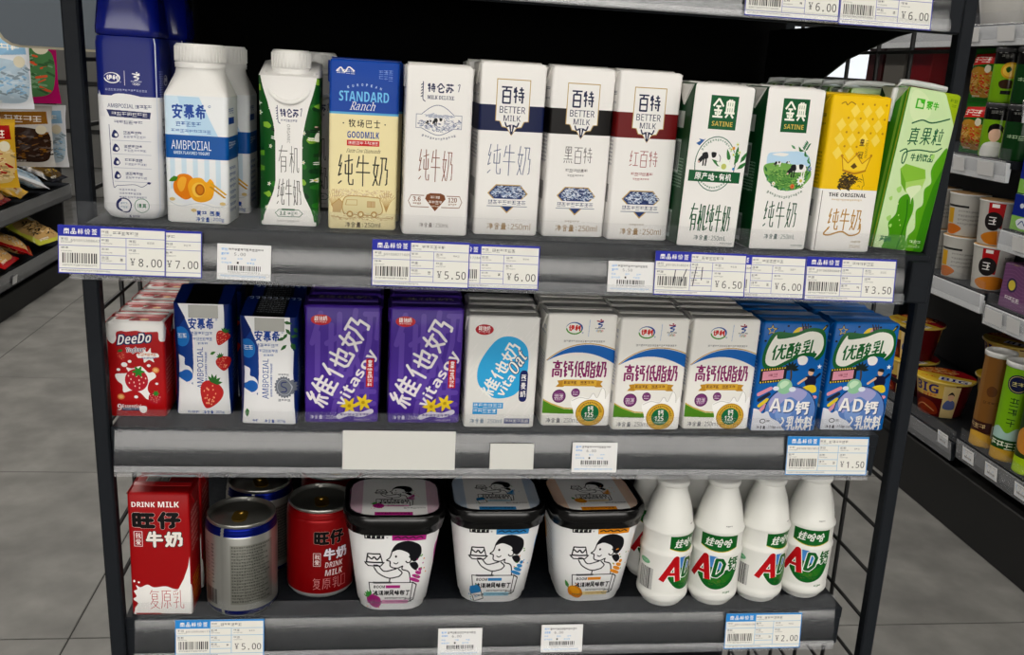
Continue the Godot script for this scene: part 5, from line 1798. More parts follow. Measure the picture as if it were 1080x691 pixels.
func art_sour_milk() -> Material:                    # bright blue drink box with a globe and lettering
	var w := 62.0
	var h := 103.0
	var d := 40.0
	var bl := Color(0.02, 0.36, 0.66)
	var c := carton_canvas(w, h, d, bl, bl, bl, 5.5)
	var yl := Color(0.85, 0.75, 0.15)
	var pk := Color(0.82, 0.55, 0.62)
	star(c, 8, 8, 6, Color(0.05, 0.1, 0.2))
	star(c, 8, 8, 4.6, yl)
	star(c, 8, 8, 3.4, bl)
	star(c, 18, 14, 7, Color(0.03, 0.09, 0.3), 0.3)
	for e in [[23.0, 4.0], [44.0, 4.0], [57.0, 12.0], [3.0, 18.0]]:
		c.oval(e[0], e[1], 1.2, 1.0, INK)
	c.blob([28, 10, 33, 5, 40, 6, 42, 10, 36, 14, 29, 14], yl)
	c.blob([34, 8, 40, 4, 44, 8, 40, 12], pk)
	for i in 5:
		c.l([36.0 + i * 1.4, 2.0 + (i % 2) * 2, 38.0 + i, 9], 1.2, Color(0.12, 0.14, 0.2))
	c.l([53, 12, 60, 3], 2.4, Color(0.12, 0.12, 0.16))
	c.l([54, 10, 59, 4], 0.7, yl)
	var gr := Color(0.02, 0.36, 0.14)
	c.blob([2, 35, 4, 22, 11, 10, 30, 10, 44, 5.4, 57, 7, 61.5, 17, 60.6, 29, 55, 35, 50, 32, 40, 32, 26, 39, 14, 45, 5, 43], gr)
	c.blob([5, 34, 7, 23, 12.6, 12.6, 15, 16, 30, 13.6, 44, 8.6, 55, 10.4, 59.2, 18, 58, 27, 51.6, 33.4, 53.6, 28.6, 40, 28.6, 26, 35.4, 15, 41, 7.4, 40], Color(0.92, 0.92, 0.88))
	c.t = Transform2D(Vector2(1, -0.16), Vector2(-0.1, 1), Vector2(11.5, 21.5))
	c.row("优酸乳", 0, 0, 13.0, 15.0, 0.9, 1.7, gr)
	c.plain()
	c.blob([36, 33, 42, 31, 46, 34, 44, 39, 38, 39], WHITE)
	# palm, sign, surfer, ribbons
	c.curve([31, 44, 32, 52, 30.6, 60], 1.6, Color(0.3, 0.22, 0.1))
	for i in 7:
		leaf(c, 31, 44, -3.0 + i * 0.5, 8, 1.5, Color(0.06, 0.12, 0.1))
	c.t = Transform2D(Vector2(1, -0.12), Vector2(0.0, 1), Vector2(2, 44))
	c.rect(0, 0, 25, 14, Color(0.1, 0.09, 0.1))
	for i in 10:
		c.rect(0.8 + i * 2.4, 0.5, 1.2, 1.4, yl)
		c.rect(0.8 + i * 2.4, 12.2, 1.2, 1.4, yl)
	c.rect(2.6, 2.8, 19.8, 8.4, pk)
	c.fine(8, 5.4, 9, 3.4, Color(0.5, 0.2, 0.3), 4)
	c.plain()
	for i in 4:
		var y := 62.0 + i * 5.4
		c.l([3.0 + i, y + 6, 14.0 - i, y], 3.4, [pk, Color(0.1, 0.12, 0.2), yl, pk][i])
	c.oval(51, 46.4, 2.8, 3.2, Color(0.85, 0.68, 0.55))
	c.blob([48, 44.6, 50, 42.6, 54, 43.4, 54, 46, 50.6, 45.6], INK)
	c.blob([46, 51, 50, 49.6, 56, 50.6, 57, 58, 50, 60.4, 46.4, 57], Color(0.05, 0.07, 0.2))
	c.l([47, 52, 40, 57], 2.2, Color(0.85, 0.68, 0.55))
	c.l([56, 52, 60, 48], 2.4, Color(0.05, 0.07, 0.2))
	c.blob([46, 60, 56, 58.6, 59, 64, 55, 66, 50, 63.6, 45, 68, 41, 67.6], yl)
	c.l([42, 68, 48, 72], 1.4, INK)
	c.oval(58, 70, 2.6, 1.6, pk)
	star(c, 58.5, 41, 2.6, Color(0.9, 0.92, 0.95))
	c.oval(57, 82, 2.0, 1.6, yl)
	c.blob([2, 82, 5, 84, 3, 88], yl)
	# globe
	c.oval(36, 84, 25.6, 24.6, Color(0.03, 0.06, 0.25))
	c.oval(36, 84, 24.8, 23.8, Color(0.36, 0.5, 0.75))
	c.blob([14, 76, 22, 65, 38, 61.4, 50, 66, 44, 74, 34, 70, 26, 76, 20, 86], Color(0.62, 0.62, 0.8))
	c.blob([22, 84, 30, 78, 38, 84, 32, 92, 24, 92], Color(0.48, 0.6, 0.82))
	c.oval(27, 60, 7.4, 7.2, Color(0.55, 0.76, 0.6))
	c.blob([22, 58, 26, 54.6, 31, 56, 28, 60, 24, 62], Color(0.75, 0.87, 0.74))
	for e in [[19.0, 62.0, 3.0], [35.0, 62.6, 3.4]]:
		c.oval(e[0], e[1], e[2], e[2] * 0.7, Color(0.85, 0.88, 0.92))
	c.blob([-2, 84, 4, 82, 9, 86, 14, 84, 18, 90, 26, 94, 30, 99, 32, 104, -2, 104], Color(0.86, 0.87, 0.9))
	for q in [[0.9, 1.0, Color(0.2, 0.3, 0.5)], [0.0, 0.0, WHITE]]:
		c.text("A", 15 + q[0], 71.5 + q[1], 12, 12.6, q[2])
		c.text("D", 29.0 + q[0], 72 + q[1], 10, 12.6, q[2])
		c.hanzi("钙", 41 + q[0], 74 + q[1], 13, 13, 2.0, q[2], true)
	c.row("乳饮料", 34, 88.4, 8.2, 14.0, 0.5, 1.35, WHITE, true)
	c.curve([29, 90, 31, 93, 29, 97], 1.5, WHITE)
	c.arc(10.5, 93.4, 2.6, 1.8, 0, TAU, 0.6, INK)
	c.fine(14, 92.2, 4, 2.6, INK, 6)
	net_weight(c, 5, 98, 3.0, Color(0.2, 0.2, 0.24), "250g")
	c.fine(21, 98.6, 13, 1.8, Color(0.2, 0.2, 0.24), 7)
	side_print(c, w, h, d, WHITE, WHITE, 131)
	return print_mat(c, 0.32)

func outlined_row(c: Canvas, text: String, x: float, y: float, w: float, h: float, gap: float, lw: float, fill: Color, edge: Color, edge_w: float):
	c.row(text, x, y, w, h, gap, lw + edge_w * 2, edge, true)
	c.row(text, x, y, w, h, gap, lw, fill, true)

func art_red_milk() -> Material:
	var w := 52.0
	var h := 118.0
	var d := 40.0
	var red := Color(0.6, 0.02, 0.04)
	var c := carton_canvas(w, h, d, red, red, red)
	c.p([52, 60, 50, 70, 46, 82, 42, 90, 40, 94, 52, 96], WHITE)
	c.text("DRINK", 3.4, 8.2, 20, 4.6, WHITE)
	c.text("MILK", 26, 7.6, 18, 5.2, WHITE)
	outlined_row(c, "旺仔", 4, 18, 18, 14.6, 4.0, 3.6, Color(0.03, 0.02, 0.02), Color(0.9, 0.85, 0.82), 0.25)
	outlined_row(c, "牛奶", 15, 36, 14, 14, 2.6, 2.6, Color(0.92, 0.9, 0.87), Color(0.06, 0.03, 0.03), 0.55)
	c.l([4.4, 36, 11.4, 36, 11.4, 50, 4.4, 50, 4.4, 36], 0.5, WHITE)
	c.column("我爱", 5.4, 37.2, 5, 5.4, 0.6, 0.55, WHITE)
	c.blob([2, 94, 5, 92, 4, 88, 8, 90, 14, 87.4, 20, 90, 30, 89, 40, 92, 53, 88, 53, 120, 6, 120, 2, 112, 5, 106, 1, 102, 4, 99], WHITE)
	c.oval(2.6, 84, 1.0, 1.2, WHITE)
	c.oval(6.6, 85.2, 1.0, 0.9, WHITE)
	c.row("复原乳", 15, 92, 9.6, 20, 0.8, 0.5, Color(0.7, 0.15, 0.18))
	c.rect(3, 115.6, 22, 3, red)
	c.rect(25, 116.4, 25, 1.4, Color(0.3, 0.1, 0.1))
	for i in 6:
		c.fine(w + 6, 84 + i * 4.6, 26, 3.0, Color(0.85, 0.7, 0.1), i)
	for i in 7:
		c.fine(w + 6, 20 + i * 6, 26, 2.6, Color(0.9, 0.75, 0.72), 20 + i)
	c.rect(8, h + 4, 22, 12, Color(0.75, 0.73, 0.7))
	c.bars(9, h + 5, 20, 9, INK, 9)
	return print_mat(c)

func art_can(red_side: bool) -> Material:            # once round the can; u = 0.5 is the front
	var w := 196.0
	var h := 80.0
	var red := Color(0.5, 0.012, 0.03)
	var metal := Color(0.74, 0.74, 0.72)
	var c := Canvas.new(w, h, 5.0, red if red_side else metal, self)
	if red_side:
		var x := 90.0
		outlined_row(c, "旺仔", x, 14, 12.5, 13.5, 2.0, 2.7, Color(0.03, 0.02, 0.02), Color(0.85, 0.75, 0.7), 0.2)
		outlined_row(c, "牛奶", x + 8.5, 32, 10.5, 11, 1.6, 2.0, Color(0.88, 0.86, 0.9), Color(0.1, 0.03, 0.04), 0.4)
		c.l([x - 1, 36, x + 5.4, 36, x + 5.4, 49, x - 1, 49, x - 1, 36], 0.5, WHITE)
		c.column("我爱", x, 37.2, 4.6, 5.0, 0.6, 0.5, WHITE)
		c.text("DRINK", x + 9.5, 45.6, 17, 5.4, Color(0.88, 0.85, 0.85), "sans", true, 0.1)
		c.text("MILK", x + 9.5, 53.4, 17, 6.0, Color(0.88, 0.85, 0.85), "sans", true, 0.1)
		c.row("复原乳", x - 2, 61.4, 8, 12, 1.2, 0.5, Color(0.85, 0.6, 0.6))
		c.l([x + 25.6, 62, x + 30, 62, x + 30, 72, x + 25.6, 72, x + 25.6, 62], 0.5, Color(0.85, 0.6, 0.6))
		for i in 12:
			c.fine(14, 14 + i * 4.6, 36, 2.4, Color(0.85, 0.7, 0.68), i)
		c.rect(150, 20, 30, 40, Color(0.7, 0.68, 0.66))
		c.bars(153, 24, 24, 30, INK, 4)
		c.rect(0, 77.4, w, 2.6, Color(0.6, 0.6, 0.6))
	else:
		var blue := Color(0.04, 0.1, 0.45)
		c.rect(0, 0, w, 4.6, blue)
		c.rect(0, 76, w, 3.4, blue)
		c.rect(85, 0, 3.0, h, Color(0.72, 0.72, 0.7))
		c.rect(94, 12, 40, 58, Color(0.62, 0.62, 0.59))
		for i in 19:
			c.fine(95, 13 + i * 2.95, 36.0 - (i * 13 % 9), 1.9, Color(0.16, 0.16, 0.15), i)
		for i in 11:
			c.fine(74, 14 + i * 3.6, 3.6, 1.9, Color(0.2, 0.2, 0.2), 40 + i)
			c.fine(56, 14 + i * 3.6, 15, 1.9, Color(0.4, 0.3, 0.28), 60 + i)
		c.rect(64, 57, 17, 16, Color(0.72, 0.72, 0.7))
		c.bars(65, 57.6, 15, 14.6, INK, 11)
		c.rect(30, 0, 24, h, Color(0.62, 0.6, 0.58))
	var m := print_mat(c, 0.28)
	m.metallic = 0.85 if not red_side else 0.35
	return m

func girl(c: Canvas, x: float, y: float, k: float):   # line drawing: figure in profile lifting a pudding on a plate
	var lw := 0.66 * k
	c.blob([x, y, x + 3 * k, y - 5 * k, x + 9 * k, y - 6.6 * k, x + 14.6 * k, y - 4 * k, x + 16 * k, y + 1.4 * k, x + 13.4 * k, y + 5.6 * k, x + 10.4 * k, y + 4 * k, x + 9 * k, y + 0.6 * k, x + 4 * k, y - 1.4 * k], INK)
	c.blob([x + 10.4 * k, y + 6.6 * k, x + 13.6 * k, y + 6.0 * k, x + 15.6 * k, y + 9 * k, x + 14 * k, y + 11 * k, x + 11.6 * k, y + 9 * k], INK)
	c.curve([x + 0.4 * k, y - 0.4 * k, x - 0.6 * k, y + 3 * k, x - 2.4 * k, y + 4.8 * k, x - 0.6 * k, y + 5.6 * k, x - 0.2 * k, y + 8.6 * k, x + 3.4 * k, y + 9.6 * k, x + 6.4 * k, y + 8.4 * k], lw, INK)
	c.oval(x + 2.6 * k, y + 2.6 * k, 0.5 * k, 0.7 * k, INK)
	c.curve([x + 1.6 * k, y + 6.4 * k, x + 2.8 * k, y + 7 * k, x + 3.8 * k, y + 6.2 * k], lw * 0.8, INK)
	c.arc(x + 9.4 * k, y + 4.6 * k, 1.5 * k, 1.8 * k, -1.4, 2.6, lw, INK)
	c.curve([x + 6.6 * k, y + 8.4 * k, x + 6.6 * k, y + 10.4 * k, x + 10.4 * k, y + 12 * k, x + 12 * k, y + 18 * k], lw, INK)
	c.curve([x + 3 * k, y + 10 * k, x - 3.6 * k, y + 11.4 * k, x - 7 * k, y + 8 * k, x - 9.4 * k, y + 7.6 * k], lw, INK)
	c.curve([x + 5 * k, y + 14.6 * k, x - 1 * k, y + 15.6 * k, x - 7 * k, y + 12.6 * k, x - 9.4 * k, y + 9 * k], lw, INK)
	c.curve([x + 4.4 * k, y + 10.2 * k, x + 6.6 * k, y + 12.4 * k, x + 5 * k, y + 14.6 * k], lw, INK)
	c.l([x - 0.4 * k, y + 15.6 * k, x - 0.8 * k, y + 18 * k], lw, INK)
	c.l([x - 12.4 * k, y + 1 * k, x - 6 * k, y + 1 * k, x - 4.6 * k, y + 6 * k, x - 13.4 * k, y + 6 * k, x - 12.4 * k, y + 1 * k], lw, INK)
	c.curve([x - 12.4 * k, y + 2.6 * k, x - 10.4 * k, y + 4 * k, x - 9 * k, y + 2.8 * k, x - 7.6 * k, y + 4.4 * k, x - 5.8 * k, y + 2.4 * k], lw * 1.2, INK)
	c.l([x - 14.4 * k, y + 6.2 * k, x - 3.8 * k, y + 6.2 * k, x - 5.6 * k, y + 8.2 * k, x - 12.6 * k, y + 8.2 * k, x - 14.4 * k, y + 6.2 * k], lw, INK)

func pudding_scene(c: Canvas, x: float, y: float, k: float, tint: Color, pale: Color, kind: int):
	girl(c, x, y, k)
	c.l([x - 13 * k, y + 18.4 * k, x + 13.6 * k, y + 18.4 * k, x + 13.6 * k, y + 30 * k, x - 13 * k, y + 30 * k, x - 13 * k, y + 18.4 * k], 0.5 * k, INK)
	c.rect(x - 10.6 * k, y + 17.8 * k, 11 * k, 1.1 * k, Color(0.25, 0.25, 0.27))
	c.l([x + 13.6 * k, y + 18.4 * k, x + 16 * k, y + 20 * k, x + 15.6 * k, y + 29 * k, x + 13.6 * k, y + 30 * k], 0.6 * k, INK)
	c.text("BOOM", x - 10.6 * k, y + 20 * k, 7 * k, 1.7 * k, INK, "sans", true, 0.2)
	c.rect(x - 3 * k, y + 20 * k, 9 * k, 1.7 * k, tint)
	c.row("冰淇淋风味布丁", x - 11.4 * k, y + 23 * k, 3.1 * k, 3.2 * k, 0.42 * k, 0.62 * k, INK)
	c.fine(x - 4 * k, y + 27.4 * k, 15 * k, 1.0 * k, INK, 3)
	c.rect(x - 6 * k, y + 29 * k, 18.6 * k, 2.2 * k, pale)
	c.fine(x - 4 * k, y + 29.5 * k, 13 * k, 1.1 * k, tint.darkened(0.3), 4)
	# soft ice cone and confetti
	for i in 4:
		c.turn(24, x + (14.4 + i * 0.8) * k, y + (17.0 - i * 2.1) * k)
		c.oval(0, 0, (3.7 - i * 0.85) * k, 1.0 * k, tint)
	c.plain()
	var rng := RandomNumberGenerator.new()
	rng.seed = 17 + kind
	for i in 11:
		c.oval(x + rng.randf_range(12, 22) * k, y + rng.randf_range(2, 16) * k, 0.45 * k, 0.4 * k, [tint, Color(0.35, 0.6, 0.25), Color(0.85, 0.5, 0.2)][i % 3])
		c.oval(x + rng.randf_range(-17, -8) * k, y + rng.randf_range(24, 36) * k, 0.45 * k, 0.4 * k, [tint, Color(0.35, 0.6, 0.25), Color(0.85, 0.5, 0.2)][i % 3])
	var fx := x - 11.0 * k
	var fy := y + 29.4 * k
	if kind == 0:
		c.blob([fx - 4.4 * k, fy - 1.6 * k, fx - 1 * k, fy - 3.6 * k, fx + 3.4 * k, fy - 2 * k, fx + 4.4 * k, fy + 2 * k, fx + 1 * k, fy + 5 * k, fx - 3.6 * k, fy + 3 * k], tint)
		for i in 10:
			c.oval(fx + 3.2 * k * cos(i * 2.4) * sqrt(i / 10.0), fy + 0.6 * k + 3.2 * k * sin(i * 2.4) * sqrt(i / 10.0), 0.3 * k, 0.4 * k, tint.darkened(0.4))
		for i in 4:
			leaf(c, fx - 2.4 * k, fy - 2.8 * k, -3.4 + i * 0.7, 3.6 * k, 0.9 * k, Color(0.2, 0.55, 0.2))
	elif kind == 1:
		c.turn(-16, fx, fy)
		c.p([-3.4 * k, -2.6 * k, 3.4 * k, -2.6 * k, 3.4 * k, 5 * k, -3.4 * k, 5 * k], WHITE)
		c.l([-3.4 * k, -2.6 * k, 3.4 * k, -2.6 * k, 3.4 * k, 5 * k, -3.4 * k, 5 * k, -3.4 * k, -2.6 * k], 0.5 * k, INK)
		c.p([-3.4 * k, -2.6 * k, -2.4 * k, -4.8 * k, 2.4 * k, -4.8 * k, 3.4 * k, -2.6 * k, 3.4 * k, 0, -3.4 * k, 0], tint)
		c.fine(-2.2 * k, 1.4 * k, 4.4 * k, 1.6 * k, tint, 6)
		c.plain()
	else:
		c.turn(28, fx, fy)
		c.oval(0, 0, 5.2 * k, 3.8 * k, Color(0.85, 0.5, 0.05))
		c.oval(-0.8 * k, -0.8 * k, 3.4 * k, 2.0 * k, Color(0.92, 0.62, 0.12))
		c.plain()
		leaf(c, fx - 4.4 * k, fy - 2.4 * k, -2.0, 5 * k, 1.2 * k, Color(0.2, 0.5, 0.18))

func tub_colours(kind: int) -> Array:
	return [[Color(0.66, 0.12, 0.48), Color(0.85, 0.55, 0.72)], [Color(0.16, 0.48, 0.72), Color(0.6, 0.8, 0.88)], [Color(0.85, 0.52, 0.05), Color(0.93, 0.85, 0.62)]][kind]

func art_tub(kind: int) -> Material:                 # half of the way round: front then side
	var w := 66.0
	var d := 66.0
	var h := 80.0
	var c := Canvas.new(w + d, h, 5.0, Color(0.9, 0.9, 0.9), self)
	var tint: Color = tub_colours(kind)[0]
	var pale: Color = tub_colours(kind)[1]
	c.rect(31, 0, 28, 10, tint)
	for i in 4:
		c.l([33.0 + i * 6, 7.6, 36.0 + i * 6, 6.4, 38.0 + i * 6, 7.8], 1.0, Color(0.1, 0.1, 0.1))
	c.rect(9, 0, 16, 8.4, INK)
	for i in 4:
		c.rect(10.0 + i * 3.9, 3, 0.8, 4.6, WHITE)
		c.rect(10.0 + i * 3.9, 4.6, 2.6, 0.8, WHITE)
	c.fine(26.4, 3, 1.8, 2.2, INK, 8)
	c.fine(26.4, 6.4, 1.8, 2.2, INK, 9)
	pudding_scene(c, 30.6, 21.0, 1.62, tint, pale, kind)
	c.fine(9, 70, 12, 1.6, Color(0.4, 0.4, 0.4), 12)
	c.fine(46, 66, 9, 2.0, INK, 13)
	c.fine(44, 69, 11, 2.0, INK, 14)
	for i in 10:
		c.fine(w + 12, 16 + i * 4.4, 34, 2.4, Color(0.2, 0.2, 0.2), 20 + i)
	c.blob([w + 6, 20, w + 14, 14, w + 22, 22, w + 20, 36, w + 10, 38], tint)
	return print_mat(c, 0.35)

func art_tub_lid(kind: int) -> Material:
	var c := Canvas.new(80, 80, 6.0, Color(0.9, 0.9, 0.9), self)
	var tint: Color = tub_colours(kind)[0]
	for i in 40:
		c.l([0, i * 2.1, 10.4, i * 2.1 + 1], 0.9, tint)
		c.l([69.6, i * 2.1 + 1, 80, i * 2.1], 0.9, tint)
	pudding_scene(c, 38, 24, 1.15, tint, tub_colours(kind)[1], kind)
	c.rect(26, 46, 28, 5, Color(0.9, 0.9, 0.9))
	c.text("ICECREAM", 27, 46.6, 26, 3.8, INK)
	c.fine(48, 62, 20, 2.4, Color(0.3, 0.3, 0.32), 4)
	c.rect(22, 71, 34, 9, tint)
	c.fine(24, 72, 30, 3, INK, 6)
	return print_mat(c, 0.25)

func art_ad_bottle() -> Material:                    # once round, front at u = 0.5
	var w := 144.0
	var h := 93.0
	var c := Canvas.new(w, h, 5.5, Color(0.9, 0.9, 0.88), self)
	var gr := Color(0.03, 0.36, 0.11)
	for f in [72.0, 0.0, 144.0]:
		var x: float = f
		var pts := PackedVector2Array()
		for i in 13:
			pts.append(Vector2(x - 18 + 36 * i / 12.0, 13.0))
		for i in 13:
			pts.append(Vector2(x + 18 - 36 * i / 12.0, 26.5 + 4.2 * sin(PI * i / 12.0)))
		c.poly(pts, Color(0.75, 0.7, 0.2))
		var pts2 := PackedVector2Array()
		for q in pts:
			pts2.append(Vector2(q.x, q.y - 0.8 if q.y > 20 else q.y))
		c.poly(pts2, gr)
		c.t = Transform2D(Vector2(1, 0), Vector2(-0.2, 1), Vector2(x - 12, 16))
		c.row("娃哈哈", 0, 0, 7.4, 9.2, 1.2, 1.05, WHITE, true)
		c.plain()
		c.oval(x - 5, 47, 13, 12, Color(0.25, 0.5, 0.78))
		c.blob([x - 19, 52, x - 8, 47, x + 6, 50, x + 20, 47, x + 18.5, 57, x + 12, 67, x, 71.5, x - 11, 67], gr)
		c.blob([x - 15, 56, x - 5, 52, x + 7, 55, x + 15, 52, x + 11, 62, x, 65, x - 9, 62], Color(0.12, 0.42, 0.1))
		mottle(c, [x - 11, 60, x + 11, 58, x + 7, 67, x - 7, 67], [Color(0.3, 0.46, 0.14), Color(0.02, 0.24, 0.06), Color(0.45, 0.42, 0.18)], 70, 1.2, 3)
		for q in [[1.7, WHITE], [0.0, Color(0.72, 0.04, 0.08)]]:
			c.line(PackedVector2Array([Vector2(x - 23, 61.5), Vector2(x - 11, 36), Vector2(x - 7.6, 61.5)]), 5.2 + q[0], q[1], false)
			c.line(PackedVector2Array([Vector2(x - 17.6, 53.5), Vector2(x - 8.4, 53.5)]), 3.2 + q[0], q[1], false)
		for q in [[1.7, WHITE], [0.0, gr]]:
			c.line(PackedVector2Array([Vector2(x - 2.6, 56.5), Vector2(x - 0.6, 38.5), Vector2(x + 4.0, 38.5), Vector2(x + 6.6, 43), Vector2(x + 4.8, 52), Vector2(x + 0.6, 56.5), Vector2(x - 2.6, 56.5)]), 3.2 + q[0], q[1])
			c.hanzi("钙", x + 10, 35.5, 10.5, 15, 1.8 + q[0], q[1], true)
		c.fine(x + 8, 74, 8, 2.6, gr, 5)
		c.fine(x + 4, 2.4, 7, 1.2, Color(0.35, 0.35, 0.35), 6)
	c.oval(31, 45, 6, 3.0, Color(0.42, 0.68, 0.5))
	c.fine(27, 44, 8, 1.8, Color(0.75, 0.85, 0.75), 7)
	c.bars(26, 51, 15, 23, INK, 6)
	c.oval(107, 45, 6, 3.0, Color(0.42, 0.68, 0.5))
	c.bars(103, 51, 15, 23, INK, 8)
	return print_mat(c, 0.3)

# ---------------------------------------------------------------- price cards
func price_card(price: String, head: Color, seed_: int, marks := false) -> Material:
	var w := 75.0
	var h := 35.0
	var c := Canvas.new(w, h, 8.0, Color(0.9, 0.895, 0.87), self)
	c.rect(0, 0, w, h, head)
	c.rect(0.6, 1.6, w - 1.4, h - 2.4, Color(0.9, 0.895, 0.87))
	c.rect(0.6, 1.2, 29, 6.6, head)
	c.row("商品标价签", 4, 2.2, 3.9, 4.2, 0.9, 0.55, WHITE)
	var ln := head.lerp(WHITE, 0.35)
	for e in [[0.0, 7.8, 75.0], [0.0, 14.4, 75.0], [29.0, 20.6, 18.0], [29.0, 26.6, 18.0], [0.0, 31.0, 75.0]]:
		c.rect(e[0], e[1], e[2], 0.35, ln)
	c.rect(29, 1.6, 0.35, 29.4, ln)
	c.rect(47, 7.8, 0.35, 23.2, ln)
	var k := Color(0.42, 0.42, 0.44)
	for e in [[2.0, 9.0], [2.0, 15.4], [30.0, 3.0], [30.0, 9.0], [30.0, 15.6], [30.0, 21.6], [49.0, 9.0], [49.0, 15.6]]:
		c.fine(e[0], e[1], 5.4, 2.0, k, seed_)
		c.fine(e[0], e[1] + 2.8, 7.6, 0.9, Color(0.6, 0.6, 0.6), seed_ + 1)
	c.text("69" + str(1000000000 + seed_ * 7654321), 9, 10, 20, 1.8, k, "mono", false)
	c.fine(38, 3.2, 18, 2.8, Color(0.25, 0.25, 0.27), seed_ + 5)
	c.fine(62, 10, 5, 1.6, k, seed_ + 6)
	c.fine(43, 22.6, 2.2, 2.4, INK, seed_ + 7)
	c.bars(3, 20, 24, 7.4, Color(0.15, 0.15, 0.16), seed_)
	c.fine(3, 28.2, 24, 1.2, k, seed_ + 8)
	c.fine(2, 32.0, 34, 1.2, k, seed_ + 9)
	c.text("¥", 50, 22.4, 3.6, 5.0, Color(0.3, 0.3, 0.3), "serif", false)
	c.text(price, 56, 22.4, 16.4, 6.0, Color(0.2, 0.2, 0.2), "mono", false)
	if marks:
		for e in [[17.0, 15.0, 15.8, 27.0], [26.0, 14.0, 22.0, 25.0], [34.0, 12.0, 31.6, 27.0], [39.0, 12.0, 38.6, 22.0]]:
			c.l(e, 0.7, Color(0.15, 0.15, 0.2))
	return print_mat(c, 0.45)

func small_card(price: String, seed_: int) -> Material:
	var c := Canvas.new(40, 27, 8.0, Color(0.9, 0.9, 0.9), self)
	var lb := Color(0.3, 0.6, 0.88)
	var k := Color(0.25, 0.25, 0.27)
	c.fine(3, 3, 5, 2.0, lb, seed_)
	c.fine(8.4, 3, 26, 2.0, k, seed_ + 1)
	c.fine(3, 6.4, 6, 2.0, lb, seed_ + 2)
	c.text(price, 12.6, 6.4, 8.4, 2.4, Color(0.45, 0.45, 0.47), "mono", false)
	for e in [[3.0, 10.4, 4.0], [15.0, 10.4, 4.0], [25.0, 10.4, 4.0], [3.0, 13.4, 8.0], [22.0, 13.4, 6.0]]:
		c.fine(e[0], e[1], e[2], 1.6, lb, seed_ + 3)
	c.rect(14.6, 13.2, 1.4, 1.6, INK)
	c.bars(8, 16.2, 24, 3.8, INK, seed_)
	c.fine(8, 20.6, 24, 1.4, Color(0.5, 0.5, 0.5), seed_ + 4)
	c.fine(2.4, 23.4, 34, 1.6, lb, seed_ + 5)
	return print_mat(c, 0.45)

# ---------------------------------------------------------------- the aisles on both sides
func long_shelf(parent: Node3D, xf: float, dir: float, depth: float, y: float, z0: float, z1: float, m: Material, strip_h := 0.055, guard := 0.03, pale := false):
	var n := Node3D.new()
	n.name = "shelf"
	parent.add_child(n, true)
	var zc := (z0 + z1) * 0.5
	var l := z1 - z0
	put("board", box(depth, 0.02, l, 0.001), m, n, Vector3(xf + dir * (depth * 0.5 + 0.012), y - 0.01, zc))
	put("front_rail", box(0.012, strip_h - 0.006, l, 0.001), mat(Color(0.86, 0.87, 0.88), 0.4) if pale else m, n, Vector3(xf + dir * 0.012, y - strip_h * 0.5 - 0.002, zc))  # pale rail colour stands in for brighter light on the upper shelves
	var ch := put("price_channel", box(0.003, strip_h, l, 0.001), pvc(0.2), n, Vector3(xf + dir * 0.003, y - strip_h * 0.5, zc))
	ch.rotation.z = dir * 0.14
	if guard > 0.0:
		put("clear_guard", box(0.0018, guard, l), clear(), n, Vector3(xf + dir * 0.009, y + guard * 0.5, zc))

func strip_card(label: String, x: float, y: float, z: float, w: float, m: Material, dir: float):
	var o := put(numbered("price_card"), box(0.0008, 0.036, w), m, self, Vector3(x, y, z))
	o.rotation.z = dir * 0.14
	tag(o, label, "price card", "price cards in the side aisles")

func wrap_canvas(r: float, h: float, bg: Color) -> Canvas:
	return Canvas.new(TAU * r * 1000.0, h * 1000.0, 2.6, bg, self)

func art_canister(kind: int) -> Material:
	var w := 264.0
	var h := 140.0
	var c := Canvas.new(w, h, 3.0, Color(0.42, 0.6, 0.08), self)
	c.rect(0, 0, w, 36, Color(0.05, 0.05, 0.05))
	for f in [132.0, 0.0, 264.0]:
		var x: float = f
		c.fine(x - 22, 10, 30, 9, Color(0.5, 0.5, 0.48), kind)
		if kind == 0:
			c.oval(x + 6, 52, 24, 22, Color(0.75, 0.55, 0.12))
			c.oval(x + 6, 52, 19, 17, Color(0.86, 0.7, 0.25))
			c.blob([x - 6, 48, x + 2, 42, x + 8, 50, x, 58], Color(0.12, 0.3, 0.08))
			c.blob([x - 18, 84, x, 76, x + 22, 84, x + 18, 98, x - 10, 100], Color(0.2, 0.13, 0.08))
			c.rect(x - 10, 106, 24, 10, Color(0.1, 0.1, 0.1))
		elif kind == 1:
			# portrait print: white shirt, dark hair
			c.blob([x - 36, 140, x - 34, 108, x - 12, 96, x + 8, 96, x + 28, 108, x + 34, 140], Color(0.85, 0.85, 0.83))
			c.oval(x - 4, 76, 15, 20, Color(0.86, 0.7, 0.6))
			c.blob([x - 22, 74, x - 20, 54, x - 4, 46, x + 14, 54, x + 16, 74, x + 8, 62, x - 10, 62], Color(0.06, 0.05, 0.05))
		else:
			c.rect(x - 50, 36, 100, 104, Color(0.06, 0.2, 0.08))
			c.fine(x - 30, 70, 60, 14, Color(0.6, 0.7, 0.55), 4)
	return print_mat(c, 0.15)

func canister(label: String, at: Vector3, m: Material):
	var o := thing("snack_canister", label, "canister", at, -PI / 2 + 0.85, "snack canisters in the right aisle")
	put("body", lathe([0.0, 0.001, 0.038, 0.0, 0.041, 0.003, 0.042, 0.008, 0.042, 0.122, 0.041, 0.127, 0.039, 0.129], 28, 0.0, 0.13), m, o)
	put("lid", lathe([0.0402, 0.126, 0.0425, 0.127, 0.0425, 0.137, 0.041, 0.139, 0.0, 0.139], 28), mat(Color(0.2, 0.2, 0.21), 0.25), o)

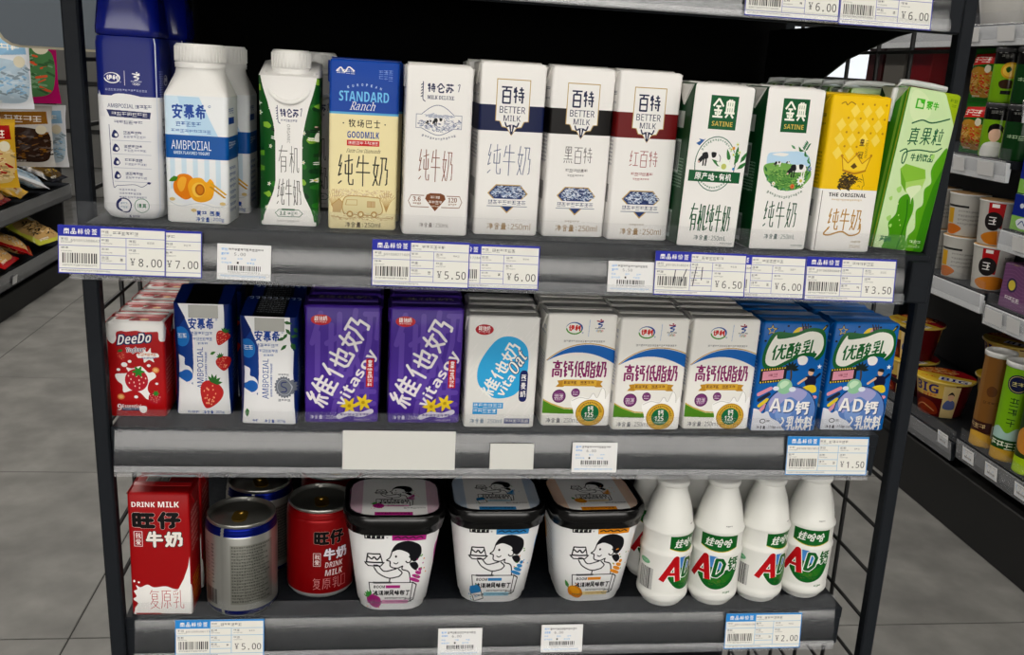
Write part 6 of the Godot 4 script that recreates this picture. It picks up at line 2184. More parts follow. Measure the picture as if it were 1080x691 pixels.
func art_cup(kind: int) -> Material:
	var w := 310.0
	var h := 118.0
	var c := Canvas.new(w, h, 2.6, Color(0.72, 0.71, 0.69), self)
	for f in [155.0, 0.0, 310.0]:
		var x: float = f
		if kind == 0:
			c.rect(x - 30, 0, 40, 72, Color(0.68, 0.06, 0.08))
			c.oval(x - 14, 52, 24, 26, Color(0.1, 0.08, 0.08))
			c.fine(x - 26, 38, 22, 24, WHITE, 3)
			c.rect(x - 22, 4, 18, 10, WHITE)
			c.blob([x - 46, 98, x - 20, 82, x + 16, 78, x + 40, 88, x + 34, 112, x - 20, 116], Color(0.78, 0.46, 0.1))
			c.fine(x + 26, 20, 40, 11, Color(0.15, 0.15, 0.15), 5)
			c.fine(x + 26, 36, 30, 8, Color(0.3, 0.3, 0.3), 6)
		else:
			c.rect(x - 60, 40, 26, 44, Color(0.8, 0.6, 0.1))
			c.rect(x - 64, 30, 70, 6, Color(0.1, 0.1, 0.1))
			c.blob([x - 64, 92, x - 30, 86, x - 6, 98, x - 30, 116, x - 60, 112], Color(0.75, 0.4, 0.1))
			for i in 4:
				c.fine(x - 20, 44.0 + i * 12, 60, 6, Color(0.45, 0.45, 0.45), i)
	return print_mat(c, 0.4)

func cup(label: String, at: Vector3, turn: float, m: Material):
	var o := thing("noodle_cup", label, "cup", at, -PI / 2 + turn, "paper noodle cups in the right aisle")
	put("body", lathe([0.0, 0.003, 0.040, 0.003, 0.042, 0.0, 0.0425, 0.002, 0.0515, 0.112], 28), m, o)
	put("rim", lathe([0.0512, 0.111, 0.0535, 0.1125, 0.0535, 0.1155, 0.0515, 0.1165], 28), mat(Color(0.8, 0.8, 0.78), 0.4), o)
	put("foil_lid", lathe([0.0525, 0.1165, 0.03, 0.1172, 0.0, 0.1172], 28), mat(Color(0.78, 0.62, 0.42), 0.35), o)

func art_bowl() -> Material:
	var c := Canvas.new(460, 100, 2.0, Color(0.3, 0.02, 0.05), self)
	for f in [230.0, 0.0, 460.0]:
		var x: float = f
		c.rect(x - 80, 0, 130, 44, Color(0.8, 0.66, 0.3))
		c.text("BIG", x - 70, 6, 76, 26, Color(0.14, 0.1, 0.4))
		c.fine(x - 40, 34, 44, 10, Color(0.75, 0.15, 0.08), 3)
		c.rect(x + 20, 6, 46, 94, Color(0.86, 0.76, 0.52))
		c.blob([x + 26, 72, x + 32, 48, x + 54, 48, x + 60, 72], Color(0.35, 0.4, 0.6))
		c.oval(x + 43, 36, 9, 12, Color(0.85, 0.66, 0.52))
		c.blob([x + 33, 32, x + 43, 21, x + 53, 32, x + 43, 28], Color(0.1, 0.08, 0.08))
		c.blob([x - 80, 92, x - 50, 56, x - 6, 60, x + 12, 90, x - 30, 98], Color(0.55, 0.18, 0.06))
		c.curve([x - 70, 84, x - 40, 70, x, 84], 3, Color(0.85, 0.6, 0.4))
	return print_mat(c, 0.3)

func art_bowl_lid() -> Material:
	var c := Canvas.new(160, 160, 3.0, Color(0.55, 0.05, 0.1), self)
	c.p([0, 84, 160, 62, 160, 160, 0, 160], Color(0.82, 0.68, 0.2))
	c.blob([4, 20, 60, 6, 90, 40, 60, 70, 10, 76], Color(0.72, 0.34, 0.1))
	mottle(c, [6, 20, 84, 10, 86, 60, 10, 76], [Color(0.85, 0.5, 0.2), Color(0.8, 0.65, 0.4), Color(0.5, 0.1, 0.05)], 160, 14.0, 6)
	c.turn(-8, 78, 106)
	c.rect(-6, -8, 82, 36, Color(0.92, 0.9, 0.85))
	c.text("BIG", 0, -4, 68, 28, Color(0.16, 0.1, 0.5))
	c.plain()
	c.fine(24, 110, 44, 16, Color(0.75, 0.12, 0.08), 5)
	return print_mat(c, 0.25)

func bowl(label: String, at: Vector3, turn: float, m: Material, lm: Material):
	var o := thing("noodle_bowl", label, "bowl", at, -PI / 2 + turn, "instant noodle bowls in the right aisle")
	put("body", lathe([0.0, 0.003, 0.056, 0.003, 0.058, 0.0, 0.060, 0.002, 0.078, 0.106], 36), m, o)
	put("rim", lathe([0.078, 0.104, 0.0845, 0.106, 0.0855, 0.109, 0.0840, 0.1115, 0.08, 0.112], 36), mat(Color(0.78, 0.68, 0.3), 0.3), o)
	put("lid", disc_print(0.0835, 0.1122), lm, o)

func art_tall_can(kind: int) -> Material:
	var w := 232.0
	var h := 246.0
	var c := Canvas.new(w, h, 2.2, [Color(0.46, 0.30, 0.12), Color(0.45, 0.66, 0.06), Color(0.12, 0.2, 0.06)][kind], self)
	for f in [116.0, 0.0, 232.0]:
		var x: float = f
		if kind == 0:
			c.rect(x - 58, 0, 30, h, Color(0.5, 0.34, 0.15))
			c.blob([x - 16, 90, x - 4, 78, x + 10, 88, x + 6, 104, x - 10, 106], Color(0.35, 0.2, 0.08))
			c.fine(x - 20, 120, 40, 8, Color(0.3, 0.17, 0.07), 2)
			c.rect(x - 58, 178, 70, 30, Color(0.2, 0.07, 0.05))
			c.fine(x - 50, 184, 50, 14, Color(0.8, 0.7, 0.5), 3)
			c.blob([x - 58, 216, x - 20, 206, x + 30, 216, x + 56, 210, x + 56, 246, x - 58, 246], Color(0.78, 0.6, 0.2))
			c.rect(x + 14, 184, 34, 34, Color(0.75, 0.72, 0.68))
			c.bars(x + 17, 187, 28, 26, INK, 3)
		elif kind == 1:
			c.oval(x - 2, 42, 26, 24, Color(0.04, 0.07, 0.22))
			c.arc(x - 2, 42, 22, 20, 0, TAU, 1.5, Color(0.75, 0.7, 0.4))
			c.fine(x - 16, 36, 28, 12, Color(0.85, 0.8, 0.5), 1)
			c.column("一鲜你", x - 12, 76, 20, 24, 4, 3.4, Color(0.1, 0.25, 0.05))
			for i in 3:
				c.fine(x - 12, 78.0 + i * 27, 22, 22, Color(0.1, 0.25, 0.05), 9 + i)
			c.blob([x - 58, 176, x - 30, 158, x - 6, 172, x + 20, 156, x + 58, 174, x + 58, 196, x - 58, 196], Color(0.62, 0.75, 0.72))
			c.rect(x - 58, 190, 116, 30, Color(0.06, 0.26, 0.07))
			c.fine(x - 46, 194, 84, 20, Color(0.88, 0.9, 0.82), 4)
			c.blob([x - 58, 222, x - 10, 216, x + 56, 222, x + 56, 246, x - 58, 246], Color(0.75, 0.58, 0.15))
		else:
			c.fine(x - 30, 60, 60, 18, Color(0.7, 0.7, 0.65), 6)
			c.blob([x - 50, 150, x - 10, 120, x + 40, 140, x + 50, 180, x, 196, x - 40, 186], Color(0.75, 0.5, 0.18))
			c.rect(x - 58, 206, 116, 40, Color(0.62, 0.75, 0.05))
	return print_mat(c, 0.32)

func tall_can(label: String, at: Vector3, turn: float, m: Material):
	var o := thing("snack_can", label, "can", at, -PI / 2 + turn, "tall crisp cans in the right aisle")
	put("body", lathe([0.0, 0.001, 0.036, 0.0, 0.0372, 0.002, 0.037, 0.006, 0.037, 0.246], 28), m, o)
	put("lid", lathe([0.0370, 0.244, 0.0392, 0.245, 0.0392, 0.256, 0.0378, 0.258, 0.0365, 0.2565, 0.0, 0.2565], 28), mat(Color(0.84, 0.84, 0.83), 0.3), o)

func plain_pack(called: String, label: String, size: Vector3, at: Vector3, m: Material, turn := 0.0, group := ""):
	var o := thing(called, label, "box", at, turn, group)
	put("body", box(size.x, size.y, size.z, 0.0015), m, o, Vector3(0, size.y * 0.5, 0))
	put("closing_flap", box(size.x * 0.96, 0.0012, size.z * 0.5), m, o, Vector3(0, size.y + 0.0006, size.z * 0.2))

func right_unit():
	var o := thing("aisle_shelving", "dark grey gondola shelving along the right aisle", "shelving", Vector3.ZERO)
	var st := steel()
	var dark := mat(Color(0.06, 0.062, 0.065), 0.6)
	put("plinth", box(0.44, 0.17, 2.4, 0.003), dark, o, Vector3(1.70, 0.085, -1.45))
	put("back_panel", box(0.02, 1.75, 2.4), mat(Color(0.1, 0.1, 0.105), 0.6), o, Vector3(1.93, 0.875, -1.45))
	for z in [-2.64, -1.51, -0.26]:
		put("upright", box(0.03, 1.75, 0.04, 0.002), st, o, Vector3(1.905, 0.875, z))
	for y in [1.335, 1.0, 0.66, 0.245]:
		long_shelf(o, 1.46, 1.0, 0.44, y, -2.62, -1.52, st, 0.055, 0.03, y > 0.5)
	for y in [1.15, 0.835, 0.64, 0.265]:
		long_shelf(o, 1.46, 1.0, 0.44, y, -1.50, -0.28, st, 0.055, 0.03, y > 0.5)
	var white := mat(Color(0.82, 0.82, 0.82), 0.5)
	var small := small_card("6.00", 21)
	var spots := [[1.0, -1.60, "white price card on the right aisle edge under the portrait canister"], [1.0, -1.72, "white price card on the right aisle edge beside the green canister"], [1.335, -1.62, "white price card on the right aisle's upper edge, near one"], [1.335, -1.76, "white price card on the right aisle's upper edge, far one"], [0.265, -1.56, "white price card on the lowest right aisle edge at the bay joint"], [0.265, -1.44, "white price card on the lowest right aisle edge below the kraft can"], [0.265, -1.34, "white price card on the lowest right aisle edge below the lime can"], [0.265, -1.22, "white price card on the lowest right aisle edge nearest the camera"], [0.64, -1.45, "white price card under the purple box, at the bay joint"], [0.64, -1.37, "white price card under the purple box, middle"], [0.835, -1.40, "white price card under the blue packet"]]
	for i in spots.size():
		var e: Array = spots[i]
		strip_card(e[2], 1.4595, e[0] - 0.026, e[1], 0.07 if e[0] > 0.3 and i % 2 == 0 else 0.05, small if e[0] < 0.3 else white, 1.0)
	# canisters two high
	var ca := [art_canister(0), art_canister(1), art_canister(2)]
	canister("clear snack canister with a lime label and a printed portrait", Vector3(1.512, 1.0, -1.650), ca[1])
	canister("lime labelled snack canister stacked on the portrait one", Vector3(1.512, 1.139, -1.650), ca[0])
	canister("dark green snack canister at the shelf end", Vector3(1.512, 1.0, -1.558), ca[2])
	canister("dark green snack canister stacked on the one at the shelf end", Vector3(1.512, 1.139, -1.558), ca[2])
	var bagm := art_bag(Color(0.1, 0.35, 0.08), Color(0.7, 0.5, 0.15), Color(0.75, 0.1, 0.1), 3)
	for k in 2:
		var b := snack_bag("green snack bag leaning left of the canisters, %s one" % ["lower", "upper"][k], Vector3(1.515, 1.07 + 0.139 * k, -1.765), 0.11, 0.138, 0.03, bagm, -PI / 2)
		b.rotation.x = 0.0
	# paper cups two high
	var cm := [art_cup(0), art_cup(1)]
	cup("white noodle cup with a red panel, lower one at the shelf end", Vector3(1.525, 0.66, -1.590), 1.0, cm[0])
	cup("white noodle cup with a red panel stacked at the shelf end", Vector3(1.525, 0.778, -1.600), 1.0, cm[0])
	cup("grey and white noodle cup, lower one beside the red-panelled stack", Vector3(1.525, 0.66, -1.735), 0.9, cm[1])
	cup("grey and white noodle cup stacked beside the red-panelled ones", Vector3(1.525, 0.778, -1.740), 0.9, cm[1])
	cup("grey and white noodle cup, lower one in the far stack", Vector3(1.525, 0.66, -1.875), 0.9, cm[1])
	cup("grey and white noodle cup on top of the far stack", Vector3(1.525, 0.778, -1.880), 0.9, cm[1])
	# noodle bowls
	var bw := art_bowl()
	var bl := art_bowl_lid()
	bowl("red and yellow noodle bowl at the front of the lowest far shelf", Vector3(1.565, 0.245, -1.760), 0.75, bw, bl)
	bowl("red noodle bowl on the lowest shelf seen through the rack's mesh", Vector3(1.565, 0.245, -1.955), 0.3, bw, bl)
	bowl("red noodle bowl stacked on the one behind the rack's mesh", Vector3(1.565, 0.3575, -1.955), 0.2, bw, bl)
	bowl("red noodle bowl at the back in the shade", Vector3(1.760, 0.245, -1.760), 0.3, bw, bl)
	bowl("red noodle bowl stacked at the back in the shade", Vector3(1.760, 0.3575, -1.760), 0.5, bw, bl)
	# tall cans
	tall_can("tall kraft brown can with a white lid", Vector3(1.512, 0.265, -1.462), 0.9, art_tall_can(0))
	tall_can("tall lime green can with a white lid", Vector3(1.512, 0.265, -1.372), 0.9, art_tall_can(1))
	tall_can("tall dark green can with a lime base at the picture's right edge", Vector3(1.514, 0.265, -1.282), 0.9, art_tall_can(2))
	# boxes on the near bay
	var pc := Canvas.new(120, 110, 3.0, Color(0.42, 0.26, 0.42), self)
	for i in 14:
		pc.curve([0, i * 9.0, 40, i * 9.0 - 6, 80, i * 9.0 + 5, 120, i * 9.0 - 3], 1.4, Color(0.5, 0.34, 0.5))
	pc.oval(40, 50, 20, 18, Color(0.2, 0.16, 0.3))
	pc.oval(40, 50, 14, 13, Color(0.8, 0.72, 0.25))
	pc.fine(20, 78, 60, 12, WHITE, 3)
	plain_pack("sweet_box", "purple sweet box with a yellow round print", Vector3(0.12, 0.112, 0.10), Vector3(1.535, 0.64, -1.420), print_mat(pc), -PI / 2)
	var bc := Canvas.new(100, 100, 3.0, Color(0.04, 0.13, 0.5), self)
	bc.rect(0, 60, 100, 40, Color(0.5, 0.7, 0.3))
	bc.blob([20, 72, 50, 62, 90, 70, 84, 90, 40, 94, 24, 88], Color(0.85, 0.87, 0.9))
	bc.curve([28, 84, 40, 72, 52, 84, 64, 72, 80, 84], 3, Color(0.05, 0.15, 0.5))
	bc.oval(30, 30, 7, 7, Color(0.8, 0.82, 0.86))
	var bmat := print_mat(bc)
	plain_pack("tissue_packet", "blue and green packet standing above the purple box, lower one", Vector3(0.11, 0.09, 0.08), Vector3(1.525, 0.835, -1.440), bmat, -PI / 2)
	plain_pack("tissue_packet", "blue and green packet stacked on the lower one", Vector3(0.11, 0.09, 0.08), Vector3(1.525, 0.9262, -1.436), bmat, -PI / 2)
	# top far shelf: a white bowl with a tan rim, tall packs
	var tb := thing("instant_bowl", "large white bowl with a tan rim on the upper right shelf", "bowl", Vector3(1.565, 1.335, -1.78), 0.0)
	put("body", lathe([0.0, 0.003, 0.06, 0.0, 0.066, 0.006, 0.092, 0.12], 32), mat(Color(0.85, 0.84, 0.82), 0.4), tb)
	put("rim", lathe([0.090, 0.118, 0.100, 0.121, 0.100, 0.128, 0.09, 0.130], 32), mat(Color(0.6, 0.42, 0.18), 0.5), tb)
	plain_pack("tall_pack", "tall red pack seen through the rack's right mesh", Vector3(0.115, 0.31, 0.07), Vector3(1.575, 1.0, -2.135), mat(Color(0.42, 0.02, 0.05), 0.3), -PI / 2)
	plain_pack("tall_pack", "tall grey pack beside the red one, seen through the mesh", Vector3(0.125, 0.31, 0.07), Vector3(1.575, 1.0, -2.300), mat(Color(0.36, 0.35, 0.33), 0.5), -PI / 2)
	plain_pack("tall_pack", "tall dark red pack left of the grey one, seen through the mesh", Vector3(0.10, 0.31, 0.07), Vector3(1.575, 1.0, -2.430), mat(Color(0.22, 0.02, 0.03), 0.4), -PI / 2)

func art_bag(a: Color, b: Color, c2: Color, seed_: int) -> Material:
	var c := Canvas.new(120, 160, 2.4, a, self)
	var rng := RandomNumberGenerator.new()
	rng.seed = seed_
	c.blob([8, 70, 40, 56, 84, 60, 114, 76, 108, 140, 60, 148, 14, 138], b)
	mottle(c, [10, 74, 110, 74, 106, 136, 14, 136], [b.lightened(0.25), b.darkened(0.25), c2, b], 120, 12.0, seed_)
	c.p([10, 18, 108, 14, 112, 46, 14, 52], c2)
	c.fine(20, 24, 80, 18, Color(0.92, 0.9, 0.85), seed_)
	c.oval(96, 62, 12, 12, Color(0.88, 0.85, 0.75))
	c.fine(20, 142, 40, 6, Color(0.9, 0.9, 0.88), seed_ + 2)
	return print_mat(c, 0.25)

func snack_bag(label: String, at: Vector3, w: float, h: float, t: float, m: Material, turn: float) -> Node3D:
	var o := put(numbered("snack_bag"), pillow(w, h, t, int(absf(at.z) * 1000)), m, self, at)
	o.rotation.y = turn
	tag(o, label, "bag", "snack bags in the aisles")
	return o

func left_unit():
	var o := thing("aisle_shelving", "dark grey gondola shelving with hanging hooks along the left aisle", "shelving", Vector3.ZERO)
	var st := steel()
	put("plinth", box(0.44, 0.10, 2.0, 0.003), mat(Color(0.07, 0.072, 0.075), 0.6), o, Vector3(-1.87, 0.05, -3.25))
	put("back_panel", box(0.02, 1.75, 2.0), mat(Color(0.055, 0.05, 0.045), 0.7), o, Vector3(-2.08, 0.875, -3.25))
	put("end_panel", box(0.40, 1.75, 0.02), mat(Color(0.035, 0.033, 0.032), 0.7), o, Vector3(-1.88, 0.875, -4.27))
	for y in [0.47, 0.21]:
		long_shelf(o, -1.62, -1.0, 0.44, y, -4.24, -2.26, st, 0.075, 0.0)
	for e in [[1.235, -3.50], [1.235, -3.26], [0.93, -3.50], [0.93, -3.30], [0.93, -3.72]]:
		put("hook", tube(PackedVector3Array([Vector3(-2.07, e[0], e[1]), Vector3(-1.54, e[0], e[1]), Vector3(-1.53, e[0] + 0.015, e[1])]), 0.004, 6), mat(Color(0.6, 0.6, 0.6), 0.3, 0.8), o)
	var foil := art_bag(Color(0.8, 0.79, 0.77), Color(0.2, 0.12, 0.07), Color(0.55, 0.36, 0.08), 8)
	var pink := art_bag(Color(0.66, 0.05, 0.36), Color(0.3, 0.5, 0.3), Color(0.85, 0.35, 0.2), 9)
	var whitebag := art_bag(Color(0.9, 0.91, 0.93), Color(0.72, 0.8, 0.86), Color(0.55, 0.72, 0.85), 10)
	var yellow := art_bag(Color(0.8, 0.62, 0.14), Color(0.82, 0.7, 0.45), Color(0.6, 0.05, 0.05), 11)
	var red := art_bag(Color(0.6, 0.05, 0.04), Color(0.78, 0.6, 0.35), Color(0.75, 0.7, 0.6), 12)
	var lime := art_bag(Color(0.72, 0.72, 0.25), Color(0.72, 0.58, 0.36), Color(0.1, 0.1, 0.1), 13)
	# hanging bags, turned towards the aisle and the camera
	snack_bag("magenta bag of sweets hanging from the upper left hook", Vector3(-1.565, 1.075, -3.44), 0.34, 0.36, 0.05, pink, 0.55)
	snack_bag("white bag hanging in front of the magenta sweets bag", Vector3(-1.50, 1.03, -3.12), 0.22, 0.28, 0.05, whitebag, 0.6)
	snack_bag("silver foil bag with a brown window hanging from the lower hook", Vector3(-1.575, 0.755, -3.53), 0.22, 0.25, 0.04, foil, 0.35)
	snack_bag("pale foil bag hanging behind the silver one", Vector3(-1.575, 0.74, -3.74), 0.20, 0.27, 0.03, whitebag, 0.3)
	snack_bag("yellow and white snack bag hanging at the picture's left edge", Vector3(-1.57, 0.72, -3.13), 0.2, 0.26, 0.04, yellow, 0.4)
	# lying bags
	var lying := [
		["yellow snack bag lying on the upper left shelf", -1.70, 0.50, -3.48, yellow, 0.2], ["pale blue snack bag lying on the upper left shelf", -1.70, 0.50, -3.74, whitebag, 0.5],
		["black and gold snack bag lying at the far end of the upper left shelf", -1.72, 0.50, -4.02, art_bag(Color(0.05, 0.05, 0.05), Color(0.3, 0.22, 0.08), Color(0.6, 0.5, 0.1), 14), 0.0],
		["red and cream snack bag lying near on the lowest left shelf", -1.72, 0.24, -3.56, red, 0.4], ["lime and brown snack bag lying far on the lowest left shelf", -1.71, 0.24, -3.86, lime, -0.2],
		["dark red snack bag at the picture's edge on the upper left shelf", -1.68, 0.505, -3.21, art_bag(Color(0.45, 0.03, 0.05), Color(0.7, 0.5, 0.3), Color(0.8, 0.75, 0.6), 15), 0.1],
		["red snack bag at the picture's edge on the lowest left shelf", -1.70, 0.245, -3.30, red, 0.1]]
	for e in lying:
		var b := snack_bag(e[0], Vector3(e[1], e[2], e[3]), 0.22, 0.26, 0.055, e[4], PI / 2 + e[5])
		b.rotation = Vector3(-1.15, PI / 2 + e[5], 0)
		b.position.y += 0.065
	strip_card("small white price card on the lowest left shelf edge", -1.6165, 0.165, -3.42, 0.05, mat(Color(0.8, 0.8, 0.8), 0.5), -1.0)
	# hanging header board with rounded corners, seen from behind
	var sg := thing("header_board", "grey-blue hanging board with a cream edge and rounded corner", "board", Vector3(-0.853, 1.247, -1.80), 0.1)
	var face := outline(0.15, 0.115, 0.05)
	var pts: PackedVector2Array = face[0]
	for layer in [["panel", 0.0, 1.0, Color(0.30, 0.34, 0.38)], ["edge_frame", -0.006, 1.05, Color(0.72, 0.68, 0.58)]]:
		var prof: Array = []
		for q in pts:
			prof += [q.x * layer[2], q.y * layer[2]]
		var m := put(layer[0], extrude(prof, -0.003, 0.003), mat(layer[3], 0.5), sg)
		m.rotation.y = -PI / 2
		m.position.z = layer[1]
	for s in [-0.1, 0.1]:
		put("hanging_wire", tube(PackedVector3Array([Vector3(s, 0.115, 0), Vector3(s, 1.7, 0)]), 0.001, 5), mat(Color(0.5, 0.5, 0.5), 0.4, 0.6), sg)

func behind():
	# far fridges glimpsed over the cartons
	for f in [["white upright fridge with a lit glass door far behind the right mesh", 2.45, -5.2, Color(0.9, 0.9, 0.91), true], ["grey upright fridge far behind the left mesh", -2.6, -7.2, Color(0.5, 0.5, 0.49), false], ["blue upright fridge far behind the navy bottle", -1.6, -7.2, Color(0.15, 0.2, 0.38), false]]:
		var o := thing("upright_fridge", f[0], "fridge", Vector3(f[1], 0, f[2]), 0.0)
		put("body", box(0.9, 1.9, 0.6, 0.01), mat(f[3], 0.4), o, Vector3(0, 0.95, 0))
		var dm := mat(f[3].darkened(0.08), 0.15)
		if f[4]:
			dm.emission_enabled = true
			dm.emission = Color(0.95, 0.98, 1.0)
			dm.emission_energy_multiplier = 0.6
			var l := AreaLight3D.new()
			l.name = "fridge_light"
			l.area_size = Vector2(0.8, 1.4)
			l.light_energy = 0.25
			l.light_color = Color(0.95, 0.98, 1.0)
			l.area_range = 10.0
			l.shadow_enabled = true
			o.add_child(l)
			l.position = Vector3(0, 0.98, 0.345)
			l.rotation = Vector3(0, PI, 0)
		put("door", box(0.84, 1.5, 0.03, 0.006), dm, o, Vector3(0, 0.98, 0.315))
		put("handle", box(0.02, 0.5, 0.03, 0.005), mat(Color(0.08, 0.08, 0.08), 0.4), o, Vector3(-0.36, 1.1, 0.345))
		for y in [0.5, 0.85, 1.2, 1.5]:
			put("door_bar", box(0.84, 0.03, 0.02, 0.003), mat(Color(0.06, 0.06, 0.06), 0.5), o, Vector3(0, y, 0.335))

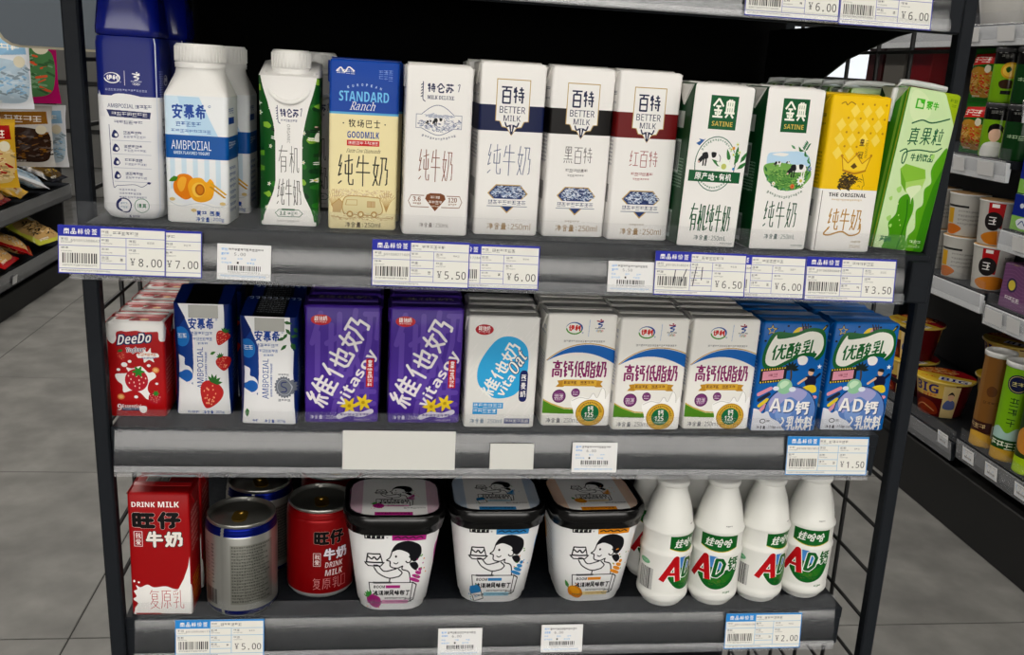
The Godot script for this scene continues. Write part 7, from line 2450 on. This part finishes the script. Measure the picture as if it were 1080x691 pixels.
# ---------------------------------------------------------------- brush strokes of the characters in the lettering, on a field of 100 by 100 (a name inside refers to another character set into a smaller field)
var GLYPHS := {
	"女": [[45, 5, 20, 55, 78, 95], [75, 30, 60, 65, 10, 97], [2, 32, 98, 32]],
	"乃": [[32, 10, 30, 50, 4, 96], [8, 10, 80, 10, 68, 46, 93, 46, 88, 90, 70, 94]],
	"牛": [[25, 8, 12, 42], [20, 28, 86, 28], [5, 56, 95, 56], [50, 4, 50, 98]],
	"纟": [[55, 3, 15, 38, 55, 38], [62, 28, 10, 68, 62, 62], [5, 94, 64, 84]],
	"屯": [[5, 25, 95, 18], [15, 32, 15, 62, 85, 62], [85, 30, 85, 62], [50, 3, 50, 85, 60, 95, 98, 95, 98, 78]],
	"牜": [[25, 10, 12, 38], [12, 28, 90, 28], [5, 62, 95, 54], [54, 3, 54, 98]],
	"寺": [[20, 18, 85, 18], [50, 3, 50, 38], [5, 38, 98, 38], [5, 60, 98, 60], [72, 42, 72, 94, 56, 90], [25, 70, 38, 84]],
	"艹": [[0, 50, 100, 50], [30, 5, 30, 95], [70, 5, 70, 95]],
	"木": [[3, 30, 97, 30], [50, 3, 50, 98], [50, 32, 5, 75], [52, 34, 96, 62]],
	"土": [[8, 38, 92, 38], [50, 5, 50, 92], [2, 92, 98, 92]],
	"米": [[20, 12, 32, 36], [80, 10, 66, 36], [2, 46, 98, 46], [50, 3, 50, 98], [48, 50, 6, 88], [54, 52, 94, 78]],
	"立": [[50, 3, 54, 18], [8, 24, 94, 24], [28, 34, 38, 78], [76, 32, 64, 80], [3, 94, 98, 94]],
	"饣": [[45, 3, 8, 42], [40, 20, 92, 20, 80, 38], [45, 42, 45, 92, 90, 72]],
	"欠": [[38, 3, 10, 42], [30, 24, 95, 24, 82, 44], [52, 30, 48, 60, 5, 97], [52, 55, 66, 80, 98, 97]],
	"口": [[8, 8, 92, 8, 92, 92, 8, 92, 8, 8]],
	"日": [[8, 4, 92, 4, 92, 96, 8, 96, 8, 4], [8, 50, 92, 50]],
	"王": [[5, 8, 95, 8], [12, 48, 88, 48], [2, 94, 98, 94], [50, 8, 50, 94]],
	"子": [[14, 8, 84, 8, 52, 34], [52, 34, 54, 88, 34, 94], [2, 48, 98, 48]],
	"糹": [[50, 3, 20, 28, 60, 28], [72, 16, 15, 56, 82, 52], [46, 58, 46, 98], [20, 66, 8, 90], [72, 64, 88, 88]],
	"隹": [[30, 3, 4, 45], [22, 28, 22, 98], [60, 3, 68, 20], [22, 24, 96, 24], [22, 47, 90, 47], [22, 70, 90, 70], [22, 95, 98, 95], [60, 24, 60, 95]],
	"亻": [[70, 3, 8, 48], [48, 32, 48, 98]],
	"也": [[8, 48, 90, 28, 88, 66, 72, 68], [54, 4, 54, 80], [24, 20, 24, 84, 36, 95, 97, 95, 97, 76]],
	"钅": [[38, 3, 8, 40], [30, 20, 90, 20], [22, 40, 86, 40], [10, 62, 92, 62], [48, 40, 48, 94, 90, 78]],
	"丐": [[5, 8, 96, 8], [55, 8, 55, 50], [55, 28, 92, 28], [18, 24, 18, 52, 88, 52, 84, 90, 64, 95]],
	"月": [[22, 8, 20, 60, 4, 97], [22, 8, 86, 8, 86, 88, 68, 94], [22, 34, 86, 34], [22, 60, 86, 60]],
	"旨": [[86, 10, 30, 22], [28, 3, 28, 32, 36, 40, 94, 40, 94, 26], [26, 52, 86, 52, 86, 97, 26, 97, 26, 52], [26, 74, 86, 74]],
	"禾": [[86, 4, 20, 16], [3, 34, 97, 34], [52, 12, 52, 98], [48, 38, 6, 76], [56, 38, 94, 70]],
	"酉": [[4, 10, 96, 10], [12, 30, 88, 30, 88, 96, 12, 96, 12, 30], [38, 10, 36, 50, 14, 62], [62, 10, 62, 52, 86, 56], [14, 76, 86, 76]],
	"夋": [[50, 4, 14, 26, 80, 22], [70, 12, 86, 30], [40, 34, 24, 50], [66, 34, 90, 50], [44, 46, 12, 74], [36, 58, 84, 58, 56, 84, 8, 98], [36, 66, 58, 84, 97, 98]],
	"氵": [[20, 8, 80, 26], [8, 40, 66, 54], [4, 94, 80, 64]],
	"其": [[5, 20, 96, 20], [28, 3, 28, 72], [74, 3, 74, 72], [28, 37, 74, 37], [28, 54, 74, 54], [2, 72, 98, 72], [34, 80, 14, 98], [64, 80, 88, 98]],
	"奶": [["女", 0, 2, 46, 96], ["乃", 44, 2, 56, 96]],
	"纯": [["纟", 2, 2, 36, 96], ["屯", 40, 2, 58, 96]],
	"特": [["牜", 2, 2, 36, 96], ["寺", 40, 2, 58, 96]],
	"仑": [[50, 3, 4, 46], [50, 3, 97, 46], [75, 48, 28, 66], [28, 44, 28, 86, 38, 95, 84, 95, 86, 78]],
	"苏": [["艹", 3, 2, 94, 26], [12, 48, 70, 48, 68, 88, 54, 93], [44, 32, 40, 62, 8, 97], [16, 60, 5, 80], [82, 56, 96, 76]],
	"安": [[50, 2, 50, 14], [10, 32, 10, 17, 92, 17, 90, 32], [45, 24, 28, 64, 82, 97], [72, 46, 60, 75, 8, 97], [4, 46, 97, 46]],
	"慕": [["艹", 5, 2, 90, 18], [25, 24, 25, 46, 75, 46, 75, 24, 25, 24], [25, 35, 75, 35], [5, 55, 96, 55], [50, 46, 42, 62, 5, 80], [55, 55, 68, 66, 96, 80], [50, 68, 50, 96, 42, 94], [30, 76, 22, 92], [68, 74, 74, 90], [84, 72, 94, 88]],
	"希": [[25, 4, 75, 26], [78, 4, 15, 30], [3, 38, 97, 38], [45, 28, 8, 70], [25, 58, 25, 88], [25, 58, 80, 58, 80, 84, 70, 86], [52, 46, 52, 98]],
	"有": [[4, 22, 97, 22], [42, 3, 5, 58], [30, 42, 30, 97], [30, 42, 80, 42, 80, 90, 68, 94], [30, 58, 80, 58], [30, 74, 80, 74]],
	"机": [["木", 2, 2, 40, 96], [52, 12, 52, 60, 42, 96], [52, 12, 80, 12, 80, 86, 88, 93, 98, 93, 98, 78]],
	"牧": [["牜", 2, 2, 36, 96], [58, 3, 42, 38], [52, 22, 98, 22], [88, 24, 72, 66, 40, 97], [50, 38, 68, 72, 98, 97]],
	"场": [["土", 2, 10, 36, 75], [45, 12, 88, 12, 50, 42, 96, 42, 92, 90, 78, 94], [66, 44, 42, 78], [82, 44, 56, 92]],
	"巴": [[15, 12, 85, 12, 85, 50, 15, 50], [50, 12, 50, 50], [15, 12, 15, 85, 25, 94, 92, 94, 92, 76]],
	"士": [[4, 35, 96, 35], [50, 3, 50, 92], [15, 92, 86, 92]],
	"百": [[4, 8, 96, 8], [50, 8, 42, 28], [18, 28, 82, 28, 82, 97, 18, 97, 18, 28], [18, 62, 82, 62]],
	"黑": [[20, 5, 80, 5, 80, 40, 20, 40, 20, 5], [35, 14, 40, 30], [65, 14, 60, 30], [50, 5, 50, 75], [12, 56, 88, 56], [3, 75, 97, 75], [15, 84, 8, 97], [36, 84, 40, 97], [60, 84, 66, 97], [84, 84, 95, 97]],
	"红": [["纟", 2, 2, 38, 96], [46, 18, 96, 18], [70, 18, 70, 90], [42, 90, 98, 90]],
	"金": [[50, 2, 4, 42], [50, 2, 97, 42], [28, 42, 73, 42], [12, 62, 88, 62], [50, 42, 50, 94], [28, 70, 34, 86], [74, 68, 66, 86], [4, 95, 97, 95]],
	"典": [[20, 14, 20, 72], [20, 14, 80, 14, 80, 72], [40, 3, 40, 72], [60, 3, 60, 72], [20, 43, 80, 43], [3, 73, 97, 73], [35, 80, 15, 98], [64, 80, 88, 98]],
	"原": [[8, 8, 95, 8], [14, 8, 14, 50, 3, 97], [55, 8, 48, 22], [32, 24, 85, 24, 85, 58, 32, 58, 32, 24], [32, 40, 85, 40], [58, 58, 58, 94, 48, 92], [40, 68, 28, 88], [76, 66, 90, 86]],
	"产": [[50, 2, 52, 14], [8, 16, 92, 16], [30, 22, 36, 38], [72, 20, 62, 40], [14, 44, 96, 44], [18, 44, 18, 66, 4, 97]],
	"地": [["土", 0, 12, 38, 72], [46, 20, 46, 85, 56, 95, 97, 95, 97, 75], [40, 50, 94, 36, 92, 68, 80, 70], [70, 4, 70, 78]],
	"皇": [[50, 2, 42, 12], [22, 14, 78, 14, 78, 46, 22, 46, 22, 14], [22, 30, 78, 30], [12, 56, 88, 56], [16, 74, 84, 74], [50, 56, 50, 95], [4, 95, 97, 95]],
	"冠": [[8, 25, 8, 10, 94, 10, 90, 26], [15, 36, 50, 36], [8, 54, 55, 54], [26, 54, 5, 97], [42, 54, 42, 84, 58, 95], [55, 40, 95, 40], [82, 26, 82, 82, 70, 82], [62, 54, 68, 68], [42, 90, 97, 95]],
	"真": [[10, 12, 90, 12], [50, 2, 48, 24], [24, 24, 76, 24, 76, 76, 24, 76, 24, 24], [24, 41, 76, 41], [24, 58, 76, 58], [3, 78, 97, 78], [34, 84, 16, 98], [64, 84, 86, 98]],
	"果": [[20, 6, 80, 6, 80, 46, 20, 46, 20, 6], [20, 26, 80, 26], [50, 6, 50, 98], [4, 60, 97, 60], [48, 62, 8, 92], [52, 62, 94, 92]],
	"粒": [["米", 2, 2, 42, 96], ["立", 46, 2, 53, 96]],
	"饮": [["饣", 2, 2, 38, 96], ["欠", 40, 2, 58, 96]],
	"品": [["口", 27, 3, 46, 38], ["口", 4, 55, 42, 42], ["口", 54, 55, 42, 42]],
	"芦": [["艹", 3, 2, 94, 24], [50, 30, 58, 40], [22, 44, 85, 44, 85, 66, 22, 66], [22, 44, 22, 70, 6, 97]],
	"荟": [["艹", 3, 2, 94, 24], [50, 28, 6, 60], [50, 28, 96, 60], [28, 58, 72, 58], [12, 72, 90, 72], [42, 72, 24, 94, 80, 90], [66, 80, 86, 98]],
	"蒙": [["艹", 3, 2, 94, 18], [8, 34, 8, 24, 94, 24, 90, 34], [26, 36, 74, 36], [8, 48, 94, 48], [46, 48, 10, 68], [40, 56, 54, 72, 52, 96, 40, 94], [48, 68, 12, 86], [90, 54, 58, 66], [58, 64, 96, 92]],
	"維": [["糹", 2, 2, 42, 96], ["隹", 44, 2, 55, 96]],
	"他": [["亻", 2, 2, 32, 96], ["也", 34, 2, 64, 96]],
	"香": [[72, 3, 20, 14], [4, 24, 97, 24], [50, 10, 50, 46], [46, 26, 8, 52], [54, 26, 94, 52], [26, 56, 76, 56, 76, 97, 26, 97, 26, 56], [26, 76, 76, 76]],
	"草": [["艹", 3, 2, 94, 20], [26, 28, 74, 28, 74, 58, 26, 58, 26, 28], [26, 43, 74, 43], [3, 74, 97, 74], [50, 58, 50, 98]],
	"味": [["口", 3, 18, 28, 50], [44, 26, 92, 26], [38, 50, 98, 50], [67, 3, 67, 98], [66, 52, 40, 84], [68, 52, 97, 82]],
	"豆": [[10, 10, 90, 10], [24, 26, 76, 26, 76, 54, 24, 54, 24, 26], [30, 64, 38, 84], [72, 62, 62, 84], [4, 93, 97, 93]],
	"料": [["米", 2, 2, 46, 96], [58, 14, 70, 26], [56, 36, 68, 48], [50, 68, 98, 60], [84, 3, 84, 98]],
	"燕": [["艹", 5, 2, 90, 22], ["口", 36, 28, 28, 24], [14, 32, 14, 70], [4, 44, 28, 40], [86, 32, 74, 44], [72, 28, 72, 66, 96, 64], [20, 80, 10, 97], [42, 80, 44, 97], [62, 80, 68, 97], [82, 80, 94, 97]],
	"麦": [[12, 12, 88, 12], [16, 27, 84, 27], [4, 42, 97, 42], [50, 2, 50, 42], [40, 42, 8, 74], [30, 58, 80, 58, 60, 80, 8, 98], [36, 66, 60, 86, 97, 97]],
	"高": [[50, 2, 50, 14], [4, 16, 97, 16], ["口", 30, 24, 40, 20], [10, 98, 10, 54, 90, 54, 90, 92, 80, 96], ["口", 32, 66, 36, 20]],
	"钙": [["钅", 2, 2, 40, 96], ["丐", 44, 4, 54, 94]],
	"低": [["亻", 2, 2, 34, 96], [88, 6, 46, 18], [46, 14, 46, 86, 66, 74], [46, 46, 98, 46], [72, 12, 76, 60, 97, 90, 98, 72], [60, 88, 74, 98]],
	"脂": [["月", 2, 2, 36, 96], ["旨", 42, 2, 56, 96]],
	"伊": [["亻", 2, 2, 32, 96], [44, 12, 86, 12, 86, 66], [34, 36, 98, 36], [44, 62, 86, 62], [62, 12, 60, 62, 36, 97]],
	"利": [["禾", 2, 2, 54, 96], [70, 16, 70, 68], [92, 3, 92, 90, 78, 94]],
	"优": [["亻", 2, 2, 32, 96], [36, 34, 98, 34], [62, 4, 58, 50, 34, 97], [72, 34, 72, 84, 82, 94, 97, 94, 97, 76], [80, 8, 92, 20]],
	"酸": [["酉", 2, 2, 46, 96], ["夋", 50, 2, 49, 96]],
	"乳": [[50, 4, 8, 12], [10, 20, 16, 30], [30, 17, 34, 28], [52, 14, 44, 28], [10, 40, 50, 40, 32, 54], [32, 54, 34, 90, 22, 94], [3, 68, 58, 62], [70, 4, 70, 84, 80, 94, 98, 94, 98, 76]],
	"旺": [["日", 3, 10, 30, 76], ["王", 40, 8, 58, 86]],
	"仔": [["亻", 2, 2, 34, 96], ["子", 36, 4, 62, 92]],
	"我": [[42, 4, 10, 16], [3, 34, 97, 34], [28, 12, 28, 90, 16, 90], [4, 68, 48, 54], [60, 3, 66, 54, 92, 94, 96, 76], [90, 48, 48, 92], [76, 8, 90, 22]],
	"爱": [[84, 3, 14, 12], [18, 18, 26, 28], [46, 16, 48, 28], [80, 14, 68, 30], [6, 46, 6, 34, 95, 34, 92, 46], [22, 50, 78, 50], [44, 44, 10, 90], [36, 64, 78, 64, 54, 86, 26, 98], [38, 70, 60, 88, 94, 97]],
	"冰": [[10, 12, 24, 28], [4, 88, 26, 56], [34, 34, 54, 34, 34, 82], [66, 4, 66, 92, 56, 88], [66, 34, 94, 92], [92, 20, 72, 40]],
	"淇": [["氵", 2, 4, 26, 92], ["其", 34, 2, 64, 96]],
	"淋": [["氵", 2, 4, 24, 92], ["木", 30, 2, 34, 96], ["木", 64, 2, 36, 96]],
	"风": [[14, 6, 14, 60, 4, 97], [14, 6, 82, 6, 82, 80, 97, 96], [32, 26, 68, 78], [66, 26, 28, 80]],
	"布": [[4, 20, 97, 20], [44, 3, 6, 58], [26, 46, 26, 86], [26, 46, 82, 46, 82, 82, 70, 84], [54, 32, 54, 98]],
	"丁": [[4, 12, 96, 12], [54, 12, 54, 90, 34, 94]],
	"娃": [["女", 2, 2, 40, 96], [50, 18, 92, 18], [70, 3, 70, 40], [46, 40, 98, 40], [50, 66, 92, 66], [70, 46, 70, 92], [44, 93, 98, 93]],
	"哈": [["口", 2, 20, 28, 48], [66, 3, 34, 46], [66, 3, 98, 46], [48, 46, 84, 46], ["口", 48, 58, 38, 38]],
	"净": [[8, 10, 22, 26], [4, 88, 26, 56], [56, 4, 36, 28], [48, 16, 82, 16, 66, 32], [42, 34, 88, 34, 88, 70, 42, 70], [32, 52, 98, 52], [66, 34, 66, 92, 54, 90]],
	"含": [[50, 2, 4, 40], [50, 2, 97, 40], [32, 36, 70, 36], [28, 50, 74, 50, 58, 64], ["口", 26, 66, 50, 31]],
	"量": [[26, 4, 74, 4, 74, 30, 26, 30, 26, 4], [26, 17, 74, 17], [4, 40, 97, 40], [22, 48, 78, 48, 78, 72, 22, 72, 22, 48], [22, 60, 78, 60], [50, 48, 50, 94], [14, 82, 86, 82], [4, 95, 97, 95]],
	"商": [[50, 2, 50, 12], [6, 14, 95, 14], [34, 18, 40, 28], [66, 18, 60, 28], [10, 98, 10, 32, 90, 32, 90, 92, 80, 95], [42, 36, 28, 52], [58, 36, 72, 50], ["口", 32, 60, 36, 28]],
	"标": [["木", 2, 2, 40, 96], [50, 14, 92, 14], [44, 40, 98, 40], [72, 40, 72, 92, 60, 88], [58, 54, 46, 82], [84, 54, 96, 80]],
	"价": [["亻", 2, 2, 34, 96], [66, 3, 34, 48], [66, 3, 98, 46], [54, 42, 52, 70, 40, 97], [78, 42, 78, 97]],
	"签": [[22, 3, 8, 22], [16, 12, 46, 12], [30, 14, 34, 24], [66, 3, 54, 22], [60, 12, 96, 12], [76, 14, 80, 24], [50, 24, 8, 54], [50, 24, 95, 54], [32, 52, 68, 52], [22, 62, 30, 82], [46, 60, 52, 80], [80, 60, 64, 90], [8, 93, 94, 93]],
	"复": [[30, 3, 10, 24], [20, 12, 92, 12], [28, 24, 76, 24, 76, 50, 28, 50, 28, 24], [28, 37, 76, 37], [40, 50, 14, 76], [34, 62, 80, 62, 56, 84, 10, 98], [38, 68, 60, 86, 95, 97]],
	"清": [["氵", 2, 4, 26, 92], [40, 14, 96, 14], [44, 28, 92, 28], [36, 43, 99, 43], [67, 3, 67, 43], [48, 54, 46, 97], [48, 54, 88, 54, 88, 92, 76, 95], [48, 67, 88, 67], [48, 80, 88, 80]],
	"黄": [[12, 14, 88, 14], [34, 3, 34, 26], [66, 3, 66, 26], [3, 27, 97, 27], [24, 40, 76, 40, 76, 74, 24, 74, 24, 40], [24, 57, 76, 57], [50, 27, 50, 74], [36, 80, 14, 98], [64, 80, 88, 98]],
}
